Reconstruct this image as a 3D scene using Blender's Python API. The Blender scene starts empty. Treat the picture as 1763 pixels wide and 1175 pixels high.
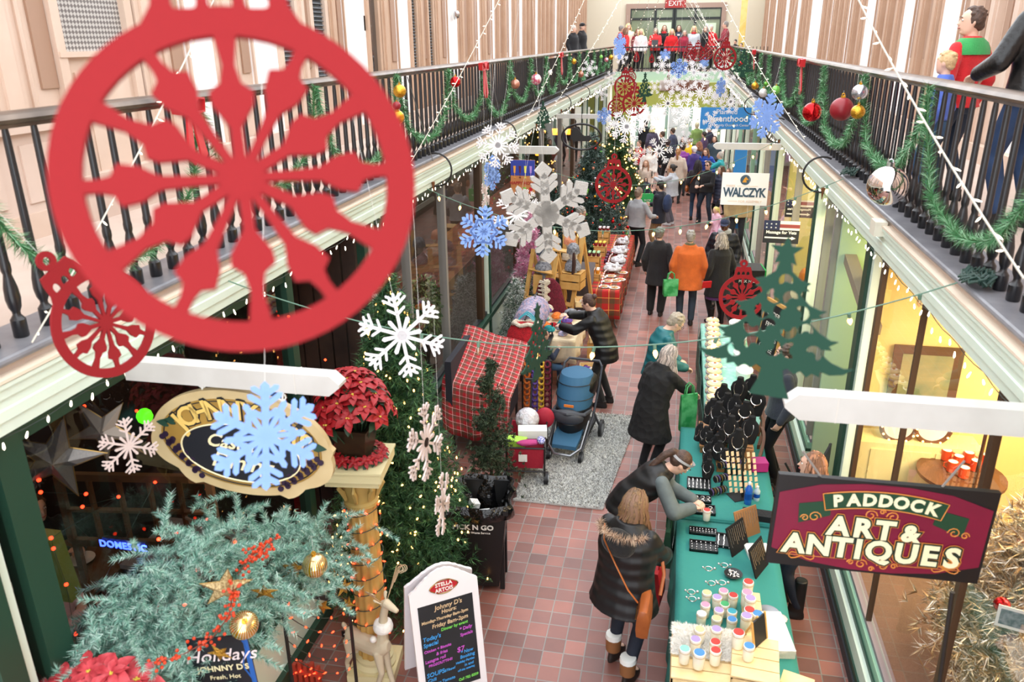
import bpy, bmesh, math, random
import numpy as np
from mathutils import Vector, Matrix, Euler
R = random.Random(7)
PI = math.pi
C = bpy.context.scene.collection
sc = bpy.context.scene

# ---------------------------------------------------------------- camera
CAM = Vector((0.0, 0.0, 4.9)); FPX = 1371.0
_d = Vector((1183.0 - 881.5, 587.5 - 66.0, FPX)); CF = _d.normalized()
_u = Vector((1.0, 0.010, 0.0)).cross(_d); _u = -_u if _u.y < 0 else _u; CU = _u.normalized()
CR = CU.cross(CF); CR = -CR if CR.x < 0 else CR
# rows: right, forward, up of the world seen from the lens axes (x right, y up, z forward)
def ray(px, py):
    v = Vector((px - 881.5, 587.5 - py, FPX)); return Vector((CR.dot(v), CF.dot(v), CU.dot(v)))
def aty(px, py, Y): v = ray(px, py); return v * (Y / v.y) + CAM
def atx(px, py, X): v = ray(px, py); return v * (X / v.x) + CAM
def atz(px, py, z=0.0): v = ray(px, py); return v * ((z - CAM.z) / v.z) + CAM
cd = bpy.data.cameras.new('camera'); cam = bpy.data.objects.new('camera', cd); C.objects.link(cam)
cd.sensor_width = 36.0; cd.lens = 36.0 * FPX / 1763.0; cd.clip_start = 0.05; cd.clip_end = 200
# columns of the camera matrix = lens axes expressed in world space
ax = Vector((CR.x, CF.x, CU.x)); ay = Vector((CR.y, CF.y, CU.y)); az = -Vector((CR.z, CF.z, CU.z))
cam.matrix_world = Matrix(((ax.x, ay.x, az.x, CAM.x), (ax.y, ay.y, az.y, CAM.y), (ax.z, ay.z, az.z, CAM.z), (0, 0, 0, 1)))
cd.dof.use_dof = True; cd.dof.focus_distance = 11.5; cd.dof.aperture_fstop = 3.0
sc.camera = cam

# ---------------------------------------------------------------- light and exposure
wd = bpy.data.worlds.new('daylight'); sc.world = wd; wd.use_nodes = True
_bg = wd.node_tree.nodes['Background']; _bg.inputs[0].default_value = (0.93, 0.96, 1.0, 1); _bg.inputs[1].default_value = 2.6
sc.view_settings.view_transform = 'Standard'; sc.view_settings.look = 'None'
sc.view_settings.exposure = 0.45; sc.view_settings.gamma = 1.0; sc.view_settings.use_curve_mapping = False
sc.cycles.max_bounces = 8; sc.cycles.diffuse_bounces = 4; sc.cycles.glossy_bounces = 3; sc.cycles.transparent_max_bounces = 12
sc.cycles.transmission_bounces = 4; sc.cycles.caustics_reflective = False; sc.cycles.caustics_refractive = False
sc.cycles.sample_clamp_indirect = 4.0
def point_lamp(name, loc, col, watt, size=0.08):
    l = bpy.data.lights.new(name, 'POINT'); l.color = col; l.energy = watt; l.shadow_soft_size = size
    o = bpy.data.objects.new(name, l); o.location = loc; C.objects.link(o); return o
def area_lamp(name, loc, rot, col, watt, sx, sy):
    l = bpy.data.lights.new(name, 'AREA'); l.shape = 'RECTANGLE'; l.size = sx; l.size_y = sy; l.color = col; l.energy = watt
    o = bpy.data.objects.new(name, l); o.location = loc; o.rotation_euler = rot; C.objects.link(o); return o
# shop ceiling lights and an added far-end fill
for i, y in enumerate((5.2, 9.8)): area_lamp('shop_and_fill_light', (3.3, y, 3.1), (0, 0, 0), (1.0, 0.84, 0.55), 210, 1.8, 2.6)
area_lamp('shop_and_fill_light', (3.3, 16, 3.1), (0, 0, 0), (1.0, 0.93, 0.72), 120, 1.6, 5)
area_lamp('shop_and_fill_light', (3.3, 26, 3.1), (0, 0, 0), (1.0, 0.95, 0.85), 160, 1.6, 8)
area_lamp('shop_and_fill_light', (-.6, 36.6, 3.2), (0, 0, 0), (1.0, 0.98, 0.94), 220, 4, 2.5)  # unseen fill lamp added to brighten the far end
area_lamp('restaurant_ceiling_light', (-5.2, 4.6, 3.1), (0, 0, 0), (1.0, 0.55, 0.25), 9, 1.2, 2)
area_lamp('shop_and_fill_light', (-4.6, 13.5, 3.1), (0, 0, 0), (1.0, 0.82, 0.6), 25, 1.4, 4)
area_lamp('shop_and_fill_light', (-4.6, 25, 3.1), (0, 0, 0), (1.0, 0.82, 0.6), 110, 1.4, 9)

# ---------------------------------------------------------------- materials
def hx(h):
    h = h.lstrip('#'); v = [int(h[i:i + 2], 16) / 255 for i in (0, 2, 4)]
    return tuple(((c + 0.055) / 1.055) ** 2.4 if c > 0.04045 else c / 12.92 for c in v)
MATS = {}
def mat(key, col='#808080', rough=0.6, metal=0.0, emit=0.0, spec=0.5, noise=None, bump=None, coat=0.0, alpha=1.0, sheen=0.0, trans=0.0):
    """col: hex; noise=(scale, hex2, contrast) mixes a second colour; bump=(scale, strength[, 'wave'|'noise'|'voronoi', distance])"""
    if key in MATS: return MATS[key]
    m = bpy.data.materials.new(key); m.use_nodes = True; nt = m.node_tree; b = nt.nodes['Principled BSDF']
    c = hx(col); b.inputs['Base Color'].default_value = (*c, 1); b.inputs['Roughness'].default_value = rough
    b.inputs['Metallic'].default_value = metal; b.inputs['Specular IOR Level'].default_value = spec
    if coat: b.inputs['Coat Weight'].default_value = coat
    if sheen: b.inputs['Sheen Weight'].default_value = sheen
    if trans: b.inputs['Transmission Weight'].default_value = trans
    if alpha < 1: b.inputs['Alpha'].default_value = alpha
    if emit:
        b.inputs['Emission Color'].default_value = (*c, 1); b.inputs['Emission Strength'].default_value = emit
        m.cycles.emission_sampling = 'NONE'
    tc = None
    if noise or bump: tc = nt.nodes.new('ShaderNodeTexCoord')
    if noise:
        n = nt.nodes.new('ShaderNodeTexNoise'); n.inputs['Scale'].default_value = noise[0]; n.inputs['Detail'].default_value = 3
        nt.links.new(tc.outputs['Object'], n.inputs['Vector'])
        r = nt.nodes.new('ShaderNodeValToRGB'); k = noise[2] if len(noise) > 2 else 0.3
        r.color_ramp.elements[0].position = 0.5 - k / 2; r.color_ramp.elements[1].position = 0.5 + k / 2
        r.color_ramp.elements[0].color = (*c, 1); r.color_ramp.elements[1].color = (*hx(noise[1]), 1)
        nt.links.new(n.outputs['Fac'], r.inputs['Fac']); nt.links.new(r.outputs['Color'], b.inputs['Base Color'])
    if bump:
        kind = bump[2] if len(bump) > 2 else 'noise'
        if kind == 'wave':
            w = nt.nodes.new('ShaderNodeTexWave'); w.bands_direction = 'Z'; w.inputs['Distortion'].default_value = 1.5; w.inputs['Detail'].default_value = 1
        elif kind == 'voronoi': w = nt.nodes.new('ShaderNodeTexVoronoi')
        else: w = nt.nodes.new('ShaderNodeTexNoise'); w.inputs['Detail'].default_value = 4
        w.inputs['Scale'].default_value = bump[0]
        nt.links.new(tc.outputs['Object'], w.inputs['Vector'])
        bp = nt.nodes.new('ShaderNodeBump'); bp.inputs['Strength'].default_value = bump[1]
        bp.inputs['Distance'].default_value = bump[3] if len(bump) > 3 else 0.02
        nt.links.new(w.outputs[0 if kind != 'noise' else 'Fac'], bp.inputs['Height']); nt.links.new(bp.outputs['Normal'], b.inputs['Normal'])
    MATS[key] = m; return m
def nodes_of(m): return m.node_tree.nodes, m.node_tree.links, m.node_tree.nodes['Principled BSDF']
def glass_mat(key, tint='#ffffff', refl=0.08, rough=0.0):
    if key in MATS: return MATS[key]
    m = bpy.data.materials.new(key); m.use_nodes = True; nt = m.node_tree; nt.nodes.clear()
    o = nt.nodes.new('ShaderNodeOutputMaterial'); mx = nt.nodes.new('ShaderNodeMixShader')
    t = nt.nodes.new('ShaderNodeBsdfTransparent'); t.inputs[0].default_value = (*hx(tint), 1)
    g = nt.nodes.new('ShaderNodeBsdfGlossy'); g.inputs['Roughness'].default_value = rough
    f = nt.nodes.new('ShaderNodeLayerWeight'); f.inputs[0].default_value = 0.5; q = nt.nodes.new('ShaderNodeMath'); q.operation = 'POWER'; q.inputs[1].default_value = 3.5
    nt.links.new(f.outputs['Facing'], q.inputs[0]); f = nt.nodes.new('ShaderNodeMath'); f.operation = 'MULTIPLY'; f.inputs[1].default_value = 0.55; nt.links.new(q.outputs[0], f.inputs[0])
    a = nt.nodes.new('ShaderNodeMath'); a.operation = 'ADD'; a.inputs[1].default_value = refl - 0.03; a.use_clamp = True
    nt.links.new(f.outputs[0], a.inputs[0]); nt.links.new(a.outputs[0], mx.inputs[0])
    nt.links.new(t.outputs[0], mx.inputs[1]); nt.links.new(g.outputs[0], mx.inputs[2]); nt.links.new(mx.outputs[0], o.inputs[0])
    MATS[key] = m; return m

# ---------------------------------------------------------------- mesh helpers
class MB:
    def __init__(s): s.v = []; s.f = []; s.m = []; s.T = None
    def add(s, vs, fs, m=0):
        n = len(s.v)
        if s.T is not None: vs = [tuple(s.T @ Vector(v)) for v in vs]
        s.v.extend(tuple(v) for v in vs); s.f.extend(tuple(i + n for i in f) for f in fs); s.m.extend([m] * len(fs)); return s
    def box(s, x0, x1, y0, y1, z0, z1, m=0):
        return s.add([(x0, y0, z0), (x1, y0, z0), (x1, y1, z0), (x0, y1, z0), (x0, y0, z1), (x1, y0, z1), (x1, y1, z1), (x0, y1, z1)],
                     [(0, 3, 2, 1), (4, 5, 6, 7), (0, 1, 5, 4), (1, 2, 6, 5), (2, 3, 7, 6), (3, 0, 4, 7)], m)
    def cbox(s, c, d, rz=0, m=0, rx=0, ry=0):
        M = Matrix.Translation(c) @ Euler((rx, ry, rz)).to_matrix().to_4x4(); x, y, z = d[0] / 2, d[1] / 2, d[2] / 2
        vs = [M @ Vector(p) for p in [(-x, -y, -z), (x, -y, -z), (x, y, -z), (-x, y, -z), (-x, -y, z), (x, -y, z), (x, y, z), (-x, y, z)]]
        return s.add(vs, [(0, 3, 2, 1), (4, 5, 6, 7), (0, 1, 5, 4), (1, 2, 6, 5), (2, 3, 7, 6), (3, 0, 4, 7)], m)
    def beam(s, a, b, w, h, m=0, up=(0, 0, 1)):
        a = Vector(a); b = Vector(b); d = (b - a).normalized(); u = Vector(up)
        if abs(d.dot(u)) > 0.98: u = Vector((0, 1, 0))
        x = d.cross(u).normalized() * (w / 2); y = x.cross(d).normalized() * (h / 2)
        vs = [a - x - y, a + x - y, a + x + y, a - x + y, b - x - y, b + x - y, b + x + y, b - x + y]
        return s.add(vs, [(0, 1, 2, 3), (7, 6, 5, 4), (0, 4, 5, 1), (1, 5, 6, 2), (2, 6, 7, 3), (3, 7, 4, 0)], m)
    def tube(s, pts, r, n=8, m=0, closed=False, cap=True, flat=1.0):
        pts = [Vector(p) for p in pts]; N = len(pts); rs = r if isinstance(r, (list, tuple)) else [r] * N
        vs = []; pu = None
        for i, p in enumerate(pts):
            if closed: d = pts[(i + 1) % N] - pts[i - 1]
            else: d = pts[min(i + 1, N - 1)] - pts[max(i - 1, 0)]
            d = d.normalized() if d.length > 1e-9 else Vector((0, 0, 1))
            if pu is None: pu = Vector((0, 0, 1)) if abs(d.z) < 0.9 else Vector((0, 1, 0))
            x = d.cross(pu)
            x = x.normalized() if x.length > 1e-6 else d.orthogonal().normalized(); y = x.cross(d).normalized(); pu = y
            for k in range(n):
                a = 2 * PI * k / n; vs.append(p + x * (rs[i] * math.cos(a)) + y * (rs[i] * flat * math.sin(a)))
        fs = []
        for i in range(N if closed else N - 1):
            j = (i + 1) % N
            for k in range(n):
                k2 = (k + 1) % n; fs.append((i * n + k, i * n + k2, j * n + k2, j * n + k))
        if cap and not closed: fs.append(tuple(range(n))[::-1]); fs.append(tuple((N - 1) * n + k for k in range(n)))
        return s.add(vs, fs, m)
    def cyl(s, a, b, r, r2=None, n=16, m=0): return s.tube([a, b], [r, r if r2 is None else r2], n, m)
    def lathe(s, prof, n=24, c=(0, 0, 0), m=0, axis=None, sx=1, sy=1):
        M = Matrix.Translation(c)
        if axis is not None: M = M @ Vector((0, 0, 1)).rotation_difference(Vector(axis)).to_matrix().to_4x4()
        vs = []; fs = []
        for r, z in prof:
            for k in range(n): a = 2 * PI * k / n; vs.append(M @ Vector((r * math.cos(a) * sx, r * math.sin(a) * sy, z)))
        for i in range(len(prof) - 1):
            for k in range(n):
                k2 = (k + 1) % n; fs.append((i * n + k, i * n + k2, (i + 1) * n + k2, (i + 1) * n + k))
        if prof[0][0] > 1e-5: fs.append(tuple(range(n))[::-1])
        if prof[-1][0] > 1e-5: fs.append(tuple((len(prof) - 1) * n + k for k in range(n)))
        return s.add(vs, fs, m)
    def ball(s, c, r, n=12, m=0, rot=None, rings=None):
        rx, ry, rz = r if isinstance(r, (tuple, list)) else (r, r, r); q = rings or max(4, n // 2)
        M = Matrix.Translation(c)
        if rot is not None: M = M @ Euler(rot).to_matrix().to_4x4()
        vs = [M @ Vector((0, 0, -rz))]; fs = []
        for i in range(1, q):
            t = -PI / 2 + PI * i / q
            for k in range(n): a = 2 * PI * k / n; vs.append(M @ Vector((rx * math.cos(t) * math.cos(a), ry * math.cos(t) * math.sin(a), rz * math.sin(t))))
        vs.append(M @ Vector((0, 0, rz))); L = len(vs) - 1
        for k in range(n):
            k2 = (k + 1) % n; fs.append((0, 1 + k2, 1 + k)); fs.append((L, L - n + k, L - n + k2))
            for i in range(q - 2): a = 1 + i * n; fs.append((a + k, a + k2, a + n + k2, a + n + k))
        return s.add(vs, fs, m)
    def prism(s, poly, a, b, plane='xz', m=0):
        """polygon extruded between a and b along the axis missing from plane"""
        n = len(poly); f = {'xz': lambda p, t: (p[0], t, p[1]), 'xy': lambda p, t: (p[0], p[1], t), 'yz': lambda p, t: (t, p[0], p[1])}[plane]
        vs = [f(p, a) for p in poly] + [f(p, b) for p in poly]
        return s.add(vs, [tuple(range(n))[::-1], tuple(range(n, 2 * n))] + [(i, (i + 1) % n, n + (i + 1) % n, n + i) for i in range(n)], m)
    def loft(s, rings, m=0, cap=True):
        n = len(rings[0]); vs = [v for r in rings for v in r]; fs = []
        for i in range(len(rings) - 1):
            for k in range(n): k2 = (k + 1) % n; fs.append((i * n + k, i * n + k2, (i + 1) * n + k2, (i + 1) * n + k))
        if cap: fs.append(tuple(range(n))[::-1]); fs.append(tuple((len(rings) - 1) * n + k for k in range(n)))
        return s.add(vs, fs, m)
    def mesh(s, name, mats, smooth=35):
        me = bpy.data.meshes.new(name); me.from_pydata(s.v, [], s.f)
        for q in (mats if isinstance(mats, (list, tuple)) else [mats]): me.materials.append(q)
        me.polygons.foreach_set('material_index', s.m)
        if smooth:
            me.polygons.foreach_set('use_smooth', [True] * len(me.polygons)); me.update()
            try: me.set_sharp_from_angle(angle=math.radians(smooth))
            except Exception: pass
        me.update(); return me
    def build(s, name, mats, parent=None, smooth=35, label=None):
        o = bpy.data.objects.new(name, s.mesh(name, mats, smooth)); C.objects.link(o)
        if parent is not None: o.parent = parent
        if label: o['label'] = label
        return o
def link(name, me, parent=None, label=None):
    o = bpy.data.objects.new(name, me); C.objects.link(o)
    if parent is not None: o.parent = parent
    if label: o['label'] = label
    return o
def tag(o, label, cat, group=None, kind=None):
    o['label'] = label; o['category'] = cat
    if group: o['group'] = group
    if kind: o['kind'] = kind
    return o
def thing(name, label, cat, loc=(0, 0, 0), rz=0, group=None, rot=None):
    o = bpy.data.objects.new(name, None); C.objects.link(o); o.empty_display_size = 0.1
    o.location = loc; o.rotation_euler = rot if rot is not None else (0, 0, rz)
    return tag(o, label, cat, group)
def struct(o, label=None):
    o['kind'] = 'structure'
    if label: o['label'] = label
    return o
def dup(o, loc=None, rz=None, label=None, scale=None, parent=None, rot=None):
    c = o.copy(); C.objects.link(c)
    if parent is not None: c.parent = parent
    if loc is not None: c.location = loc
    if rz is not None: c.rotation_euler = (0, 0, rz)
    if rot is not None: c.rotation_euler = rot
    if label: c['label'] = label
    if scale: c.scale = (scale,) * 3 if not isinstance(scale, (tuple, list)) else scale
    for ch in o.children: dup(ch, parent=c)
    return c
def arr_mesh(name, V, k, mats, mi=None, smooth=False):
    """V: (N*k, 3) array of k-gons"""
    n = len(V) // k; me = bpy.data.meshes.new(name); me.vertices.add(len(V)); me.vertices.foreach_set('co', np.asarray(V, dtype=np.float32).ravel())
    me.loops.add(len(V)); me.loops.foreach_set('vertex_index', np.arange(len(V), dtype=np.int32))
    me.polygons.add(n); me.polygons.foreach_set('loop_start', np.arange(0, len(V), k, dtype=np.int32))
    for q in (mats if isinstance(mats, (list, tuple)) else [mats]): me.materials.append(q)
    if mi is not None: me.polygons.foreach_set('material_index', np.asarray(mi, dtype=np.int32))
    me.update(calc_edges=True); return me
def text_mesh(body, size, mats, extrude=0.002, offset=0.0, align='CENTER', shear=0.0, name='lettering', space=1.0, alignv='CENTER'):
    cu = bpy.data.curves.new(name, 'FONT'); cu.body = body; cu.size = size; cu.extrude = extrude; cu.offset = offset
    cu.align_x = align; cu.align_y = alignv; cu.shear = shear; cu.space_character = space; cu.resolution_u = 3
    o = bpy.data.objects.new(name, cu); C.objects.link(o); bpy.context.view_layer.update()
    me = bpy.data.meshes.new_from_object(o.evaluated_get(bpy.context.evaluated_depsgraph_get()))
    bpy.data.objects.remove(o); me.name = name; me.materials.clear(); me.materials.append(mats); return me
def curve_mesh(loops, mats, depth=0.004, name='plate', bevel=0.0):
    """closed 2D loops in x/z filled with holes, thickness along y"""
    cu = bpy.data.curves.new(name, 'CURVE'); cu.dimensions = '2D'; cu.fill_mode = 'BOTH'; cu.extrude = depth / 2; cu.bevel_depth = bevel
    for L in loops:
        sp = cu.splines.new('POLY'); sp.points.add(len(L) - 1)
        for i, p in enumerate(L): sp.points[i].co = (p[0], p[1], 0, 1)
        sp.use_cyclic_u = True
    o = bpy.data.objects.new(name, cu); C.objects.link(o); bpy.context.view_layer.update()
    me = bpy.data.meshes.new_from_object(o.evaluated_get(bpy.context.evaluated_depsgraph_get())); bpy.data.objects.remove(o)
    me.transform(Matrix.Rotation(PI / 2, 4, 'X')); me.name = name; me.materials.clear(); me.materials.append(mats); return me
def lettering(body, size, m, parent, loc, rot=(PI / 2, 0, 0), name='lettering', **k):
    o = link(name, text_mesh(body, size, m, name=name, **k), parent); o.location = loc; o.rotation_euler = rot; return o
def catenary(a, b, sag, n=20):
    a = Vector(a); b = Vector(b); return [a.lerp(b, i / n) - Vector((0, 0, sag * 4 * (i / n) * (1 - i / n))) for i in range(n + 1)]

# common materials
WHITE = mat('white_paint', '#efeeea', 0.5, noise=(6, '#e2e0da', 0.5)); BLACKM = mat('black_iron', '#15151a', 0.38, coat=0.3)
MINT = mat('mint_paint', '#dfeee0', 0.45, noise=(3, '#d5e6d6', 0.6)); GREEN_D = mat('dark_green_paint', '#1f4233', 0.45)
GREEN_M = mat('seafoam_paint', '#8fbba2', 0.5); OLIVE = mat('olive_paint', '#a9aa78', 0.6); BROWN = mat('brown_frame', '#4a3524', 0.45)
PINE = mat('pine_wood', '#d9ac66', 0.6, noise=(9, '#c99650', 0.5)); PALE_PINE = mat('pale_pine', '#ecd3a2', 0.6, noise=(9, '#dfc08a', 0.5))
BLACK = mat('black_plastic', '#111113', 0.45); CHROME = mat('chrome', '#d0d0d4', 0.12, 1.0); STEEL = mat('steel', '#8b8d90', 0.35, 0.9)
GLASS = glass_mat('window_glass'); DGLASS = glass_mat('restaurant_glass', '#cfcfcf', 0.07)
WARM = mat('warm_bulb', '#ffb45e', 0.3, emit=9.0); REDB = mat('red_bulb', '#ff3a1c', 0.3, emit=6.0); WHITEB = mat('white_bulb', '#fff1d8', 0.3, emit=4.0)
# ================================================================ STRUCTURE
XL, XR = -2.82, 1.58; SL, SR = -2.95, 1.74; ZB, ZF = 3.62, 3.30; YB = 35.0; YE = 39.0
# floor tiles
fm = mat('quarry_tiles', '#8c4a38', 0.42)
N, L, B = nodes_of(fm)
tc = N.new('ShaderNodeTexCoord'); mp = N.new('ShaderNodeMapping'); L.new(tc.outputs['Object'], mp.inputs[0]); mp.inputs['Rotation'].default_value = (0, 0, 0)
br = N.new('ShaderNodeTexBrick'); br.offset = 0.0; br.inputs['Scale'].default_value = 1.0; br.inputs['Brick Width'].default_value = 0.176; br.inputs['Row Height'].default_value = 0.168
br.inputs['Mortar Size'].default_value = 0.0065; br.inputs['Mortar Smooth'].default_value = 0.25; br.inputs['Bias'].default_value = -0.15
br.inputs['Color1'].default_value = (*hx('#98594a'), 1); br.inputs['Color2'].default_value = (*hx('#7c5049'), 1); br.inputs['Mortar'].default_value = (*hx('#8d837c'), 1)
L.new(mp.outputs[0], br.inputs[0])
nz = N.new('ShaderNodeTexNoise'); nz.inputs['Scale'].default_value = 2.2; nz.inputs['Detail'].default_value = 5; L.new(mp.outputs[0], nz.inputs[0])
mx = N.new('ShaderNodeMixRGB'); mx.blend_type = 'OVERLAY'; mx.inputs[0].default_value = 0.45; L.new(br.outputs['Color'], mx.inputs[1]); L.new(nz.outputs['Fac'], mx.inputs[2])
wn = N.new('ShaderNodeTexWhiteNoise'); wn.noise_dimensions = '2D'; sn = N.new('ShaderNodeVectorMath'); sn.operation = 'SNAP'; sn.inputs[1].default_value = (0.176, 0.168, 10)
L.new(mp.outputs[0], sn.inputs[0]); L.new(sn.outputs[0], wn.inputs['Vector'])
hs = N.new('ShaderNodeHueSaturation'); hs.inputs['Saturation'].default_value = 0.9; mr = N.new('ShaderNodeMapRange'); mr.inputs[3].default_value = 0.66; mr.inputs[4].default_value = 1.18
L.new(wn.outputs['Value'], mr.inputs[0]); L.new(mr.outputs[0], hs.inputs['Value']); L.new(mx.outputs[0], hs.inputs['Color']); L.new(hs.outputs[0], B.inputs['Base Color'])
bp = N.new('ShaderNodeBump'); bp.inputs['Strength'].default_value = 0.5; bp.inputs['Distance'].default_value = 0.004; bp.invert = True
L.new(br.outputs['Fac'], bp.inputs['Height']); L.new(bp.outputs[0], B.inputs['Normal'])
r2 = N.new('ShaderNodeMapRange'); r2.inputs[3].default_value = 0.3; r2.inputs[4].default_value = 0.55; L.new(nz.outputs['Fac'], r2.inputs[0]); L.new(r2.outputs[0], B.inputs['Roughness'])
struct(MB().box(-9, 6, -3, 46, -0.2, 0).build('floor', fm, smooth=0), 'red square quarry tiles of the ground floor')

# balcony slabs with moulded fascia, extruded along the hall
def fascia(name, X, sgn, lab):
    # profile in (outward, z) -> x = X - sgn*outward (outward = towards the middle of the hall)
    F = [(0.00, 3.30), (0.00, 3.36), (0.012, 3.362), (0.012, 3.41), (0.004, 3.415), (0.004, 3.46), (0.016, 3.462), (0.016, 3.505), (0.03, 3.51), (0.03, 3.53), (0.0, 3.535)]
    mb = MB()
    poly = F + [(-0.2, 3.535), (-0.2, 3.30)]
    mb.prism([(X + sgn * a, z) for a, z in poly], -1.5, YB, 'xz', 0)
    return mb.build(name, [MINT])
for name, X, sg, nm in (('trim_1', XL, 1, 'left'), ('trim_2', XR, -1, 'right')):
    struct(fascia(name, X, sg, nm), 'pale mint stepped fascia board along the %s balcony edge' % nm)
    struct(MB().box(*sorted((X + sg * 0.035, X - sg * 0.1)), -1.5, YB, 3.535, 3.55).build('trim_3', mat('pinkish_trim', '#e6d5c0', 0.5), smooth=0), 'cream bead above the %s fascia' % nm)
    struct(MB().box(*sorted((X - sg * 0.035, X - sg * 0.2)), -1.5, YB, 3.55, 3.595).build('trim_4', OLIVE, smooth=0), 'olive strip under the %s balcony nosing' % nm)
    nb = MB(); nb.tube([(X - sg * 0.01, -1.5, 3.607), (X - sg * 0.01, YB, 3.607)], 0.02, 10); nb.box(*sorted((X - sg * 0.01, X - sg * 0.34)), -1.5, YB, 3.59, 3.627)
    struct(nb.build('trim_5', mat('grey_nosing', '#6a6a70', 0.4, noise=(7, '#85858a', 0.5))), 'dark grey metal nosing on the %s balcony edge' % nm)
WALK = mat('walkway_boards', '#cdbcb0', 0.6, noise=(2, '#b9a597', 0.5))
UNDER = mat('shop_ceiling', '#b9b39a', 0.8)
struct(MB().box(-4.75, XL - 0.03, -1.5, YE, 3.45, 3.60).build('floor_left_walkway', WALK, smooth=0), 'pinkish worn floor of the left balcony')
struct(MB().box(XR + 0.03, 3.45, -1.5, YE, 3.45, 3.60).build('floor_right_walkway', WALK, smooth=0), 'pinkish worn floor of the right balcony')
struct(MB().box(XL + .1, XR - .1, YB, YE, 3.45, 3.60).build('floor_bridge', WALK, smooth=0), 'floor of the far bridge')
struct(MB().box(-8.2, XL - 0.21, -1.5, YB, 3.30, 3.44).build('ceiling_left', UNDER, smooth=0), 'plain ceiling of the left shops')
struct(MB().box(XR + 0.21, 5.2, -1.5, YB, 3.30, 3.44).build('ceiling_right', mat('cream_ceiling', '#e6d9a8', 0.8), smooth=0), 'plain ceiling of the right shops')
struct(MB().box(XL, XR, YB - .02, YB + .3, 3.22, 3.62).build('trim_6', mat('pale_green_edge', '#b9d6c3', 0.5), smooth=0), 'pale green edge of the far bridge')

# ---- upper walls
BEI = mat('tan_woodwork', '#c2a38b', 0.55, noise=(2.5, '#b8977e', 0.5)); BEI2 = mat('light_tan_and_overexposed', '#d8c1b0', 0.55, noise=(2.5, '#cdb4a1', 0.5))
BEID = mat('deep_tan_panel', '#a58570', 0.6)
UW = mat('bright_white_panel', '#f4f2f2', 0.45); PINKW = mat('pinkish_wainscot', '#d6c1b3', 0.55, noise=(1.5, '#c9b2a3', 0.5))
BLIND = mat('grey_blinds', '#8e9499', 0.5, bump=(28, 1.0, 'wave', 0.02)); PATG = mat('frosted_lattice_glass', '#8f8e8c', 0.3)
N, L, B = nodes_of(PATG); tc = N.new('ShaderNodeTexCoord'); mp = N.new('ShaderNodeMapping'); mp.inputs['Rotation'].default_value = (PI / 4, 0, 0); mp.inputs['Scale'].default_value = (0, 38, 38)
ck = N.new('ShaderNodeTexChecker'); ck.inputs['Scale'].default_value = 1.0; ck.inputs['Color1'].default_value = (*hx('#bcb9b4'), 1); ck.inputs['Color2'].default_value = (*hx('#6f6a68'), 1)
L.new(tc.outputs['Object'], mp.inputs[0]); L.new(mp.outputs[0], ck.inputs[0]); L.new(ck.outputs[0], B.inputs['Base Color'])
DARKG = mat('dark_door_glass', '#232629', 0.08, coat=1.0)
def upper_wall(name, X, sg, segs, lab, wz=4.0):
    """sg: +1 faces +x"""
    root = thing(name, lab, 'wall'); del root['category']; root['kind'] = 'structure'
    core = MB(); tan = MB(); wht = MB(); win = {}
    def bx(mb, d0, d1, y0, y1, z0, z1, m=0): mb.box(*sorted((X + sg * d0, X + sg * d1)), y0, y1, z0, z1, m)
    core.box(*sorted((X, X - sg * 0.25)), -1.5, YE, 3.3, 8.2)
    for y0, y1, t in segs:
        w = y1 - y0; mi = 1 if y0 < 10 else 0  # near bays take the lighter tan: overexposure put into the colour
        if t == 'b':
            bx(tan, 0, 0.03, y0, y1, 3.6, 8.1, mi)
            k = max(1, round(w / 0.75))
            for i in range(k):                       # pilasters and half-round battens
                a = y0 + w * i / k; b = y0 + w * (i + 1) / k; ww = b - a
                bx(tan, 0.03, 0.10, a + ww * 0.08, a + ww * 0.42, 3.6, 8.1, mi)
                bx(tan, 0.10, 0.125, a + ww * 0.16, a + ww * 0.34, 3.75, 8.05, mi)
                tan.tube([(X + sg * 0.035, a + ww * 0.6, 3.6), (X + sg * 0.035, a + ww * 0.6, 8.1)], 0.025, 6, mi)
                bx(tan, 0.03, 0.05, a + ww * 0.72, a + ww * 0.94, 4.6, 7.6, 2)
        elif t == 'w':
            bx(wht, 0, 0.05, y0, y1, 3.6, 8.1)
            bx(tan, 0.05, 0.075, y0, y0 + 0.03, 3.6, 8.1, mi); bx(tan, 0.05, 0.075, y1 - 0.03, y1, 3.6, 8.1, mi)
        else:
            z0 = {'g': 4.85, 's': 4.45, 'd': 3.72}[t]
            bx(tan, 0, 0.05, y0, y1, 3.6, z0, mi); bx(tan, 0.05, 0.1, y0 - .03, y1 + .03, z0 - 0.04, z0, mi)
            bx(tan, 0, 0.09, y0 - 0.04, y0 + 0.05, 3.6, 8.1, mi); bx(tan, 0, 0.09, y1 - 0.05, y1 + 0.04, 3.6, 8.1, mi)
            if t == 'g':
                bx(tan, 0.05, 0.07, y0 + 0.12, y1 - 0.12, 3.8, 4.7, mi); bx(tan, 0.05, 0.08, y0 + 0.2, y1 - 0.2, 3.88, 4.62, 1)
            m = MB(); bx(m, 0.0, 0.035, y0 + 0.05, y1 - 0.05, z0, 7.2)
            if t == 's':
                for q in range(26): m.cbox((X + sg * 0.05, (y0 + y1) / 2, z0 + 0.05 + q * 0.05), (0.03, y1 - y0 - 0.12, 0.004), ry=0.5 * sg)
            m.build('window', {'g': PATG, 's': BLIND, 'd': DARKG}[t], root, smooth=0)
            bx(tan, 0, 0.05, y0, y1, 7.2, 8.1, mi)
    bx(tan, 0.05, 0.14, -1.5, YE, 3.6, 3.78, 1)       # base moulding
    core.build('wall_core', UW, root, smooth=0); tan.build('woodwork', [BEI, BEI2, BEID], root); wht.build('white_panel', UW, root, smooth=0)
    return root
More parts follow.
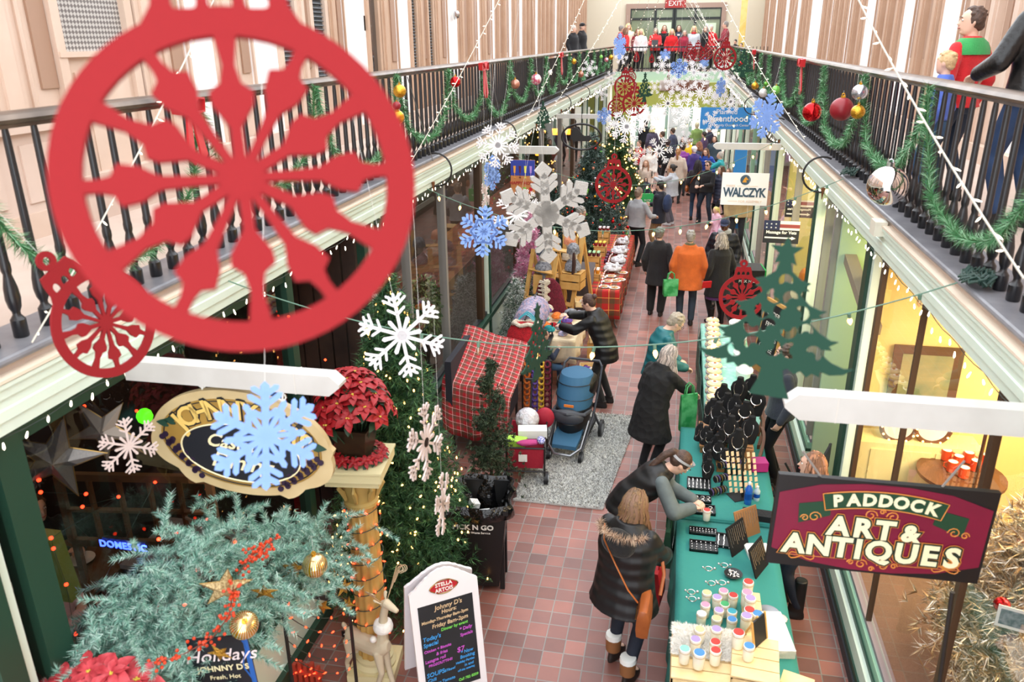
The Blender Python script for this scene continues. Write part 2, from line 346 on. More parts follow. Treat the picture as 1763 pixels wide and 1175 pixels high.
UL = [(-1.5, 3.55, 'b'), (3.55, 4.7, 'g'), (4.7, 5.45, 'b'), (5.45, 6.3, 'g'), (6.3, 7.1, 'b'), (7.1, 7.6, 'w'), (7.6, 8.3, 'b'), (8.3, 8.93, 'w'), (8.93, 9.4, 's'), (9.4, 9.8, 'b'), (9.8, 10.26, 's'), (10.26, 10.85, 'b'),
      (10.85, 11.7, 'w'), (11.7, 12.15, 'd'), (12.15, 13.0, 'b'), (13.0, 13.65, 'w'), (13.65, 14.0, 's'), (14.0, 14.6, 'b'), (14.6, 14.95, 's'), (14.95, 15.9, 'b'), (15.9, 16.7, 'w'), (16.7, 18.25, 'b'), (18.25, 18.6, 'w'),
      (18.6, 19.7, 'b'), (19.7, 20.1, 'w'), (20.1, 21.6, 'b'), (21.6, 22.1, 'w'), (22.1, 23.0, 'b'), (23.0, 23.6, 'w'), (23.6, 25.5, 'b'), (25.5, 26.1, 'w'), (26.1, 29.4, 'b'), (29.4, 30.0, 'w'), (30.0, 32.4, 'b'), (32.4, 33.0, 'w'), (33.0, YE, 'b')]
UR = [(-1.5, 8.6, 'b'), (8.6, 9.2, 'w'), (9.2, 11.3, 'b'), (11.3, 12.15, 'w'), (12.15, 13.5, 'b'), (13.5, 14.25, 'w'), (14.25, 16.2, 'b'), (16.2, 17.1, 'w'), (17.1, 18.6, 'b'), (18.6, 18.9, 'w'), (18.9, 20.8, 'b'), (20.8, 21.1, 'w'),
      (21.1, 22.4, 'b'), (22.4, 24.5, 'w'), (24.5, 26.6, 'b'), (26.6, 27.6, 'w'), (27.6, 29.6, 'b'), (29.6, 30.8, 'w'), (30.8, 33.5, 'b'), (33.5, 34.4, 'w'), (34.4, 36.5, 'b'), (36.5, 37.2, 'w'), (37.2, YE, 'b')]
upper_wall('wall_left', -4.6, 1, UL, 'upper left wall of tan pilasters and bright white panels')
upper_wall('wall_right', 3.3, -1, UR, 'upper right wall of tan pilasters and bright white panels')
# wainscot on the near left wall
w = MB(); w.box(-4.55, -4.47, -1.5, 5.35, 3.6, 4.33); w.box(-4.47, -4.42, -1.5, 5.35, 4.33, 4.40)
for y in np.arange(1.2, 5.3, 0.9): w.box(-4.47, -4.455, y, y + 0.7, 3.85, 4.25)
w.box(-4.55, -4.44, 5.35, 11.0, 3.6, 3.95)
struct(w.build('baseboard_left', PINKW, smooth=0), 'pinkish panelled wainscot behind the left railing')

# ---- far end wall of the upper floor
CREAMW = mat('cream_end_wall', '#d8d2bd', 0.6); DFR = mat('dark_green_frame', '#1d2624', 0.4); ENDG = mat('end_glazing', '#5b6a52', 0.15, noise=(0.8, '#8f9c7c', 0.5))
e = MB(); e.box(-5, 5, YE, YE + .3, 0, 8.2)
struct(e.build('wall_far', CREAMW, smooth=0), 'cream wall closing the far end above the bridge')
y = YE - .02; gx0, gx1 = aty(1085, 40, y).x, aty(1241, 40, y).x; gz0, gz1 = 3.6, aty(1160, 14, y).z
t = thing('door_1', 'dark framed glass doors and windows behind the singers', 'door'); del t['category']; t['kind'] = 'structure'
m = MB(); m.box(gx0 - .2, gx0, y - .1, y, gz0, gz1 + .2); m.box(gx1, gx1 + .2, y - .1, y, gz0, gz1 + .2); m.box(gx0, gx1, y - .1, y, gz1, gz1 + .2); m.build('surround', mat('mauve_surround', '#a28a7c', 0.6), t, smooth=0)
m = MB(); W = gx1 - gx0; zt = aty(1160, 32, y).z
for x in (gx0, gx0 + W * .28, gx0 + W * .48, gx0 + W * .5, gx0 + W * .72, gx1): m.box(x - .05, x + .05, y - .08, y, gz0, gz1)
for z in (gz0, zt, gz1, 4.6): m.box(gx0, gx1, y - .07, y, z - .05, z + .05)
m.build('frame', DFR, t, smooth=0); MB().box(gx0, gx1, y - .03, y - .01, gz0, gz1).build('glazing', ENDG, t, smooth=0)
m = MB(); m.box(gx0 + W * .31, gx0 + W * .46, y - .05, y - .035, 4.8, zt - .15); m.box(gx0 + W * .83, gx0 + W * .95, y - .05, y - .035, 4.8, zt - .2); m.build('bright_pane', mat('pale_green_pane', '#cfe6c9', 0.4), t, smooth=0)  # pale green slabs set on the glazing
p = aty(1163, 6, y - .1); q = tag(MB().cbox(p, (.9, .08, .35)).build('exit_sign', mat('red_sign', '#8c1f1c', 0.4, emit=.4), smooth=0), 'red exit sign above the far glass doors', 'sign')
lettering('EXIT', .3, WHITE, q, (p.x, p.y - .045, p.z))
p = aty(1280, 30, YE - 2.4); tag(MB().box(p.x - .12, p.x + .12, p.y - .1, p.y + .1, 3.62, 7.2).build('yellow_post', mat('yellow_post', '#e8c75a', 0.5, noise=(3, '#f2dc8c', .4)), smooth=0), 'yellow painted post at the right end of the far bridge', 'post')

# ---- lower end wall under the bridge
y = 34.6
LIME = mat('lime_green_wall', '#b4b856', 0.6)
m = MB(); m.box(-2.9, 1.8, y, y + .2, 2.25, 3.22); m.box(-2.9, -2.1, y, y + .2, 0, 2.25)
struct(m.build('wall_end_lower', LIME, smooth=0), 'lime green wall under the far bridge')
m = MB(); m.box(-8, 6, y + 4, y + 4.2, 0, 3.3)
struct(m.build('wall_back', mat('bright_back_wall', '#e9ece6', 0.5), smooth=0), 'bright wall beyond the far opening')
for i, (a, b, c, d) in enumerate(((1045, 118, 1150, 132),)): pass
def poster(name, x0, y0, x1, y1, Y, m, label, cat='sign'):
    a = aty(x0, y1, Y); b = aty(x1, y0, Y); o = MB().box(a.x, b.x, Y - .04, Y, a.z, b.z).build(name, m, smooth=0); return tag(o, label, cat)
poster('banner', 1135, 138, 1222, 156, y - .05, mat('brown_white_banner', '#e8e2da', .5, noise=(1.2, '#7b4a35', .25)), 'long brown and white banner under the far bridge')
DOORW = mat('white_door_paint', '#eef4f2', 0.4)  # plain white paint, no emission
p0 = aty(1147, 163, y); p1 = aty(1187, 233, y)
struct(MB().box(aty(1152, 200, y).x, aty(1188, 200, y).x, y - .1, y, 0.35, 2.25).build('door_2', DOORW, smooth=0), 'white door in the end wall below the bridge')
m = MB()
for x in (1098, 1119, 1148, 1190, 1214, 1240): q = aty(x, 200, y); m.box(q.x - .06, q.x + .06, y - .12, y, 0, 2.3)
struct(m.build('window_end', mat('pale_green_posts', '#a9cbb9', .5), smooth=0), 'pale green posts of the far end shop window')

# ================================================================ STOREFRONTS
def storefront(name, X, sg, posts, lab, base, sill=0.55, glass=GLASS, y0=-1.5, y1=YB, frame=None):
    root = thing(name, lab, 'window'); del root['category']; root['kind'] = 'structure'
    def bx(mb, d0, d1, a, b, z0, z1, m=0): mb.box(*sorted((X + sg * d0, X + sg * d1)), a, b, z0, z1, m)
    m = MB()
    for (d0, d1, z0, z1, k) in base: bx(m, d0, d1, y0, y1, z0, z1, k)
    m.build('sill_moulding', [mat('black_kerb', '#23252b', .5), GREEN_D, MINT, GREEN_M, mat('mauve_sill', '#8a7f86', .6)], root, smooth=0)
    for (y, w, k) in posts:
        dd = .02 if k == 'b' and sg < 0 else .05; m = MB(); bx(m, -dd, dd, y - w / 2, y + w / 2, base[-1][3] if k != 'p' else 0.0, ZF, 0)
        if k == 'p': bx(m, 0.05, 0.08, y - w / 2 + w * .25, y + w / 2 - w * .25, 0.1, ZF - .05, 1)
        m.build('post', {'p': [MINT, GREEN_D], 'b': [BROWN], 'g': [GREEN_D], 'm': [GREEN_M], 's': [mat('grey_mullion', '#8d8a86', .4)]}[k], root, smooth=0)
    m = MB(); bx(m, -0.04, 0.04, y0, y1, ZF - 0.12, ZF, 0); m.build('head_rail', frame or GREEN_D, root, smooth=0)
    m = MB(); z0 = base[-1][3]; m.add([(X, y0, z0), (X, y1, z0), (X, y1, ZF - .1), (X, y0, ZF - .1)], [(0, 1, 2, 3) if sg > 0 else (3, 2, 1, 0)]); m.build('glass', glass, root, smooth=0)
    return root
# sg points into the hall. base = (out0, out1, z0, z1, colour)
baseR = [(0.0, 0.13, 0, 0.10, 0), (0.0, 0.115, 0.10, 0.16, 1), (0.0, 0.10, 0.16, 0.30, 2), (0.0, 0.06, 0.30, 0.34, 1), (-0.04, 0.045, 0.34, 0.42, 3), (-0.06, 0.02, 0.42, 0.46, 4)]
storefront('window_1', SR, -1, [(1.2, .1, 'b'), (4.22, .06, 'b'), (5.72, .03, 'b'), (6.92, .08, 'b'), (7.25, .3, 'p')], 'right shop window of yellow interior with brown frames', baseR, y1=7.45)
storefront('window_2', SR, -1, [(9.05, .08, 's'), (9.6, .05, 's'), (10.3, .16, 'p'), (12.3, .06, 's'), (14.9, .3, 'p'), (17.0, .12, 's'), (18.2, .25, 'p'), (20.3, .1, 'm'), (22.8, .3, 'p'), (25.3, .15, 'm'), (28.5, .3, 'p'), (32, .3, 'p')], 'right shop windows further down the hall', baseR, y0=8.9, y1=34.6)
baseL = [(0.0, 0.10, 0, 0.12, 1), (0.0, 0.05, 0.12, 0.62, 2), (-0.05, 0.09, 0.62, 0.70, 1), (-.05, .02, .7, .74, 0)]
storefront('window_3', SL, 1, [(1.9, .1, 'g'), (2.38, .26, 'p'), (2.68, .16, 'g'), (5.45, .1, 'g')], 'dark restaurant window of the left side with green posts', baseL, glass=DGLASS, y1=5.5)
storefront('window_4', SL, 1, [(7.05, .1, 'g'), (7.35, .26, 'p'), (8.3, .04, 's'), (9.75, .08, 's'), (11.7, .14, 'b'), (12.1, .12, 'p'), (14.6, .12, 'b'), (15.0, .2, 'p'), (17.4, .12, 's'), (20.2, .2, 's'), (22.6, .14, 'b'), (25.5, .25, 'p'), (29, .2, 'p'), (32, .2, 'p')],
           'left shop windows from the green post to the far end', baseL, y0=7.0, y1=34.6)
# timber entrance of the restaurant between the two left windows
wood = mat('weathered_planks', '#4d3a30', .7, noise=(3, '#2c211d', .4))
m = MB()
for i in range(9): m.box(-4.4 + i * .16, -4.26 + i * .16, 6.95, 7.0, 0, 3.3)
for i in range(11): m.box(-4.05 - .02 * (i % 2), -3.98, 5.5 + i * .14, 5.625 + i * .14, 0, 3.3)
struct(m.build('wall_restaurant_entrance', wood, smooth=0), 'dark weathered plank walls of the restaurant entrance')
struct(MB().box(-3.9, -2.95, 5.48, 5.54, 0, 3.3).build('door_3', mat('red_door', '#8c1a1c', .45), smooth=0), 'deep red door jamb of the restaurant entrance')
# shop rooms behind the glass
def room(name, x0, x1, y0, y1, m, lab, back=True):
    b = MB()
    if x0 < 0: b.box(x0, x0 + .1, y0, y1, 0, 3.3)
    else: b.box(x1 - .1, x1, y0, y1, 0, 3.3)
    b.box(x0, x1, y0, y0 + .08, 0, 3.3); b.box(x0, x1, y1 - .08, y1, 0, 3.3); return struct(b.build(name, m, smooth=0), lab)
YEL = mat('warm_yellow_plaster', '#f0d694', .7, noise=(1.2, '#e8ca80', .5))
room('wall_yellow_shop', 1.86, 4.6, -1.5, 7.6, YEL, 'warm yellow walls of the antiques shop')
room('wall_green_shop', 1.95, 4.6, 8.3, 15.2, mat('pale_olive_plaster', '#d9d08a', .7), 'pale yellow green walls of the second right shop')
room('wall_third_shop', 1.95, 4.6, 15.2, 34.5, mat('off_white_plaster', '#d8d6cc', .7), 'off white walls of the far right shops')
room('wall_restaurant', -7.6, -3.1, -1.5, 5.5, mat('dark_brown_plaster', '#2a1b16', .8), 'dark brown walls of the restaurant')
room('wall_left_shop', -6.2, -3.15, 7.0, 34.5, mat('dim_shop_plaster', '#4b4038', .8), 'dim walls of the left shops')
# display floors
CARP = mat('brown_carpet', '#8d6f58', .95, noise=(160, '#6d5342', .6))
struct(MB().box(1.80, 3.1, -1.5, 7.4, .30, .44).build('floor_display', CARP, smooth=0), 'speckled brown carpet inside the right window')
struct(MB().box(-4.2, -3.0, 7.1, 34.4, .30, .55).build('floor_display_left', mat('dark_display', '#3b332e', .8), smooth=0), 'dark display shelf inside the left windows')
# recessed entrance on the right between window_1 and window_2
m = MB(); m.box(1.74, 3.2, 7.61, 7.66, 0, 3.3); m.box(1.74, 3.2, 8.85, 8.93, 0, 3.3, 1)
struct(m.build('door_4', [GREEN_M, mat('pale_green_jamb', '#b7d3b4', .5)], smooth=0), 'pale green jambs of the right shop entrance')
b = MB(); a0 = atx(1432, 352, SR + .12); a1 = atx(1482, 500, SR + .12); b.beam(a0, a1 + (a1 - a0) * .35, .12, .1)
tag(b.build('timber_brace', mat('grey_timber', '#8d8270', .7), smooth=0), 'slanting grey timber brace inside the right shop entrance', 'beam')
# ================================================================ RAILINGS
BAL = [(.030, 0), (.034, .006), (.034, .085), (.027, .094), (.018, .108), (.018, .122), (.028, .145), (.034, .185), (.031, .235), (.022, .28), (.018, .30), (.023, .318), (.0235, .345), (.0205, .36), (.017, .88), (.014, .93)]
RAILM = mat('bronzed_handrail', '#3a3330', .28, .6, noise=(3, '#8b7b6e', .5))
def railing(X, sg, y0, label, step):
    t = thing('railing', label, 'railing', (X, y0, 3.627))
    me = MB().lathe(BAL, 12).mesh('baluster', BLACKM); lo = MB().lathe(BAL[::3] + [BAL[-1]], 6).mesh('balusters', BLACKM)
    n = int((YB - y0) / step)
    # nearest hundred in view are parts
    first = 7 if sg > 0 else 16
    for i in range(first, first + 99): o = link('baluster', me, t); o.location = (0, i * step, 0)
    r = MB()
    for i in list(range(0, first)) + list(range(first + 99, n)):
        r.T = Matrix.Translation((0, i * step, 0)); r.lathe(BAL if i < 12 else BAL[::2], 8)
    r.T = None; o = r.build('balusters', BLACKM, t); o['kind'] = 'stuff'
    m = MB(); m.beam((0, 0, .935), (0, YB - y0, .935), .045, .02)
    prof = [(-.055, .95), (-.06, .965), (-.05, .985), (-.02, .998), (.02, .998), (.05, .985), (.06, .965), (.055, .95), (.03, .942), (-.03, .942)]
    m.prism(prof, 0, YB - y0, 'xz'); m.build('handrail', RAILM, t)
    return t
railing(-2.955, 1, 0.2, 'black baluster railing along the left balcony with bronzed handrail', .172)
railing(1.715, -1, 0.9, 'black baluster railing along the right balcony with bronzed handrail', .19)
t = thing('railing', 'thin black railing across the far bridge in front of the singers', 'railing', (0, YB + .08, 3.62))
m = MB(); m.box(XL, XR, -.03, .03, .93, .98); m.box(XL, XR, -.015, .015, .06, .09); m.build('handrail', BLACKM, t, smooth=0)
q = MB().box(-.012, .012, -.012, .012, .06, .95).mesh('bar', BLACKM, 0)
for i in range(44): o = link('bar', q, t); o.location = (XL + .1 + i * .14, 0, 0)

# ================================================================ GARLANDS
GA = mat('garland_green', '#468a54', .6); GB = mat('garland_light_green', '#a4d2a9', .6); GC = mat('garland_dark_green', '#2c5c2c', .6)
rng = np.random.default_rng(3)
def needles(P, D, ln, wd, per, spread=1.0, fwd=.35):
    """triangular needles around points P with axis D"""
    n = len(P); P = np.repeat(P, per, 0); D = np.repeat(D, per, 0)
    v = rng.normal(size=(n * per, 3)); v -= (v * D).sum(1, keepdims=True) * D; v /= np.linalg.norm(v, axis=1, keepdims=True) + 1e-9
    d = v * spread + D * fwd; d /= np.linalg.norm(d, axis=1, keepdims=True)
    L = ln * rng.uniform(.65, 1.15, (n * per, 1)); s = np.cross(d, rng.normal(size=d.shape)); s /= np.linalg.norm(s, axis=1, keepdims=True) + 1e-9
    s *= wd / 2; P = P + D * rng.uniform(-.5, .5, (n * per, 1)) * .03
    return np.stack([P - s, P + s, P + d * L], 1).reshape(-1, 3)
def along(pts, step):
    pts = np.array([tuple(p) for p in pts]); seg = np.linalg.norm(np.diff(pts, axis=0), axis=1); L = np.concatenate([[0], np.cumsum(seg)])
    t = np.arange(0, L[-1], step); P = np.stack([np.interp(t, L, pts[:, k]) for k in range(3)], 1)
    D = np.gradient(P, axis=0) if len(P) > 1 else np.array([[0, 0, 1.]]); D /= np.linalg.norm(D, axis=1, keepdims=True) + 1e-9
    return P, D
def garland(X, anchors, lows, label, near):
    t = thing('garland', label, 'garland', (X, anchors[0], 4.5)); V = []; MI = []
    stem_ = MB()
    for i in range(len(anchors) - 1):
        a = Vector((X, anchors[i], 4.57)); b = Vector((X, anchors[i + 1], 4.57)); sag = .72 + .06 * math.sin(i * 2.3)
        pts = []
        for k in range(25):
            u = k / 24; w = 4 * u * (1 - u); w = w ** .75
            p = a.lerp(b, u); pts.append(p + Vector((0.012 * math.sin(k), (.09 * (b.y - a.y)) * math.sin(2 * PI * u) * -.6, -sag * w)))
        d = max(1.0, a.y / 4.0); P, D = along(pts, .008 * d); V.append(needles(P, D, .078, .004 * d, 10, 1.0, .5)); stem_.tube(pts[::2], .008, 5)
    V = np.concatenate(V) - np.array([X, anchors[0], 4.5]); n = len(V) // 3
    me = arr_mesh('foliage', V, 3, [GA, GB, GC], rng.choice([0, 1, 2], n, p=[.45, .2, .35])); link('foliage', me, t)
    stem_.T = None; o = stem_.build('stem', GC, t); o.location = (-X, -anchors[0], -4.5)
    return t
garland(-2.87, [1.0, 2.75, 4.52, 6.18, 8.13, 10.05, 11.94, 13.83, 15.73, 17.57, 19.3, 21.2, 23.1, 25, 27, 29, 31, 33], None, 'green tinsel garland swagged along the left black railing', 0)
garland(1.63, [1.9, 4.0, 6.09, 8.21, 10.55, 12.65, 15.03, 17.41, 19.4, 21.4, 23.4, 25.4, 27.4, 29.4, 31.4, 33.4], None, 'green tinsel garland swagged along the right black railing', 0)

# bows and baubles on the railings
REDR = mat('red_ribbon', '#c3161d', .45, sheen=.3)
def bow(px, py, X, s, label):
    p = atx(px, py, X); t = thing('ribbon_bow', label, 'bow', p)
    for sg in (-1, 1):
        pts = [(0, 0, 0), (0, sg * .06, .05), (0, sg * .11, .045), (0, sg * .10, -.01), (0, sg * .04, -.012), (0, 0, 0)]
        m = MB()
        m.T = Matrix.Scale(s, 4); m.loft([[(x - .02, y, z), (x + .02, y, z + .004), (x + .02, y, z - .004)] for x, y, z in pts]); m.build('loop', REDR, t)
        m = MB(); m.T = Matrix.Scale(s, 4); m.add([(0.01, 0, 0), (0.01, sg * .03, .0), (0.02, sg * .075, -.2), (0.02, sg * .03, -.24), (0, 0, 0), (0, sg * .03, .0), (0.01, sg * .075, -.2), (0.01, sg * .03, -.24)], [(0, 1, 2, 3), (7, 6, 5, 4), (0, 4, 5, 1), (1, 5, 6, 2), (2, 6, 7, 3), (3, 7, 4, 0)]); m.build('tail', REDR, t)
    MB().ball((0, 0, 0), .022 * s, 8).build('knot', REDR, t); return t
bow(325, 190, -2.83, 1.3, 'large red ribbon bow on the left railing seen through the big ornament')
bow(833, 118, -2.83, 1.7, 'red ribbon bow with long tails on the left railing above the fourth swag')
bow(966, 97, -2.83, 1.7, 'small far red ribbon bow near the end of the left railing')
bow(1379, 112, 1.60, 1.7, 'red ribbon bow with a hanging tail on the right railing')
bow(1298, 92, 1.60, 1.7, 'tiny far red bow at the end of the right railing')
BALLM = {'gold': mat('gold_glitter', '#d9a63a', .25, .9, bump=(120, .6, 'voronoi', .004)), 'red': mat('shiny_red_ball', '#c4161c', .12, .75), 'dred': mat('matte_dark_red', '#8c1a26', .38), 'silver': mat('silver_ball', '#c9ccd6', .22, .85), 'mirror': mat('mirror_ball', '#e6dfdc', .04, 1.0),
         'orange': mat('amber_ball', '#e09a28', .25, .7), 'pink': mat('pink_ball', '#d65b7c', .3, .3, noise=(14, '#f3e3e4', .15)), 'brown': mat('copper_ball', '#9b5640', .25, .5, noise=(9, '#c98e7a', .3)), 'white': mat('pearl_ball', '#e9e6e2', .3, .2), 'lime': mat('lime_ball', '#7fcf5e', .25, .3), 'green': mat('green_ball', '#5f9f35', .2, .5), 'blue': mat('blue_ball', '#2f7fb5', .2, .6)}
def bauble(px, py, rpx, kind, label, X=None, Y=None, drop=0.03):
    p = atx(px, py, X) if X is not None else aty(px, py, Y); r = rpx * (p - CAM).length / FPX * .97
    t = thing('bauble', label, 'ornament', p); MB().ball((0, 0, 0), r, 24).build('ball', BALLM[kind], t)
    m = MB(); m.cyl((0, 0, r * .95), (0, 0, r * 1.18), r * .2, n=10); m.tube([(r * .12 * math.cos(a), 0, r * 1.22 + r * .12 * math.sin(a)) for a in np.linspace(0, 2 * PI, 9)], r * .03, 4); m.build('cap', BALLM['gold'] if kind != 'mirror' else CHROME, t)
    MB().cyl((0, 0, r * 1.3), (0, 0, r * 1.3 + drop), .0012, n=4).build('string', WHITE, t); return t
for a in ((688, 157, 11, 'gold', 'gold glitter bauble topmost of three on the left railing'), (683, 182, 7, 'dred', 'dark red bauble under the gold one on the left railing'), (684, 202, 12, 'orange', 'amber bauble lowest of three beside the big red ornament'),
          (784, 141, 9, 'red', 'shiny red bauble on the third left swag'), (887, 145, 8, 'brown', 'copper bauble among the left garland'), (923, 137, 9, 'pink', 'pink and white bauble on the left garland'), (947, 125, 4, 'white', 'tiny pearl bauble on the left railing'),
          (988, 106, 4.5, 'gold', 'small far gold bauble on the left railing'), (1000, 128, 5, 'brown', 'small copper bauble low on the far left garland'), (1052, 99, 4, 'gold', 'far gold bauble beside the white flake of the left railing'), (1035, 98, 3, 'lime', 'tiny lime bauble at the far left railing'), (1044, 103, 3.5, 'pink', 'tiny pink bauble at the far left railing')): bauble(*a, X=-2.78)
for a in ((1398, 193, 15, 'red', 'shiny red bauble leftmost of the right railing group'), (1449, 188, 18, 'dred', 'large matte dark red bauble on the right railing'), (1480, 159, 12, 'silver', 'silver bauble above the gold one on the right railing'), (1477, 193, 11, 'gold', 'gold bauble beside the dark red one on the right railing'),
          (1336, 155, 7, 'lime', 'lime bauble on the far right garland'), (1314, 160, 7, 'white', 'pearl bauble above the blue flake'), (1319, 145, 4, 'green', 'small green bauble on the far right garland'), (1300, 148, 6, 'gold', 'gold bauble at the far right garland'), (1275, 110, 4, 'red', 'tiny red bauble on the small green tree cutout')): bauble(*a, X=1.56)
bauble(1528, 320, 31, 'mirror', 'large mirrored silver ball hanging in front of the right railing', X=1.42, drop=.2)

# curved iron lamp brackets on the fascias
IRON = mat('rusty_iron', '#1d1a1a', .5); RUST = mat('rust_brown', '#7a4a28', .7)
def bracket(X, y, sg, label):
    t = thing('iron_bracket', label, 'bracket', (X, y, 3.5)); pts = []
    for k in range(15):
        a = -PI / 2 + PI * k / 14 * 1.15; pts.append((sg * (.05 + .19 * math.cos(a)), 0, .19 * math.sin(a)))
    m = MB(); m.tube([(sg * .0, 0, -.19)] + pts, .011, 8); m.build('arm', IRON, t)
    MB().cyl((sg * .012, 0, -.14), (sg * .012, 0, -.27), .022, .003, n=8).build('finial', RUST, t)
    if sg > 0: MB().cyl((sg * .02, 0, .1), (sg * -.05, -.55, 1.05), .005, n=5).build('stay_rod', STEEL, t)
    return t
for px, py, lab in ((742, 298, 'black curved iron bracket on the left fascia below the amber bauble'), (862, 232, 'second black iron bracket along the left fascia'), (922, 197, 'third iron bracket along the left fascia above the piano sign'), (965, 178, 'fourth far iron bracket of the left fascia'), (1000, 160, 'fifth far iron bracket of the left fascia')):
    p = atx(px, py, XL); bracket(XL + .01, p.y, 1, lab)
for px, py, lab in ((1424, 300, 'black curved iron bracket on the right fascia above the massage signs'), (1345, 232, 'second iron bracket along the right fascia beside the blue flake'), (1302, 178, 'far iron bracket of the right fascia')):
    p = atx(px, py, XR); bracket(XR - .01, p.y, -1, lab)

# ================================================================ STRING LIGHTS
CORD = mat('green_cord', '#5d7f6c', .5); WCORD = mat('white_cord', '#cfcabb', .5); BULBG = glass_mat('clear_bulb_glass', '#f2e6d0', .25)
def c7_string(a, b, sag, n, label, lit, r=.0042):
    t = thing('string_lights', label, 'string lights', a); P = catenary(a, b, sag, 36); P = [p - a for p in P]
    MB().tube(P, r, 6).build('cord', CORD, t)
    for i in range(n):
        u = (i + .5) / n; k = u * 36; p = P[int(k)].lerp(P[min(36, int(k) + 1)], k - int(k))
        m = MB(); m.cyl((0, 0, -.002), (0, 0, -.034), .0115, .010, n=8); o = m.build('socket', CORD, t); o.location = p; o.rotation_euler = (R.uniform(-.3, .3), R.uniform(-.3, .3), 0)
        m = MB(); m.lathe([(0.001, 0), (.009, -.003), (.0145, -.016), (.0135, -.030), (.006, -.045), (.0008, -.052)][::-1], 10); q = m.build('bulb', WARM if lit(i) else BULBG, o); q.location = (0, 0, -.034)
    return t
a = atx(393, 484, XL + .03); b = atx(1648, 487, XR - .03)
c7_string(a, b, .42, 12, 'green cord of clear bulbs nearest the camera crossing the hall', lambda i: i in (2, 5, 6, 7, 8, 10))
a = atx(735, 325, XL + .03); b = atx(1452, 308, XR - .03)
c7_string(a, b, .50, 16, 'second green cord of warm bulbs crossing above the tartan table', lambda i: i not in (4, 7, 8))
a = atx(888, 268, XL + .03); b = atx(1345, 238, XR - .03)
c7_string(a, b, .62, 16, 'third cord of warm bulbs crossing above the standing crowd', lambda i: True)
a = atx(965, 212, XL + .03); b = atx(1300, 190, XR - .03)
c7_string(a, b, .7, 15, 'far cord of warm bulbs crossing above the seated children', lambda i: True)
a = atx(1010, 182, XL + .03); b = atx(1270, 165, XR - .03)
c7_string(a, b, .8, 14, 'farthest cord of warm bulbs near the end wall', lambda i: True)
def mini_string(low, high, label, step=.105, near=False):
    a = Vector(low); b = Vector(high); L = (b - a).length; t = thing('mini_lights', label, 'string lights', a)
    P = [p - a for p in catenary(a, b, L * .02, 16)]; rr = .0045; MB().tube(P, rr, 5).build('cord', WCORD, t)
    n = min(100, int(L / step))
    me = MB().cyl((0, 0, 0), (0, 0, -.016), .0045, n=6).lathe([(.0035, -.016), (.004, -.028), (.0008, -.042)][::-1], 6, m=1).mesh('bulb', [WCORD, WHITEB])
    for i in range(n):
        u = (i + .5) / n; o = link('bulb', me, t); o.location = a.lerp(b, u) - a - Vector((0, 0, L * .02 * 4 * u * (1 - u))); o.rotation_euler = (R.uniform(-.6, .6), (1.3 if i % 2 else -1.3) + R.uniform(-.4, .4), R.uniform(-1, 1))
    return t
def ms(lx, ly, X, hx_, hy, Yh, label, step=.105, ext=1.15):
    a = atx(lx, ly, X); b = aty(hx_, hy, Yh); b = a + (b - a) * ext; return mini_string(a, b, label, step)
ms(55, 590, XL + .04, 345, 40, 4.3, 'white mini light string rising behind the big red ornament')
ms(702, 288, XL + .04, 862, -10, 9.8, 'white mini light string rising from the left fascia past the fourth swag')
ms(860, 292, XL + .04, 1008, -10, 17, 'white mini light string rising above the black piano sign', .14)
ms(930, 215, XL + .04, 1070, -10, 22, 'white mini light string rising at the left of the singers', .2)
ms(1763, 480, XR - .3, 1478, -10, 4.9, 'thick near white mini light string slanting across the right railing')
ms(1385, 240, XR - .04, 1242, -10, 14, 'white mini light string rising over the blue flake on the right', .14)
ms(1320, 200, XR - .04, 1190, -10, 20, 'white mini light string dropping right of the singers', .2)
k = 0
for lx, ly, X, hx_ in ((1035, 150, XL, 1105), (1060, 138, XL, 1119), (1072, 130, XL, 1135), (1085, 126, XL, 1148), (1300, 175, XR, 1195), (1285, 150, XR, 1182), (1270, 140, XR, 1172), (1262, 135, XR, 1165)):
    k += 1; ms(lx, ly, X, hx_, -10, 27, 'far white mini light string fanning down %s, %s from the middle' % ('left of the singers' if X < 0 else 'right of the singers', ['fourth', 'third', 'second', 'first', 'fourth', 'third', 'second', 'first'][k - 1]), .3)
# loops of mini lights lying along the left fascia
def icicles(X, sg, y0, y1, label):
    t = thing('icicle_lights', label, 'string lights', (X, y0, 3.29)); n = int((y1 - y0) / .14)
    pts = [(0, i * .14, -.008 - .02 * abs(math.sin(i * .9))) for i in range(n)]
    MB().tube(pts, .003, 4).build('cord', mat('dark_cord', '#2c3a33', .6), t)
    me = MB().lathe([(.0008, -.038), (.0062, -.028), (.005, -.012), (.003, 0)], 6).mesh('bulb', WHITEB); rest = MB()
    for i in range(n):
        z = pts[i][2] - R.choice((0, .02, .045)); x = R.uniform(-.01, .02) * sg
        if i < 99: o = link('bulb', me, t); o.location = (x, pts[i][1], z); o.rotation_euler = (R.uniform(-.4, .4), R.uniform(-.4, .4), 0)
        else: rest.T = Matrix.Translation((x, pts[i][1], z)); rest.lathe([(.0008, -.045), (.009, -.03), (.006, 0)], 5)
    o = rest.build('bulbs', WHITEB, t); o['kind'] = 'stuff'; return t
icicles(XL - .02, 1, 2.6, 33, 'white bulbs strung under the left fascia')
icicles(XR + .02, -1, 3.2, 33, 'white bulbs strung under the right fascia')

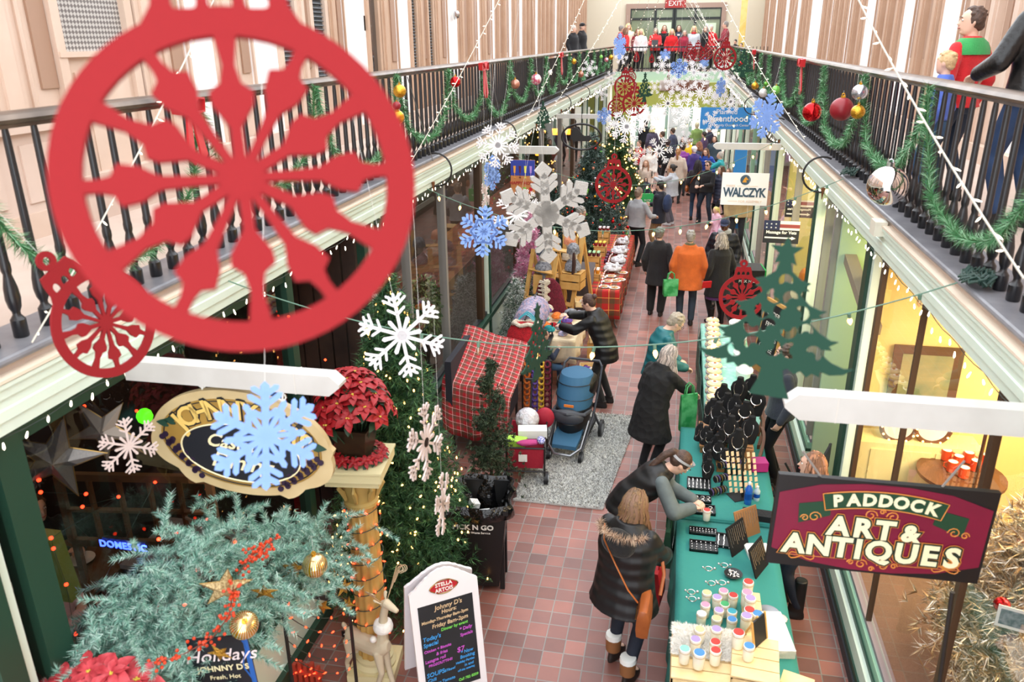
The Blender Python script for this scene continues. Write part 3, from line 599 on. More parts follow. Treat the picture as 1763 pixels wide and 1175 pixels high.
# ================================================================ HANGING CUTOUTS
def bars2d(m, a, b, w0, w1, th, k=0):
    a = Vector((a[0], a[1])); b = Vector((b[0], b[1])); d = (b - a).normalized(); n = Vector((-d.y, d.x))
    e = d * w1 * .5
    poly = [a - n * w0 / 2, b - n * w1 / 2, b + e, b + n * w1 / 2, a + n * w0 / 2]
    m.prism([(p.x, p.y) for p in poly], -th, th, 'xz', k)
def ring2d(m, r0, r1, th, n=48, c=(0, 0)):
    vs = []; fs = []
    for k in range(n):
        a = 2 * PI * k / n; ca, sa = math.cos(a), math.sin(a)
        for r in (r0, r1):
            for y in (-th, th): vs.append((c[0] + r * ca, y, c[1] + r * sa))
    for k in range(n):
        i = 4 * k; j = 4 * ((k + 1) % n); fs += [(i, i + 2, j + 2, j), (i + 1, j + 1, j + 3, i + 3), (i, j, j + 1, i + 1), (i + 2, i + 3, j + 3, j + 2)]
    m.add(vs, fs)
def red_ball_mesh(th=.006):
    """diameter 1, felt cutout"""
    m = MB(); th = th / .42
    ring2d(m, .415, .5, th, 64); m.cyl((0, -th * 1.02, 0), (0, th * 1.02, 0), .06, n=24)
    for k in range(12):
        a = PI / 2 + 2 * PI * k / 12; c, s = math.cos(a), math.sin(a)
        pr = [(.05, .018), (.15, .017), (.215, .058), (.25, .062), (.275, .03), (.33, .018), (.43, .034)] if k % 2 == 0 else [(.05, .014), (.13, .014), (.22, .02), (.27, .05), (.325, .06), (.345, .026), (.38, .018), (.43, .02)]
        poly = [(r * c - w * s, r * s + w * c) for r, w in pr] + [(r * c + w * s, r * s - w * c) for r, w in reversed(pr)]
        m.prism(poly, -th * .96, th * .96, 'xz')
    cap = [(-.25, .40), (-.19, .50), (-.175, .60), (-.15, .67), (.15, .67), (.175, .60), (.19, .50), (.25, .40), (.1, .44), (-.1, .44)]
    holes = [[(cx + w * math.cos(t), .52 + h * max(-.55, math.sin(t))) for t in np.linspace(0, 2 * PI, 14)[:-1]] for cx, w, h in ((-.1, .035, .05), (0, .035, .05), (.1, .035, .05))]
    me = curve_mesh([cap] + holes, REDR, 1.9 * th); bm = bmesh.new(); bm.from_mesh(me); vs = [tuple(v.co) for v in bm.verts]; fs = [tuple(v.index for v in f.verts) for f in bm.faces]; bm.free(); m.add(vs, fs)
    ring2d(m, .035, .085, th, 20, (0, .745)); return m
def flake(arms=6, kind='lace', th=.012):
    m = MB(); 
    for k in range(arms):
        a = PI / 2 + 2 * PI * k / arms; c, s = math.cos(a), math.sin(a)
        def P(r, t=0): return (r * c - t * s, r * s + t * c)
        if kind == 'lace':
            bars2d(m, P(.03), P(.47), .035, .03, th)
            for r, l in ((.24, .09), (.33, .12), (.40, .08)):
                for q in (-1, 1): bars2d(m, P(r), P(r + l * .75, q * l), .028, .024, th)
            for q in (-1, 1): bars2d(m, P(.33 + .04, q * .055), P(.33 + .12, q * .05), .02, .018, th)
            b = a + PI / arms; bars2d(m, (0, 0), (.2 * math.cos(b), .2 * math.sin(b)), .02, .045, th)
        elif kind == 'blue':
            bars2d(m, P(.0), P(.46), .05, .075, th)
            for r, l in ((.16, .10), (.28, .13), (.37, .10)):
                for q in (-1, 1): bars2d(m, P(r), P(r + l * .7, q * l), .045, .05, th)
            b = a + PI / arms; bars2d(m, (.04 * math.cos(b), .04 * math.sin(b)), (.33 * math.cos(b), .33 * math.sin(b)), .04, .055, th)
            for q in (-1, 1): bars2d(m, P(.2, 0), (.25 * math.cos(b if q > 0 else a - PI / arms), .25 * math.sin(b if q > 0 else a - PI / arms)), .035, .035, th)
        else:   # thick foam star flake
            bars2d(m, P(.0), P(.36), .10, .075, th * 2)
            m.prism([P(.34, -.02), P(.42, -.085), P(.5, 0), P(.42, .085), P(.34, .02)], -th * 2, th * 2, 'xz')
            for r in (.2, .27):
                for q in (-1, 1): bars2d(m, P(r), P(r + .085, q * .11), .05, .05, th * 2)
    if kind == 'lace': m.cyl((0, -th, 0), (0, th, 0), .06, n=18)
    if kind == 'foam': m.cyl((0, -th * 2, 0), (0, th * 2, 0), .13, n=24)
    return m
def tree_cut():
    half = [(.0, .5), (.028, .44), (.1, .44), (.045, .395), (.07, .33), (.035, .345), (.05, .29), (.11, .245), (.175, .23), (.14, .205), (.17, .185), (.13, .18), (.12, .155), (.18, .10), (.25, .075), (.29, .075), (.245, .045), (.27, .03), (.21, .02), (.2, -.01), (.26, -.06), (.34, -.1), (.385, -.1), (.33, -.135), (.35, -.155), (.29, -.16),
            (.29, -.19), (.36, -.235), (.44, -.26), (.5, -.25), (.44, -.295), (.36, -.31), (.30, -.295), (.3, -.33), (.25, -.315), (.22, -.345), (.18, -.31), (.14, -.335), (.10, -.305), (.07, -.32), (.085, -.40), (.13, -.5)]
    out = half + [(-x, z) for x, z in reversed(half[1:])] if half[0][0] == 0 else half
    holes = []
    def swirl(cx, cz, r, a0, fl=1):
        r = r * .95
        o = []; ins = []
        for i in range(9):
            a = a0 + fl * i / 8 * PI * 1.1; w = .010 + .015 * math.sin(PI * i / 8)
            o.append((cx + (r + w) * math.cos(a), cz + (r + w) * math.sin(a))); ins.append((cx + (r - w) * math.cos(a), cz + (r - w) * math.sin(a)))
        holes.append(o + ins[::-1])
    for x, z, r, a in ((.02, .22, .032, 0), (-.035, .14, .035, 2), (.065, .12, .036, .3), (-.1, .045, .038, 2.2), (.02, .04, .036, 1), (.13, .04, .036, 5), (-.16, -.06, .04, 2.8), (-.05, -.065, .04, .5), (.07, -.06, .04, 3.3), (.18, -.07, .036, 0), (-.25, -.225, .034, 2.2), (-.14, -.19, .042, .2), (-.02, -.185, .042, 4), (.11, -.19, .042, 1.5), (.24, -.2, .04, 5.5)):
        swirl(x, z, r, a)
    out, *holes = [[(x, z * 1.08) for x, z in q] for q in [out] + holes]
    return curve_mesh([out] + holes, mat('green_felt', '#0a3828', .85), .02)
FELTR = mat('red_felt', '#8c0a12', .9, noise=(300, '#7d0810', .6)); FELTW = mat('white_glitter_flake', '#fbfafb', .5, noise=(60, '#efebed', .6)); FELTP = mat('pale_pink_glitter', '#dccdc8', .6, noise=(60, '#c9b5ae', .6)); FELTB = mat('blue_felt', '#86a9e8', .8, noise=(200, '#7c9fe0', .6)); FOAM = mat('foam_glitter', '#b3b0aa', .7, bump=(90, .6, 'noise', .01))
ME = {'red': red_ball_mesh().mesh('cutout', FELTR), 'lace': flake(6, 'lace', .010).mesh('cutout', FELTW), 'lace8': flake(8, 'lace', .010).mesh('cutout', FELTW), 'pink': flake(6, 'lace', .010).mesh('cutout', FELTP), 'blue': flake(6, 'blue', .012).mesh('cutout', FELTB), 'foam': flake(6, 'foam', .012).mesh('cutout', FOAM), 'tree': tree_cut()}
def tear():
    m = MB(); out = [(.5 * math.sin(t) * math.sin(t / 2) ** 1.2, .6 * math.cos(t)) for t in np.linspace(0, 2 * PI, 40)[:-1]]
    h = [[(x * .3 + cx, z * .22 + cz) for x, z in out] for cx, cz in ((0, -.3), (-.16, -.22), (.16, -.22), (0, -.02))]
    return curve_mesh([out] + h, FELTR, .02)
ME['tear'] = tear()
def hang(kind, px, py, wpx, real, label, yaw=0, roll=0, tilt=0, th=True, Y=None, name=None, cat=None):
    """cutout of real width `real`; wpx is its full face-on width in the photo"""
    Yd = Y; p = aty(px, py, 5.0); d = real * FPX / wpx; v = (p - CAM).normalized(); dpt = v.dot(az * -1)
    pos = CAM + v * (d / dpt) if Y is None else aty(px, py, Y)
    nm = name or {'red': 'ball_cutout', 'tree': 'tree_cutout', 'tear': 'teardrop_cutout'}.get(kind, 'snowflake_cutout')
    look = math.atan2(-v.x, v.y)
    o = link(nm, ME[kind]); o.location = pos; o.scale = (real,) * 3; o.rotation_euler = Euler((math.radians(tilt), math.radians(roll), look + math.radians(yaw)), 'XYZ')
    tag(o, label, cat or {'red': 'ornament', 'tree': 'ornament', 'tear': 'ornament'}.get(kind, 'snowflake'))
    if th:
        top = {'red': .8, 'tree': .5, 'tear': .6}.get(kind, .48) * real
        s = MB().cyl((0, 0, .48 if kind not in ('red', 'tear') else .6), (0, 0, 3.0), .0012 / real * .6, n=4).build('thread', WHITE, o)
    return o
hang('red', 418, 308, 596, .42, 'huge near red felt ball cutout with twelve spokes at the upper left', tilt=-22)
hang('red', 182, 556, 190, .42, 'red felt ball cutout twisted on edge in front of the left fascia', yaw=38, roll=-28, tilt=-10)
hang('red', 1056, 318, 63, .42, 'red felt ball cutout hanging before the decorated tree', tilt=-6)
hang('red', 1277, 512, 78, .42, 'red felt ball cutout half hidden behind the near green tree cutout', yaw=12, tilt=-8)
hang('tree', 1340, 548, 262, .44, 'large near green felt tree cutout with swirl holes on the right beam', yaw=-6, tilt=-6, th=False)
hang('tree', 925, 588, 130, .44, 'dark green tree cutout turned edge-on beside the kneeling shopper', yaw=64, th=False)
hang('tree', 935, 197, 44, .44, 'small green tree cutout against the left fascia', yaw=45)
hang('tree', 1110, 150, 46, .44, 'far green tree cutout among red balls', yaw=50); hang('tree', 1280, 108, 44, .44, 'far green tree cutout by the right railing end', yaw=20)
hang('blue', 457, 752, 196, .38, 'near light blue snowflake in front of the oval diner sign', yaw=10, roll=8, tilt=-8)
hang('blue', 833, 399, 92, .38, 'light blue snowflake over the left shop window', yaw=8, roll=5); hang('blue', 848, 298, 62, .38, 'narrow turned blue snowflake above the left window', yaw=60)
hang('blue', 1320, 200, 78, .38, 'light blue snowflake turned sideways by the right railing', yaw=42, roll=12); hang('blue', 1040, 200, 30, .38, 'small light blue snowflake above the piano sign', yaw=20)
hang('blue', 1067, 80, 44, .38, 'far light blue snowflake at the left end of the bridge', yaw=58); hang('blue', 1145, 95, 21, .38, 'tiny blue snowflake in front of the bridge railing', yaw=10)
hang('blue', 1169, 118, 34, .38, 'pale blue snowflake below the bridge railing middle', yaw=15); hang('blue', 1212, 108, 19, .38, 'tiny blue snowflake right of the bridge middle'); hang('blue', 1241, 150, 34, .38, 'narrow blue snowflake above the blue sign', yaw=60)
hang('lace', 692, 578, 158, .46, 'white snowflake in front of the lit tree top', yaw=8, roll=-8, tilt=-6)
hang('pink', 733, 762, 150, .46, 'pinkish snowflake turned nearly edge-on over the lit tree', yaw=63); hang('pink', 762, 868, 120, .46, 'lowest pinkish snowflake edge-on above the trash bin', yaw=76)
hang('lace', 575, 312, 60, .40, 'white snowflake seen through the right side of the big ornament', yaw=48); hang('lace', 574, 362, 52, .40, 'small white snowflake under another at the left fascia', yaw=30)
hang('lace8', 857, 250, 80, .46, 'white snowflake with eight arms before the left fascia', yaw=15, roll=10); hang('pink', 836, 335, 70, .46, 'edge-on white snowflake beside the blue narrow one', yaw=78)
hang('lace', 890, 370, 88, .46, 'white snowflake left of the thick foam flake', yaw=10, roll=12); hang('lace8', 905, 350, 50, .40, 'small white snowflake behind the foam flake', yaw=30)
hang('foam', 940, 368, 178, .75, 'thick grey glitter foam snowflake in front of the decorated trees', yaw=14, roll=-4)
for a in ((1079, 218, 60, 'lace8', 'above the green bag'), (1117, 202, 48, 'lace', 'over the blonde head'), (1181, 195, 54, 'lace8', 'before the white door'), (1096, 268, 34, 'lace', 'lowest of the left cluster'), (1135, 260, 50, 'lace', 'over the seated children'), (1180, 240, 32, 'lace', 'before the yellow jacket'),
          (1226, 208, 36, 'lace', 'left of the blue sign'), (1015, 118, 30, 'lace', 'at the far left garland'), (1070, 98, 26, 'lace', 'below the far blue flake'), (1140, 112, 34, 'lace', 'under the bridge railing left'), (1160, 140, 40, 'lace8', 'below the bridge edge'), (1195, 125, 40, 'lace', 'below the bridge middle'),
          (1215, 130, 32, 'lace', 'under the bridge railing right'), (1232, 165, 40, 'lace8', 'above the blue banner'), (1205, 160, 44, 'lace', 'before the lime wall'), (1178, 158, 36, 'lace', 'before the brown banner'), (1250, 140, 36, 'lace', 'at the right slab corner'), (1258, 175, 40, 'lace8', 'near the right slab edge'),
          (1190, 108, 28, 'lace', 'in front of the bridge bars'), (1240, 118, 30, 'lace', 'below the far red ball'), (1150, 178, 44, 'lace', 'over the end window'), (1127, 150, 26, 'lace', 'right of the far tree cutout'), (1268, 205, 34, 'lace', 'beside the right beam'), (1060, 215, 44, 'lace', 'over the gold lit tree'), (1035, 160, 28, 'lace', 'over the left far fascia'), (1052, 135, 26, 'lace', 'before the far left fascia')):
    hang(a[3], a[0], a[1], a[2], .46, 'small white snowflake hanging ' + a[4], yaw=R.uniform(-30, 30), roll=R.uniform(0, 60))
for a in ((1076, 149, 38, 'second of the far red cluster'), (1092, 178, 42, 'largest of the far red cluster'), (1061, 186, 30, 'lowest left of the far red cluster'), (1117, 141, 16, 'small one right of the far tree cutout'), (1187, 93, 24, 'left of three before the bridge railing'), (1201, 92, 26, 'middle of three before the bridge railing'), (1217, 92, 22, 'right of three before the bridge railing'), (1248, 100, 40, 'beneath the singer at the right end'), (1086, 133, 20, 'topmost of the far red cluster')):
    hang('red', a[0], a[1], a[2], .42, 'far red ball cutout, ' + a[3], yaw=R.uniform(-25, 25))
hang('tear', 1096, 97, 16, .22, 'left red teardrop cutout before the bridge railing', yaw=35); hang('tear', 1122, 100, 13, .22, 'right red teardrop cutout before the bridge railing', yaw=20); hang('tear', 1151, 130, 16, .22, 'edge-on red teardrop cutout below the bridge', yaw=70)

# ================================================================ SIGN BEAMS
def beam_arm(p, q, h, label, tip=1, th=.09):
    """white timber arm with a pointed end at q"""
    p = Vector(p); q = Vector(q); t = thing('sign_beam', label, 'beam', p); d = (q - p); L = d.length; m = MB()
    s = 1
    prof = [(0, -h / 2), (L - h * .55, -h / 2), (L, -h * .05), (L, h * .1), (L - h * .45, h / 2), (0, h / 2)]
    m.prism(prof, -th / 2, th / 2, 'xz'); o = m.build('timber', mat('beam_white', '#cdcac5', .55, noise=(5, '#bfbbb5', .5)), t, smooth=0); t.rotation_euler = (0, 0, math.atan2(d.y, d.x))
    m = MB(); m.box(L * .8, L * .8 + .006, -th / 2 - .002, th / 2 + .002, -h / 2 - .002, h / 2 + .002); m.build('joint', mat('joint_seam', '#cfcac2', .7), t, smooth=0)  # thin strip wrapped round the arm at the joint
    return t
Y1 = 3.45
a = aty(252, 633, Y1); b = aty(590, 664, Y1); a.x = XL - .0; beam_arm((XL, Y1, (a.z + b.z) / 2), (b.x, Y1, (a.z + b.z) / 2), .11, 'white timber arm holding the oval diner sign')
Y2 = 3.5
a = aty(1372, 700, Y2); beam_arm((XR + .1, Y2, a.z + .015), (a.x - .06, Y2, a.z + .015), .125, 'white timber arm holding the maroon antiques sign')
def arm_px(x0, x1, py, X, hpx, label):
    # arm meets the fascia plane X at pixel x0
    p = atx(x0, py, X); q = aty(x1, py, p.y); h = hpx * (p - CAM).length / FPX; beam_arm((p.x, p.y, 3.26), (q.x, p.y, 3.26), h, label)
arm_px(862, 962, 272, XL, 12, 'white timber arm above the happy hour sign')
arm_px(958, 1035, 199, XL, 7, 'white timber arm above the piano sign')
arm_px(1072, 1100, 139, XL, 5, 'far white timber arm left of the far tree cutout')
arm_px(1345, 1228, 250, XR, 10, 'white timber arm above the campaign sign')
arm_px(1296, 1206, 200, XR, 9, 'white timber arm above the blue outreach sign')
# ================================================================ PEOPLE
def remesh(mb, mats, voxel, name, smooth=4, factor=.5):
    me = mb.mesh(name, mats, 0); o = bpy.data.objects.new(name, me); C.objects.link(o)
    r = o.modifiers.new('r', 'REMESH'); r.mode = 'VOXEL'; r.voxel_size = voxel; r.use_smooth_shade = True
    if smooth: q = o.modifiers.new('s', 'SMOOTH'); q.iterations = smooth; q.factor = factor
    bpy.context.view_layer.update(); n = bpy.data.meshes.new_from_object(o.evaluated_get(bpy.context.evaluated_depsgraph_get()))
    bpy.data.objects.remove(o); bpy.data.meshes.remove(me); n.name = name; n.materials.clear()
    for m in (mats if isinstance(mats, (list, tuple)) else [mats]): n.materials.append(m)
    return n
def hand_geo(curl):
    m = MB()     # wrist at origin, fingers towards +z, palm facing +y, thumb towards +x
    m.loft([[(.5 * w * math.cos(a), .5 * t * math.sin(a), z) for a in np.linspace(0, 2 * PI, 13)[:-1]] for w, t, z in ((.05, .036, -.03), (.054, .034, .0), (.07, .032, .03), (.084, .03, .065), (.080, .024, .09))])
    for x, L in ((.031, .070), (.010, .078), (-.011, .073), (-.031, .058)):
        p = Vector((x, 0, .082)); pts = [p - Vector((0, 0, .02))]; a = .1
        pts.append(p)
        for k, s in enumerate((.45, .32, .23)):
            a += curl * (.6, .9, .7)[k]; p = p + Vector((x * .03, math.sin(a), math.cos(a))) * (L * s); pts.append(p)
        m.tube(pts, [.0095, .0095, .009, .0085, .0068], 8)
    m.tube([(.026, .004, .01), (.048, .012, .04), (.056, .02 + curl * .01, .066), (.052, .028 + curl * .02, .088)], [.014, .0125, .0105, .0075], 8)
    return m
HANDS = {}
def hand_mesh(curl):
    if curl not in HANDS:
        me = remesh(hand_geo(curl), BLACK, .0042, 'hand', 2); HANDS[curl] = ([tuple(v.co) for v in me.vertices], [tuple(p.vertices) for p in me.polygons])
    return HANDS[curl]
def cone(m, a, b, ra, rb, n=12, k=4, flat=1.0):
    """round-ended tapered limb"""
    a = Vector(a); b = Vector(b); d = (b - a).normalized(); pts = [a - d * ra * .85, a - d * ra * .5, a, a.lerp(b, .33), a.lerp(b, .66), b, b + d * rb * .5, b + d * rb * .85]
    rs = [ra * .5, ra * .86, ra, ra * .67 + rb * .33 + ra * .03, ra * .33 + rb * .67, rb, rb * .86, rb * .5]; m.tube(pts, rs, n, 0, flat=flat)
def ik(S, T, l1, l2, pole):
    S = Vector(S); T = Vector(T); d = T - S; L = min(d.length, (l1 + l2) * .995); d = d.normalized(); T = S + d * L
    a = (l1 * l1 - l2 * l2 + L * L) / (2 * L); h = math.sqrt(max(0, l1 * l1 - a * a)); p = Vector(pole); p = p - d * p.dot(d); p = p.normalized() if p.length > 1e-5 else Vector((0, 1, 0))
    return S + d * a + p * h, T
SKIN = {'fair': mat('skin_fair', '#e3b7a0', .5), 'tan': mat('skin_tan', '#c08e6c', .5), 'dark': mat('skin_dark', '#5c3a2b', .5)}
EYEW = mat('eye_white', '#e8e4e0', .3); EYED = mat('eye_dark', '#2b1d16', .2); LIP = mat('lips', '#b4605a', .5)
def cloth(col, kind='plain'):
    v = [int(col[i:i + 2], 16) for i in (1, 3, 5)]
    if max(v) < 56: col = '#%02x%02x%02x' % tuple(int(q * .62) for q in v)
    b = {'plain': (45, .25, 'noise', .02), 'puffer': (3.0, .45, 'wave', .02), 'knit': (140, .5, 'voronoi', .008), 'quilt': (11, .6, 'voronoi', .03), 'leather': (30, .25, 'noise', .02), 'denim': (220, .25, 'noise', .006)}[kind]
    if kind == 'denim': col = '#%02x%02x%02x' % tuple(int(int(col[i:i + 2], 16) * k) for i, k in ((1, .8), (3, .78), (5, .68)))
    h = hx(col); c2 = '#%02x%02x%02x' % tuple(int(min(255, int(col[i:i + 2], 16) * 1.18 + 5)) for i in (1, 3, 5))
    return mat('cloth_%s_%s' % (kind, col[1:]), col, {'leather': .35, 'puffer': .5}.get(kind, .85), noise=(7, c2, .5), bump=b, sheen=.15 if kind in ('knit', 'plain') else 0)
def person(label, head=None, pos=None, rz=180, h=1.7, base=0.0, Y=None, bw=1.0, top=('#222222', 'plain'), hem=.95, flare=1.0, t=.018, legs=('#22283a', 'denim'), wide=1.0, skirt=None, shoes='#1c1b1c', boots=0, skin='fair',
           hair=('short', '#4a3526'), hat=None, lean=0, twist=0, hy=0, hp=0, armL=None, armR=None, curl=.7, ph=None, feet=None, face=True, q=1.0, glasses=None, cat='person', group=None, sleeves=None, beard=None, collar=True, pn=(0, 0, -1)):
    """head = pixel of the head centre; rz degrees, 0 faces away down the hall, 90 faces left, 180 faces the camera"""
    s = h / 1.7; zoff = 0 if ph is None else ph - .92
    lean_r = math.radians(lean)
    pel = Vector((0, 0, .92 + zoff)); Ru = Euler((-lean_r, 0, math.radians(twist)), 'XYZ').to_matrix()
    def U(x, y, z): # upright torso coordinates -> leaned
        return pel + Ru @ Vector((x, y, z - .92))
    neck = U(0, .0, 1.44); Rh = Ru @ Euler((math.radians(-hp) + lean_r * .25, 0, math.radians(hy)), 'XYZ').to_matrix()
    Hc = neck + Rh @ Vector((0, .02, .145))
    rzr = math.radians(rz); Rz = Matrix.Rotation(rzr, 3, 'Z')
    if pos is None:
        if Y is not None: P = aty(head[0], head[1], Y); s = s if base == 0 else (P.z - base) / Hc.z
        else: P = atz(head[0], head[1], base + Hc.z * s)
        off = Rz @ (Hc * s); pos = Vector((P.x - off.x, P.y - off.y, base))
    root = thing('person', label, cat, pos, rzr, group); root.scale = (s, s, s)
    v0 = .011 * q; skm = SKIN[skin]
    sw = .168 * (.6 + .4 * bw)
    SH = {-1: U(-sw, 0, 1.362), 1: U(sw, 0, 1.362)}; arms = {}
    for sg, tg in ((-1, armL), (1, armR)):
        T = U(sg * (sw + .07), .05, .86) if tg is None else Vector(tg[:3])
        if tg is not None and len(tg) > 3 and tg[3] == 'u': T = U(*tg[:3])
        arms[sg] = ik(SH[sg], T, .285, .255, Ru @ Vector((sg * .5, -.7, -.35)))
    FT = feet or [(-.10, .02), (.10, -.02)]; legsJ = {}
    for sg, ft in ((-1, FT[0]), (1, FT[1])):
        A = Vector((ft[0], ft[1] - .02, .09 + (ft[2] if len(ft) > 2 else 0))); K, A = ik(pel + Vector((sg * .09, 0, -.02)), A, .43, .42, Vector((sg * .12, 1, .15))); legsJ[sg] = (K, A)
    def rings(prof, inf, n=18):
        out = []
        for z, rx, ry, oy in prof:
            if z < .92:   # below the pelvis stays upright
                f = (.92 - z); c = pel + Vector((0, oy + lean_r * .0, -f)); out.append([c + Vector(((rx * bw + inf) * math.cos(a), (ry * bw + inf) * math.sin(a), 0)) for a in np.linspace(0, 2 * PI, n + 1)[:-1]])
            else: out.append([U((rx * (bw if z < 1.3 else .5 + .5 * bw) + inf) * math.cos(a), oy + (ry * (bw if z < 1.35 else 1) + inf) * math.sin(a), z) for a in np.linspace(0, 2 * PI, n + 1)[:-1]])
        return out
    TOR = [(.84, .12, .09, 0), (.90, .165, .115, 0), (.98, .155, .105, 0), (1.06, .145, .10, 0), (1.2, .165, .112, .005), (1.32, .17, .105, 0), (1.385, .14, .08, -.005), (1.435, .07, .06, -.005), (1.46, .05, .05, 0)]
    b = MB(); b.loft(rings(TOR, 0))
    b.tube([U(0, -.005, 1.38), neck, neck.lerp(Hc, .5)], [.06, .05, .05], 12)
    def HP(x, y, z): return Hc + Rh @ Vector((x, y, z))
    hr = [(-.118, .012, .02, .035), (-.108, .04, .04, .03), (-.08, .056, .064, .018), (-.04, .066, .082, .006), (0, .073, .092, 0), (.04, .075, .095, -.004), (.075, .066, .085, -.008), (.1, .042, .056, -.01), (.112, .012, .018, -.01)]
    b.loft([[HP(rx * math.cos(a), oy + ry * math.sin(a), z) for a in np.linspace(0, 2 * PI, 17)[:-1]] for z, rx, ry, oy in hr])
    if face:
        b.tube([HP(0, .085, .022), HP(0, .1, -.004), HP(0, .112, -.022), HP(0, .094, -.032)], [.008, .011, .0145, .008], 8)
        b.ball(HP(0, .088, .036), (.045, .012, .009), 8); b.ball(HP(0, .082, -.052), (.026, .02, .014), 8); b.ball(HP(0, .075, -.092), (.02, .02, .016), 8)
    for sg in (-1, 1):
        b.ball(HP(sg * .076, -.004, -.008), (.009, .02, .032), 8, rot=None)
        E, W = arms[sg]; cone(b, SH[sg], E, .048, .04); cone(b, E, W, .039, .026); K, A = legsJ[sg]
        cone(b, pel + Vector((sg * .085, 0, -.02)), K, .08, .054); cone(b, K, A, .054, .036); cone(b, A + Vector((0, 0, -.03)), A + Vector((0, .13, -.05)), .038, .03)
    me = remesh(b, [skm], v0, 'body', 3, .4)
    # hands joined to the same mesh
    bm = bmesh.new(); bm.from_mesh(me); HV, HF = hand_mesh(curl)
    for sg in (-1, 1):
        E, W = arms[sg]; d = (W - E).normalized(); pnv = Vector(pn) if (armL if sg < 0 else armR) is not None else Vector((-sg, .2, 0)); pnv = (pnv - d * pnv.dot(d)); pnv = pnv.normalized() if pnv.length > .01 else d.orthogonal().normalized()
        xx = pnv.cross(d).normalized(); mirror = -1
        Mh = Matrix((xx, pnv, d)).transposed(); inward = (xx.x * -sg > 0); fx = 1 if inward else -1
        vs = [bm.verts.new(W + Mh @ Vector((v[0] * fx, v[1], v[2]))) for v in HV]
        for f in HF:
            try: bm.faces.new([vs[i] for i in (f if fx > 0 else f[::-1])])
            except ValueError: pass
    for f in bm.faces: f.smooth = True
    bm.normal_update(); bm.to_mesh(me); bm.free(); body = link('body', me, root)
    if face:
        for sg in (-1, 1):
            m = MB(); m.ball(HP(sg * .031, .083, .012), (.0125, .009, .0085), 10); m.ball(HP(sg * .031, .0895, .012), (.0055, .004, .0065), 8, 1); m.build('eye', [EYEW, EYED], root)
            m = MB(); m.tube([HP(sg * .016, .098, .034), HP(sg * .032, .1, .040), HP(sg * .048, .09, .034)], .0035, 5); m.build('eyebrow', mat('brow_' + hair[1][1:], hair[1], .8), root)
        m = MB(); m.tube([HP(-.024, .094, -.052), HP(0, .104, -.055), HP(.024, .094, -.052)], [.003, .0065, .003], 6); m.build('mouth', LIP, root)
    # ---- garments
    tm = cloth(*top); slm = cloth(*sleeves) if sleeves else tm
    prof = []; 
    if hem < .9:
        k = (.9 - hem); prof.append((hem - .005, .05, .04, 0)); prof.append((hem, (.165 + .02) * flare, (.12 + .02) * flare, 0)); prof.append((hem + k * .5, .172 * (flare + 1) / 2, .125 * (flare + 1) / 2, 0))
    prof += [p for p in [(.90, .170, .122, 0), (.98, .162, .112, 0), (1.06, .155, .108, 0), (1.2, .17, .118, .005), (1.31, .18, .112, 0), (1.37, .15, .09, -.005), (1.42, .09, .07, -.005)] if p[0] >= hem - .01]
    if collar: prof.append((1.465, .062, .06, -.005))
    g = MB(); g.loft(rings(prof, t))
    if sleeves: g2 = MB()
    for sg in (-1, 1):
        E, W = arms[sg]; gg = g2 if sleeves else g; cone(gg, SH[sg], E, .05 + t * .6, .044 + t * .85); cone(gg, E, E.lerp(W, .96), .044 + t * .85, .032 + t * .8)
    link('coat' if hem < .9 else 'top', remesh(g, [tm], v0 * 1.15, 'top', 5), root)
    if sleeves: link('sleeves', remesh(g2, [slm], v0 * 1.15, 'sleeves', 5), root)
    lm = cloth(*legs); g = MB(); g.loft(rings([(.80, .13, .10, 0), (.88, .17, .12, 0), (.97, .162, .112, 0), (1.0, .15, .1, 0)], .004))
    for sg in (-1, 1):
        K, A = legsJ[sg]; cone(g, pel + Vector((sg * .085, 0, -.03)), K, .092, .062 * wide); cone(g, K, A + Vector((0, 0, .03 if not boots else .05)), .062 * wide, .05 * wide)
    if skirt:
        g3 = MB(); g3.loft(rings([(skirt[1], .1, .08, 0), (skirt[1] + .005, .2, .16, 0), (.9, .175, .125, 0), (1.0, .16, .11, 0)], .008)); link('skirt', remesh(g3, [cloth(skirt[0])], v0 * 1.2, 'skirt', 4), root)
    link('trousers', remesh(g, [lm], v0 * 1.1, 'trousers', 4), root)
    shm = mat('shoe_' + shoes[1:], shoes, .5)
    for sg in (-1, 1):
        K, A = legsJ[sg]; m = MB(); z = A.z - .09
        m.loft([[(A.x + rx * math.cos(a) * .5, A.y + oy + ry * math.sin(a) * .5, zz + z) for a in np.linspace(0, 2 * PI, 15)[:-1]] for zz, rx, ry, oy in ((.0, .085, .25, .05), (.02, .095, .265, .052), (.05, .088, .24, .045), (.08, .075, .15, .01), (.11 + boots, .085 if not boots else .11, .10 if not boots else .115, -.01))])
        link('shoe' if not boots else 'boot', remesh(m, [shm], .009, 'shoe', 2), root)
    # ---- hair
    kind, hc = hair[0], hair[1]; c2 = '#%02x%02x%02x' % tuple(min(255, int(int(hc[i:i + 2], 16) * 1.5 + 12)) for i in (1, 3, 5)); hm = mat('hair_' + hc[1:], hc, .5, noise=(40, hair[2] if len(hair) > 2 else c2, .5), bump=(90, .6, 'noise', .01))
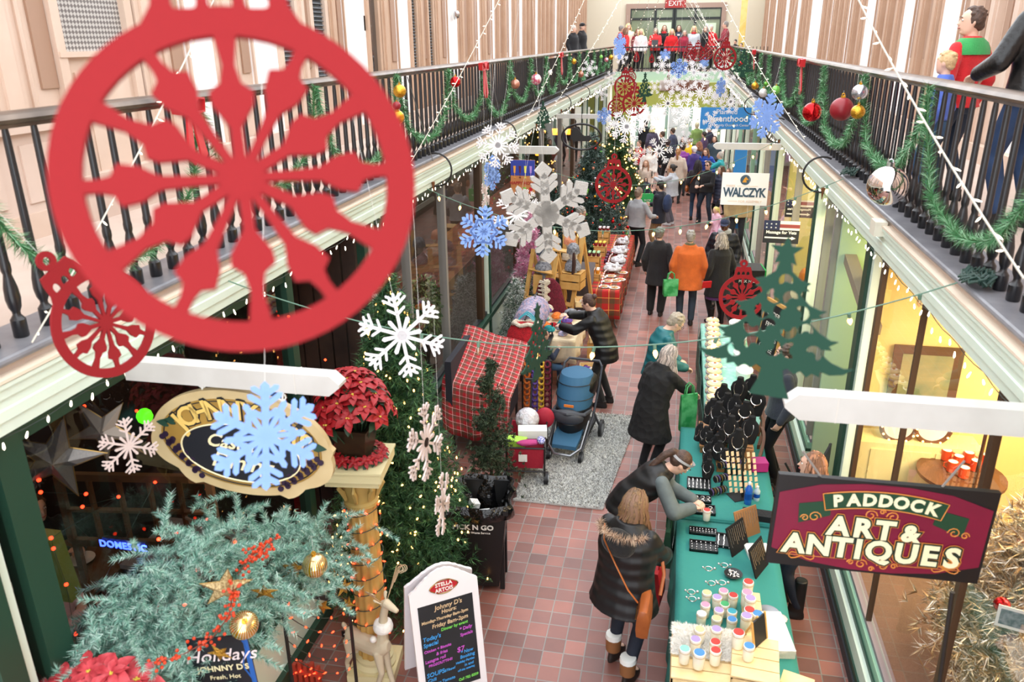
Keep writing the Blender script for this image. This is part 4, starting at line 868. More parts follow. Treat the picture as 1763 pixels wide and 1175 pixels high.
    if kind != 'bald':
        m = MB(); m.ball(HP(0, -.016, .024), (.084, .098, .103), 16)
        if kind in ('short', 'ring'):
            for k in range(26): a = R.uniform(0, 2 * PI); e = R.uniform(.1, 1.3); m.ball(HP(.078 * math.cos(a) * math.cos(e), -.016 + .09 * math.sin(a) * math.cos(e), .03 + .095 * math.sin(e)), (.022, .022, .014), 6)
        if kind == 'short': m.ball(HP(0, -.055, -.035), (.066, .05, .05), 10)
        if kind in ('bun', 'pony', 'long'): m.ball(HP(0, -.05, -.02), (.072, .06, .075), 10)
        if kind == 'bun': m.ball(HP(0, -.12, .05), (.04, .04, .04), 10)
        if kind == 'pony':
            m.tube([HP(0, -.1, .04), HP(0, -.14, .02), HP(0, -.15, -.08), HP(.01, -.13, -.22), HP(.0, -.12, -.32)], [.022, .032, .038, .03, .006], 10)
        link('hair', remesh(m, [hm], .008 * q, 'hair', 1), root)
    if kind == 'long':
        Lh = hair[3] if len(hair) > 3 else .34; m = MB(); dn = Rh.inverted() @ Vector((0, 0, -1))
        for k in range(int(110 / q)):
            a = R.uniform(-PI * .68, PI * .68) - PI / 2; e = R.uniform(.1, 1.25); x, yy = math.cos(a), math.sin(a)
            p0 = Vector((.082 * x * math.cos(e), -.016 + .095 * yy * math.cos(e), .03 + .1 * math.sin(e))); p1 = Vector((.092 * x, -.016 + .104 * yy, -.01)); Lk = Lh * R.uniform(.7, 1.05)
            w = R.uniform(-.02, .02); pts = [HP(*p0), HP(*((p0 + p1) / 2 * 1.06)), HP(*p1)]; lst = pts[-1]
            for j in range(1, 5): pts.append(lst + Vector((w * math.sin(j * 1.7), w * math.cos(j * 1.3), -Lk * j / 4)) + (Rz.inverted() @ Vector((0, 0, 0))) + Rh @ Vector((x * .02 * j / 2, yy * .018 * j / 2, 0)))
            m.tube(pts, [.008, .012, .012, .011, .01, .008, .002], 5, m=k % 2)
        m.build('hair_lengths', [hm, mat('hair_l' + hc[1:], c2, .45)], root)
    if beard: m = MB(); m.ball(HP(0, .05, -.082), (.055, .052, .042), 10); link('beard', remesh(m, [hm], .008, 'beard', 1), root)
    if glasses:
        m = MB()
        for sg in (-1, 1): m.tube([HP(sg * .033 + .024 * math.cos(a), .104, .01 + .018 * math.sin(a)) for a in np.linspace(0, 2 * PI, 13)[:-1]], .002, 5, closed=True); m.tube([HP(sg * .057, .1, .014), HP(sg * .078, .0, .012)], .002, 4)
        m.tube([HP(-.009, .106, .012), HP(.009, .106, .012)], .002, 4)
        if glasses == 'sun':
            for sg in (-1, 1): m.ball(HP(sg * .033, .103, .01), (.024, .003, .018), 10)
        m.build('glasses', BLACK, root)
    if hat:
        hk, hcol = hat[0], hat[1]; hm2 = cloth(hcol, 'knit' if hk == 'beanie' else 'plain'); m = MB()
        if hk == 'beanie': m.ball(HP(0, -.01, .045), (.09, .108, .095), 16); m.lathe([(.086, -.02), (.098, -.02), (.098, .025), (.086, .03)], 20, HP(0, -.01, .045), axis=Rh @ Vector((0, -.1, 1)), sy=1.12)
        if hk == 'beanie' and len(hat) > 2: m.ball(HP(0, -.01, .15), .03, 8)
        if hk in ('cap', 'flat'): m.ball(HP(0, -.012, .05), (.09, .106, .078 if hk == 'cap' else .06), 16)
        if hk == 'cap': m.loft([[HP(x * .07, .075 + .085 * yy, .052 - .01 * yy + o) for x, yy in ((-1, 0), (-.95, .5), (-.6, .85), (0, 1), (.6, .85), (.95, .5), (1, 0))] for o in (0, .006)])
        if hk == 'flat': m.ball(HP(0, .03, .058), (.092, .1, .035), 14)
        m.build('hat', hm2, root)
    root['_j'] = 0; del root['_j']
    return dict(o=root, U=U, HP=HP, arms=arms, legs=legsJ, pel=pel, s=s, SH=SH, Rh=Rh, neck=neck)
FUR = mat('fur_trim', '#cbb097', .9); FUR2 = mat('fur_trim_dark', '#6e5140', .9)
def fur_ring(P, pts, per=500, ln=.05):
    Pn, D = along(pts, .004); V = needles(Pn, D, ln, .004, 6, 1.0, .1); n = len(V) // 3; link('fur_trim', arr_mesh('fur', V, 3, [FUR, FUR2], rng.choice([0, 1], n, p=[.7, .3])), P['o'])
BK = '#17171a'
# --- shoppers near the right hand tables
p = person('woman in black puffer coat with fur hood, tan crossbody bag and duck boots', (1095, 868), rz=-28, h=1.68, bw=1.28, top=(BK, 'puffer'), hem=.70, flare=1.12, t=.04, legs=('#1b2138', 'denim'), shoes='#241c18', boots=.1, hair=('long', '#4a3424', '#94724a', .36), lean=4, hp=22, armL=(-.12, .38, 1.0), armR=(.14, .40, 1.0), face=True, feet=[(-.12, .1), (.12, -.06)])
U = p['U']
m = MB(); m.loft([[U(.18 * math.cos(a), -.06 + .14 * math.sin(a) * k, 1.40 - .05 * (1 - math.sin(a)) * k) for a in np.linspace(0, 2 * PI, 17)[:-1]] for k in (1, .9)]); m.ball(U(0, -.15, 1.32), (.15, .09, .12), 14); link('hood', remesh(m, [cloth(BK, 'plain')], .012, 'hood', 3), p['o'])
fur_ring(p, [U(.19 * math.cos(a), -.1 + .14 * math.sin(a), 1.42 - .0 * math.sin(a)) for a in np.linspace(-PI * .98, PI * .02, 30)], ln=.055)
LEA = mat('tan_leather', '#a85c2a', .4, noise=(9, '#8f4a20', .5)); 
m = MB(); m.T = Matrix.Translation((.26, -.12, .82)) @ Euler((0, .1, -1.15)).to_matrix().to_4x4(); bag = MB(); bag.T = m.T
bag.loft([[(w * x, d * y, z) for x, y in ((-1, -1), (0, -1.15), (1, -1), (1.05, 0), (1, 1), (0, 1.15), (-1, 1), (-1.05, 0))] for z, w, d in ((-.13, .10, .02), (-.125, .155, .042), (-.05, .16, .05), (.06, .15, .045), (.12, .145, .03), (.13, .14, .01))]); b = bag.build('shoulder_bag', LEA, p['o'])
m.tube([(-.13, -.055, .03), (0, -.06, .02), (.13, -.055, .03)], .004, 5); m.box(-.1, -.085, -.065, -.055, -.03, .03); z = m.build('zip', mat('brass', '#b08d4f', .3, .9), b)
m = MB(); m.tube([(.24, -.2, .94), (.17, -.24, 1.05), (.05, -.235, 1.22), (-.08, -.2, 1.37), (-.13, -.12, 1.45)], .013, 6, flat=.4); m.tube([(.33, -.02, .94), (.3, .08, 1.06), (.22, .16, 1.2)], .013, 6, flat=.4); m.build('bag_strap', LEA, b)
for sg in (-1, 1):
    K, A = p['legs'][sg]; m = MB(); m.lathe([(.05, .0), (.064, .01), (.068, .12), (.058, .125)], 14, (A.x, A.y - .01, A.z + .01)); m.build('boot_shaft', mat('duck_boot_tan', '#8a5a34', .6), p['o']); MB().lathe([(.055, 0), (.07, .01), (.066, .05), (.05, .055)], 12, (A.x, A.y - .01, A.z + .13)).build('sock_cuff', WHITE, p['o'])
p = person('young woman with grey headband leaning over the jewellery trays in black vest', (1172, 797), rz=-82, h=1.66, top=(BK, 'puffer'), sleeves=('#6c7a90', 'denim'), hem=.86, t=.035, hair=('pony', '#33221a'), lean=48, hp=18, armL=(-.02, .66, .93), armR=(.16, .62, .95), legs=(BK, 'plain'), feet=[(-.1, .0), (.1, -.1)])
HP = p['HP']; m = MB(); m.loft([[HP(.088 * math.cos(a), -.014 + .104 * math.sin(a), z + .045 * math.sin(a)) for a in np.linspace(0, 2 * PI, 25)[:-1]] for z in (.03, .055)], cap=False); m.loft([[HP(.091 * math.cos(a), -.014 + .107 * math.sin(a), z + .045 * math.sin(a)) for a in np.linspace(0, 2 * PI, 25)[:-1]] for z in (.03, .055)], cap=False); m.build('headband', cloth('#9a9b9e', 'knit'), p['o'])
p = person('older woman with long grey hair in black quilted coat reaching to the boxed pies', (1153, 612), rz=-48, h=1.66, bw=1.2, top=('#19191b', 'quilt'), hem=.55, flare=1.25, t=.032, hair=('long', '#7b7068', '#a79f97', .3), lean=16, hp=22, armL=(-.1, .28, 1.08), armR=(.12, .62, .96), legs=('#1d1e24', 'plain'))
GRB = mat('green_bag', '#1f8a45', .6, noise=(9, '#55b070', .2))
def tote(label, loc, rz, w=.32, h=.36, d=.1, m_=GRB, txt=None, name='tote_bag'):
    t = thing(name, label, 'bag', loc, rz); m = MB(); m.loft([[(w / 2 * x * k, d / 2 * y * k2, z) for x, y in ((-1, -1), (1, -1), (1, 1), (-1, 1))] for z, k, k2 in ((0, .9, 1), (.02, .95, 1.05), (h * .6, 1, .9), (h, 1.03, .5))]); m.build('bag_body', m_, t, smooth=0)
    for y in (-.02, .02): MB().tube([(-w * .25, y, h), (-w * .2, y, h + .1), (0, y, h + .14), (w * .2, y, h + .1), (w * .25, y, h)], .008, 5).build('handle', m_, t)
    if txt: lettering(txt, w * .2, WHITE, t, (0, -d / 2 - .004, h * .5))
    return t
g = atz(1186, 690, 1.0); tote('long folded green printed bag held by the grey haired woman', (g.x, g.y, .62), .5, .2, .46, .06)
p = person('man in teal puffer jacket with glasses looking down at the pies', (1163, 556), rz=-72, h=1.76, bw=1.12, top=('#0f5a60', 'puffer'), hem=.86, t=.035, hair=('short', '#8e7f6c', '#b7ab98'), lean=10, hp=35, glasses='clear', armL=(-.1, .3, 1.0), armR=(.12, .32, .98), legs=('#2b2f3a', 'denim'))
# --- middle group
p = person('person in grey flat cap and long black coat seen from behind', (1136, 402), rz=-8, h=1.68, top=('#202024', 'plain'), hem=.62, flare=1.1, t=.026, legs=('#141416', 'plain'), wide=1.5, hair=('short', '#55504a'), hat=('flat', '#6d7a70'), face=False, shoes='#2a2626')
g = atz(1154, 500, .75); tote('green bag hanging between the black coat and the orange coat', (g.x, g.y + .1, .62), .3, .26, .3)
p = person('man in orange coat and jeans seen from behind with grey hair', (1189, 408), rz=0, h=1.74, bw=1.22, top=('#b4561c', 'plain'), hem=.68, flare=1.12, t=.035, legs=('#2f3f5e', 'denim'), hair=('short', '#7d7872', '#aba6a0'), face=False, shoes='#222226', wide=1.15)
link('scarf_collar', remesh(MB().lathe([(.06, -.03), (.095, -.02), (.095, .03), (.065, .045)], 16, tuple(p['neck'])), [cloth('#4e4a2c', 'knit')], .01, 'c', 2), p['o'])
g = atz(1212, 490, .85); tag(MB().cbox((g.x + .05, g.y, .85), (.16, .03, .12), rz=.4, rx=.2).build('red_folder', mat('red_card', '#c41f26', .5), smooth=0), 'red printed folder held at the side of the orange coat', 'folder')
p = person('woman with grey bob in long black coat and purple skirt turned to the left', (1241, 412), rz=35, h=1.68, bw=1.1, top=('#1b1b1f', 'plain'), hem=.55, flare=1.15, t=.03, legs=('#141416', 'plain'), skirt=('#4b2a5c', .48), hair=('long', '#77706a', '#a29b94', .16), boots=.2, shoes='#161416', hy=20)
p = person('man in navy puffer with grey hood and flag cap facing the camera', (1248, 388), rz=170, h=1.74, bw=1.15, top=('#1a2133', 'puffer'), hem=.84, t=.04, skin='dark', hair=('short', '#1b1614'), hat=('cap', '#1b2440'), legs=('#22252e', 'plain'), hp=12)
link('hood', remesh(MB().lathe([(.08, -.03), (.125, -.02), (.12, .05), (.09, .06)], 16, tuple(p['neck'])), [cloth('#a9adb2')], .012, 'h', 3), p['o'])
p = person('little blonde girl in pink pyjamas', (1232, 362), rz=130, h=1.15, bw=.85, top=('#e6b3c8', 'plain'), hem=.86, legs=('#e2a9c2', 'plain'), hair=('pony', '#c9a565'), armR=(.0, .22, 1.15), hp=20)
p = person('man in tan jacket standing behind the white campaign sign', (1275, 318), rz=175, h=1.78, bw=1.2, top=('#9c8860', 'plain'), hem=.86, t=.03, legs=('#20242e', 'plain'), q=1.3)
p = person('man in grey sweater and dark jeans with short hair seen from behind', (1100, 333), rz=-35, h=1.78, bw=1.15, top=('#8b8c90', 'knit'), hem=.88, legs=('#1c2436', 'denim'), hair=('short', '#6d5a4c', '#8a7566'), face=False, armR=(.25, .3, 1.08), armL=(-.2, .25, 1.05))
p = person('bearded dark haired man in navy jacket with hand on chin', (1136, 320), rz=62, h=1.76, top=('#1a2036', 'plain'), hem=.74, t=.028, legs=('#7c6243', 'plain'), hair=('short', '#1b1614'), beard=1, armL=(.02, .16, 1.42), armR=(.1, .28, 1.12), pn=(0, -1, 0), shoes='#8a7a62')
m = MB(); m.ball((0, -.2, 1.2), (.15, .1, .22), 12); link('backpack', remesh(m, [cloth('#1d2b4a')], .014, 'bp', 2), p['o'])
g = atz(1114, 352, 1.0); tote('bright green bag held between the grey sweater and the navy jacket', (g.x, g.y, .95), .1, .34, .32, .1, mat('bright_green_bag', '#1ea04b', .5), 'SHOP')
p = person('woman in light grey hoodie taking a photo with a phone', (1157, 290), rz=75, h=1.68, bw=1.35, top=('#a9acb2', 'knit'), hem=.84, t=.03, skin='tan', hair=('bun', '#1e1815'), armL=(-.1, .46, 1.3), armR=(.14, .44, 1.3), legs=('#55525a', 'plain'), wide=1.35, shoes='#c8c8cc')
q = MB().cbox((-.02, .58, 1.4), (.08, .012, .15)).build('phone', BLACK, p['o'])
p = person('man in black shirt and sunglasses holding a sheet of paper', (1219, 285), rz=150, h=1.74, bw=1.08, top=('#1a1b20', 'plain'), hem=.88, legs=('#22304c', 'denim'), hair=('short', '#33261f'), glasses='sun', armL=(-.1, .34, 1.1), armR=(.12, .34, 1.08), shoes='#1d1e24', feet=[(-.22, .1), (.16, 0)])
g = atz(1208, 311, 1.15); tag(MB().cbox((g.x, g.y, 1.13), (.24, .16, .006), rz=.4, rx=.4).build('paper_sheet', WHITE, smooth=0), 'grey sheet of paper held by the man in sunglasses', 'paper')
p = person('woman in dark padded coat beside the man in sunglasses', (1241, 293), rz=120, h=1.6, top=('#33384a', 'puffer'), hem=.6, t=.035, hair=('long', '#4a3326', '#6e5240', .22), legs=('#1b1b20', 'plain'), q=1.3)
p = person('brown haired child next to the white campaign sign', (1254, 296), rz=140, h=1.35, top=('#8a5468', 'plain'), hair=('long', '#4a3020', '#6a4a34', .2), q=1.3)
p = person('woman in beige coat with a long curly ponytail seen from behind', (1168, 262), rz=-12, h=1.7, bw=1.2, top=('#b5a698', 'knit'), hem=.7, t=.03, hair=('pony', '#8a5a34', '#b07a48'), face=False, legs=('#17171a', 'plain'), q=1.2)
p = person('person in purple jacket hidden behind the beige coat', (1176, 254), rz=10, h=1.68, top=('#7a2f86', 'puffer'), hair=('short', '#2a1d18'), q=1.4, face=False)
p = person('woman with long black hair and rust shoulder bag in jeans seen from behind', (1202, 283), rz=-6, h=1.7, top=('#2a1f28', 'plain'), hem=.8, t=.03, hair=('long', '#181416', '#2e282a', .4), face=False, legs=('#2d4a78', 'denim'), q=1.2)
MB().tube([(-.2, -.02, 1.0), (-.1, -.15, 1.2), (.1, -.12, 1.42)], .014, 5).build('bag_strap', LEA, p['o']); MB().ball((-.26, -.05, .9), (.06, .14, .11), 10).build('shoulder_bag', LEA, p['o'])
crowd = [((1215, 262), 160, 1.66, '#1f48a8', 'puffer', ('long', '#4a3020', '#7a5a3c', .2), 'woman in bright blue jacket bending among the crowd', dict(lean=25)), ((1203, 250), 60, 1.68, '#26304a', 'plain', ('long', '#6a4430', '#8d6448', .2), 'brown haired woman with light scarf behind the blue jacket', {}),
         ((1240, 268), 80, 1.62, '#1a8a94', 'plain', ('short', '#a8a39c', '#c9c4be'), 'grey haired woman in teal clapping', dict(armL=(-.05, .4, 1.35), armR=(.08, .4, 1.35))), ((1186, 243), 150, 1.66, '#e0b21c', 'plain', ('short', '#33241c'), 'person in yellow jacket below the small snowflake', {}),
         ((1200, 216), 20, 1.72, '#7f9a55', 'plain', ('short', '#c9b48a'), 'person in light olive jacket near the white door', {}), ((1177, 240), 140, 1.64, '#1d1a20', 'plain', ('long', '#2a1a14', '#4a342a', .2), 'dark dressed woman near the yellow jacket', {}),
         ((1222, 222), 120, 1.66, '#2f2c40', 'plain', ('short', '#2a1d18'), 'person in dark jacket under the blue sign', {}), ((1212, 232), 60, 1.6, '#4c3a5c', 'plain', ('short', '#1e1815'), 'dark haired person left of the blue sign post', {}), ((1230, 240), 170, 1.62, '#31424f', 'plain', ('long', '#33241c', '#57402f', .2), 'woman with dark hair below the blue sign', {}),
         ((1195, 258), 30, 1.6, '#3a2a6a', 'plain', ('short', '#e6e2dc'), 'person in white knit hat in the crowd', dict(hat=('beanie', '#e4e2e4'))), ((1170, 212), 40, 1.7, '#a01c26', 'plain', ('short', '#4a3526'), 'person in red coat beside the white door', {}),
         ((1123, 222), 30, 1.66, '#4a4458', 'plain', ('long', '#c9a870', '#e0c690', .12), 'blonde woman in grey patterned top seen from behind', dict(face=False)), ((1112, 212), -10, 1.74, '#20222c', 'plain', ('short', '#1d1a1a'), 'tall dark haired person left of the blonde woman', dict(face=False)), ((1140, 232), 80, 1.7, '#24262e', 'plain', ('short', '#3a2c22'), 'person in dark coat right of the blonde woman', {}),
         ((1118, 258), 190, 1.66, '#e2d6cf', 'knit', ('long', '#5a3c28', '#7f5c42', .2), 'woman in white sweater facing the camera', {}), ((1082, 258), -120, 1.66, '#5c1430', 'plain', ('short', '#5a4434'), 'woman in maroon top near the gold lit tree', {}), ((1047, 262), -100, 1.76, '#d8dbe0', 'plain', ('short', '#5a4434'), 'man in white cap beside the decorated tree', dict(hat=('cap', '#e2e2e2'))),
         ((1100, 248), 150, 1.62, '#b01c28', 'plain', ('short', '#4a3526'), 'person in red sweater behind the white flakes', {}), ((1150, 246), 10, 1.7, '#1f2126', 'plain', ('short', '#2a2020'), 'dark dressed person in front of the end window', {}), ((1158, 226), 60, 1.68, '#3a3f55', 'plain', ('short', '#3a2c22'), 'person in slate jacket by the end window', {})]
for hd, rz, h, col, kd, hr, lab, kw in crowd: person(lab, hd, rz=rz, h=h, top=(col, kd), hair=hr, hem=.84, t=.028, q=1.7, legs=('#23262f', 'plain'), **kw)
kids = [((1089, 292), 1.12, '#e06a1c', ('beanie', '#1d2c5c', 1), 'child in navy striped bobble hat and orange top', 170), ((1101, 296), 1.08, '#3f4438', None, 'dark haired boy next to the bobble hat', 140), ((1112, 282), 1.45, '#c9b9ae', None, 'seated woman looking at the camera between the children', 170), ((1121, 290), 1.0, '#8e8f9c', None, 'small child in grey and purple held on a lap', 90),
        ((1112, 309), .95, '#3f4656', None, 'toddler with light brown hair in front', 175), ((1088, 308), 1.0, '#1f9a6c', None, 'child in green sweater in front of the bobble hat', 160)]
for i, (hd, h, col, hat, lab, rz) in enumerate(kids): person(lab, hd, rz=rz, h=h, bw=.95, top=(col, 'plain'), hair=(('long', 'short')[i % 2], ('#4a3020', '#2a1d16', '#6a4a34')[i % 3]), hat=hat, q=1.6, hem=.86, lean=5)
# --- left side
p = person('vendor with grey hair and glasses in black jacket behind the jam table', (1000, 366), rz=-80, h=1.76, bw=1.1, top=('#16161a', 'plain'), hem=.86, t=.03, hair=('short', '#7c7872', '#a5a19b'), glasses='clear', legs=(BK, 'plain'), hp=20)
p = person('smiling woman with dark ponytail in black coat reaching for a knitted hat', (1013, 521), rz=78, h=1.68, bw=1.08, top=('#141417', 'puffer'), hem=.72, t=.036, hair=('bun', '#33201a'), lean=22, hp=10, armL=(-.12, .62, 1.16), armR=(.12, .60, 1.26), pn=(.3, 0, -1), legs=(BK, 'plain'), curl=.5)
g = aty(955, 560, 10.9)
p = person('small child in navy sleeves and jeans sitting behind the green tree cutout', pos=(-1.78, 10.75, .0), rz=-60, h=1.15, top=('#20283c', 'plain'), hem=.86, legs=('#3a5f9a', 'denim'), ph=.62, feet=[(-.12, .45), (.12, .42)], hair=('short', '#4a3526'), armR=(.1, .3, .95), armL=(-.1, .3, .95), q=1.2)
# --- vendors behind the right tables
p = person('auburn haired vendor in tall black boots behind the maroon sign', (1398, 800), rz=80, h=1.62, top=('#2a2830', 'plain'), hem=.8, t=.03, hair=('long', '#6b4a38', '#8a6248', .2), legs=('#1c2440', 'denim'), boots=.32, shoes='#101012', feet=[(-.1, .0), (.12, .12)])
p = person('vendor in navy trousers standing behind the necklace busts', (1352, 610), rz=95, h=1.72, bw=1.1, top=('#30343e', 'plain'), hem=.86, hair=('short', '#3a2c22'), legs=('#161d33', 'denim'))
# --- diners in the restaurant
p = person('dark haired woman in glasses lifting a phone behind the restaurant window', pos=(-4.5, 4.15, -.05), rz=-80, h=1.62, bw=1.1, top=('#c9a0a0', 'plain'), hem=.86, ph=.52, feet=[(-.1, .4), (.1, .4)], hair=('long', '#1c1412', '#3a2a22', .2), glasses='clear', armR=(.1, .3, 1.0), armL=(-.1, .3, .95), legs=(BK, 'plain'))
p = person('person in black sleeves reaching over the restaurant table', pos=(-5.3, 5.0, -.05), rz=-110, h=1.7, top=('#151518', 'plain'), ph=.52, feet=[(-.1, .4), (.1, .4)], armR=(.05, .5, .95), armL=(-.1, .4, .85), q=1.3)
# --- upper floor
p = person('boy in red and green holiday sweater looking left behind the railing', (1674, 37), base=3.6, rz=35, h=1.42, bw=.95, top=('#c22026', 'knit'), hem=.86, t=.02, hair=('short', '#3a2a22'), hy=50, Y=7.3, legs=('#2a3a5c', 'denim'), armL=(-.25, .1, .9))
U = p['U']; m = MB(); m.loft([[U(rx * math.cos(a), ry * math.sin(a) - .005, z) for a in np.linspace(0, 2 * PI, 19)[:-1]] for z, rx, ry in ((1.31, .208, .137), (1.36, .2, .128), (1.41, .17, .11), (1.45, .1, .085))], cap=False); m.build('green_yoke', cloth('#2f8f4a', 'knit'), p['o'], label='green sweater yoke')
p = person('adult in black leather jacket and jeans at the top right edge', pos=(aty(1745, 105, 6.3).x + .17, 6.3, 3.6), rz=25, h=1.74, top=('#18181b', 'leather'), hem=.84, t=.03, hair=('short', '#2a2020'), legs=('#28427a', 'denim'), armL=(-.22, .28, 1.02))
MB().loft([[p['U'](.19 * math.cos(a), .137 * math.sin(a), z) for a in np.linspace(0, 2 * PI, 19)[:-1]] for z in (.885, .93)]).build('red_hem', REDR, p['o'])
p = person('blonde toddler in bright patterned clothes behind the right railing', (1628, 108), base=3.6, Y=7.0, rz=60, h=1.0, top=('#4a62b0', 'plain'), hair=('short', '#c9a070', '#e0c090'), face=False, legs=('#3a5f9a', 'denim'))
p = person('white haired man in black jacket leaning at the left upper railing', (988, 50), base=3.6, Y=30.5, rz=-120, h=1.72, bw=1.15, top=('#1d2026', 'plain'), hem=.84, t=.03, hair=('short', '#b5b0aa', '#d8d4d0'), q=1.5); person('man in black cap and jacket beside the white haired man', (1003, 46), base=3.6, Y=31.2, rz=-110, h=1.72, bw=1.15, top=('#17181c', 'plain'), hem=.84, t=.03, hat=('cap', '#1a1a1e'), hair=('short', '#777370'), q=1.5)
sing = [((1070, 50), '#a81c26', 'grey', 'leftmost singer in dark red sweater turned to the right', -70), ((1078, 53), '#c41a20', 'brown', 'singer in red cardigan second from the left end of the choir', -60), ((1082, 46), '#d8c9b4', 'blonde', 'tall blonde singer behind the red cardigan', 190), ((1098, 55), '#7c1424', 'brown', 'singer in maroon half hidden by the white blouse', 200),
        ((1104, 55), '#efe9ec', 'blonde', 'singer in white blouse with long necklace', 180), ((1129, 53), '#c0282c', 'grey', 'singer in red and green print holding a dark folder', 180), ((1144, 49), '#1c1c22', 'brown', 'singer in black with a bright red scarf', 180), ((1157, 55), '#c9161c', 'blonde', 'singer in plain red sweater with blonde hair', 180), ((1169, 49), '#2a3040', 'dark', 'dark haired singer in navy cardigan over white', 180),
        ((1179, 57), '#8f1f36', 'grey', 'singer in maroon sweater leaning on the railing', 180), ((1195, 50), '#b9bec6', 'blonde', 'singer in silver jacket with red scarf', 175), ((1215, 50), '#18181c', 'grey', 'singer in black and red right of the silver jacket', 170), ((1224, 49), '#b81a22', 'white', 'white haired singer in red shirt', 160), ((1249, 43), '#7c1828', 'grey', 'conductor in dark red and black facing the choir', 95)]
hcs = {'grey': ('#6e6862', '#938d87'), 'brown': ('#5a3c28', '#7f5c42'), 'blonde': ('#c2a070', '#dcc294'), 'dark': ('#33221a', '#4e382c'), 'white': ('#b5b0aa', '#d8d4d0')}
for i, (hd, col, hc, lab, rz) in enumerate(sing):
    p = person(lab, hd, base=3.6, Y=35.55 + .5 * (i in (2, 3, 6, 8)), rz=rz, h=1.65, bw=1.1, top=(col, 'plain'), hem=.82, t=.024, hair=(('long' if i not in (0, 12, 13) else 'short'), *hcs[hc], .16), q=1.7, legs=('#1a1a1e', 'plain'), armL=(-.1, .3, 1.05) if i in (5, 6, 13) else None, armR=(.12, .3, 1.05) if i in (5, 6, 13) else None)
    if i in (6, 10): MB().lathe([(.07, -.05), (.105, -.03), (.1, .02), (.07, .04)], 12, tuple(p['neck'] + Vector((0, .02, .0)))).build('scarf', REDR, p['o'], label='bright red scarf')
    if i == 5: MB().cbox((0, .33, 1.1), (.26, .03, .3), rx=.5).build('folder', BLACK, p['o']); 
    if i == 8: MB().box(-.05, .05, .12, .135, .95, 1.38).build('shirt_front', WHITE, p['o'])
person('dark haired person sitting low at the right end of the bridge', (1266, 72), base=3.6, Y=34.6, rz=150, h=1.2, top=('#23252e', 'plain'), hair=('short', '#1b1614'), q=1.7)
person('second low seated figure at the bridge corner in dark blue', (1276, 78), base=3.6, Y=34.0, rz=150, h=1.05, top=('#1d2a4a', 'plain'), hair=('short', '#2a2020'), q=1.7)
# ================================================================ TREES AND PLANTS
NG = [mat('needle_green', '#2f5a33', .65), mat('needle_dark', '#1c3a22', .65), mat('needle_light', '#5d8a55', .65)]
BARK = mat('bark', '#4a3626', .8)
def conifer_V(h, rad, nb, per, ln, wd, z0=.1, power=.85, droop=.12, lump=1.0):
    zz = []; 
    u = rng.random(nb * 3); keep = rng.random(nb * 3) < (1 - u) ** .7 + .05; u = u[keep][:nb]; n = len(u); ph = rng.uniform(0, 2 * PI, n)
    z = z0 + (h - z0) * u; rr = rad * np.maximum(.03, (1 - u)) ** power * rng.uniform(.72, 1.06, n)
    P = []; D = []
    for k in np.linspace(.3, 1.0, 9):
        x = rr * k * np.cos(ph); y = rr * k * np.sin(ph); zq = z + .06 * rr - droop * rr * k * k + .05 * (k > .85)
        j = rng.normal(0, .028 * lump, (n, 3)); P.append(np.stack([x, y, zq], 1) + j)
        d = np.stack([np.cos(ph), np.sin(ph), -.25 + .5 * k * np.ones(n)], 1) + rng.normal(0, .35, (n, 3)); D.append(d / np.linalg.norm(d, axis=1, keepdims=True))
    P = np.concatenate(P); D = np.concatenate(D); return needles(P, D, ln, wd, per, .9, .8), np.stack([rr * np.cos(ph), rr * np.sin(ph), z], 1)
def limit_parts(root, me, locs, name='bulb', cap=99, bulk='bulbs', rots=True):
    for p in locs[:cap]:
        o = link(name, me, root); o.location = p
        if rots: o.rotation_euler = (R.uniform(-2, 2), R.uniform(-2, 2), 0)
    if len(locs) > cap:
        m = MB(); vs = [tuple(v.co) for v in me.vertices]; fs = [tuple(p.vertices) for p in me.polygons]
        for p in locs[cap:]: m.T = Matrix.Translation(p); m.add(vs, fs)
        o = m.build(bulk, me.materials[0], root); o['kind'] = 'stuff'
def tree(name, label, loc, h, rad, nb=500, per=9, ln=.055, wd=.0035, mats=NG, pr=(.5, .3, .2), z0=.12, cat='tree', pot=None, **k):
    t = thing(name, label, cat, loc); V, S = conifer_V(h, rad, nb, per, ln, wd, z0, **k); link('foliage', arr_mesh('foliage', V, 3, mats, rng.choice(len(mats), len(V) // 3, p=pr)), t)
    MB().cyl((0, 0, 0), (0, 0, h * .9), .03, .008, n=8).build('trunk', BARK, t)
    if pot: MB().lathe([(pot[0] * .8, 0), (pot[0], .02), (pot[0] * 1.08, pot[1] * .9), (pot[0] * 1.15, pot[1]), (pot[0] * .9, pot[1] * .96)], 20).build('pot', pot[2], t)
    return t, S
BULBW = MB().lathe([(.0005, -.014), (.0075, -.005), (.006, .01), (.002, .014)], 6).mesh('bulb', WARM); BULBR = MB().lathe([(.0005, -.014), (.0065, -.005), (.005, .01), (.002, .014)], 6).mesh('bulb', REDB)
def light_tree(loc, S, n, label, me=BULBW, front=True):
    t = thing('string_lights', label, 'string lights', loc); idx = rng.permutation(len(S))[:n * 3]; locs = []
    for i in idx:
        p = Vector(S[i]); p.x *= 1.0; p.y *= 1.0
        if front and p.y > .35 * abs(p.x) + .12: continue
        locs.append(p + Vector((0, 0, .0)))
        if len(locs) >= n: break
    locs.sort(key=lambda p: p.y); limit_parts(t, me, locs)
    z = sorted(locs, key=lambda p: (round(p.z, 1), p.x)); MB().tube(z[:80], .0015, 3).build('cord', mat('dark_cord', '#2c3a33', .6), t)
    return t
t, S = tree('christmas_tree', 'tall evergreen tree with warm lights behind the golden column', (-2.28, 5.92, 0), 3.08, .76, 1700, 9, .075, .0075, power=.8)
light_tree((-2.28, 5.92, 0), S * 1.02, 230, 'warm white lights wound on the tall evergreen behind the column')
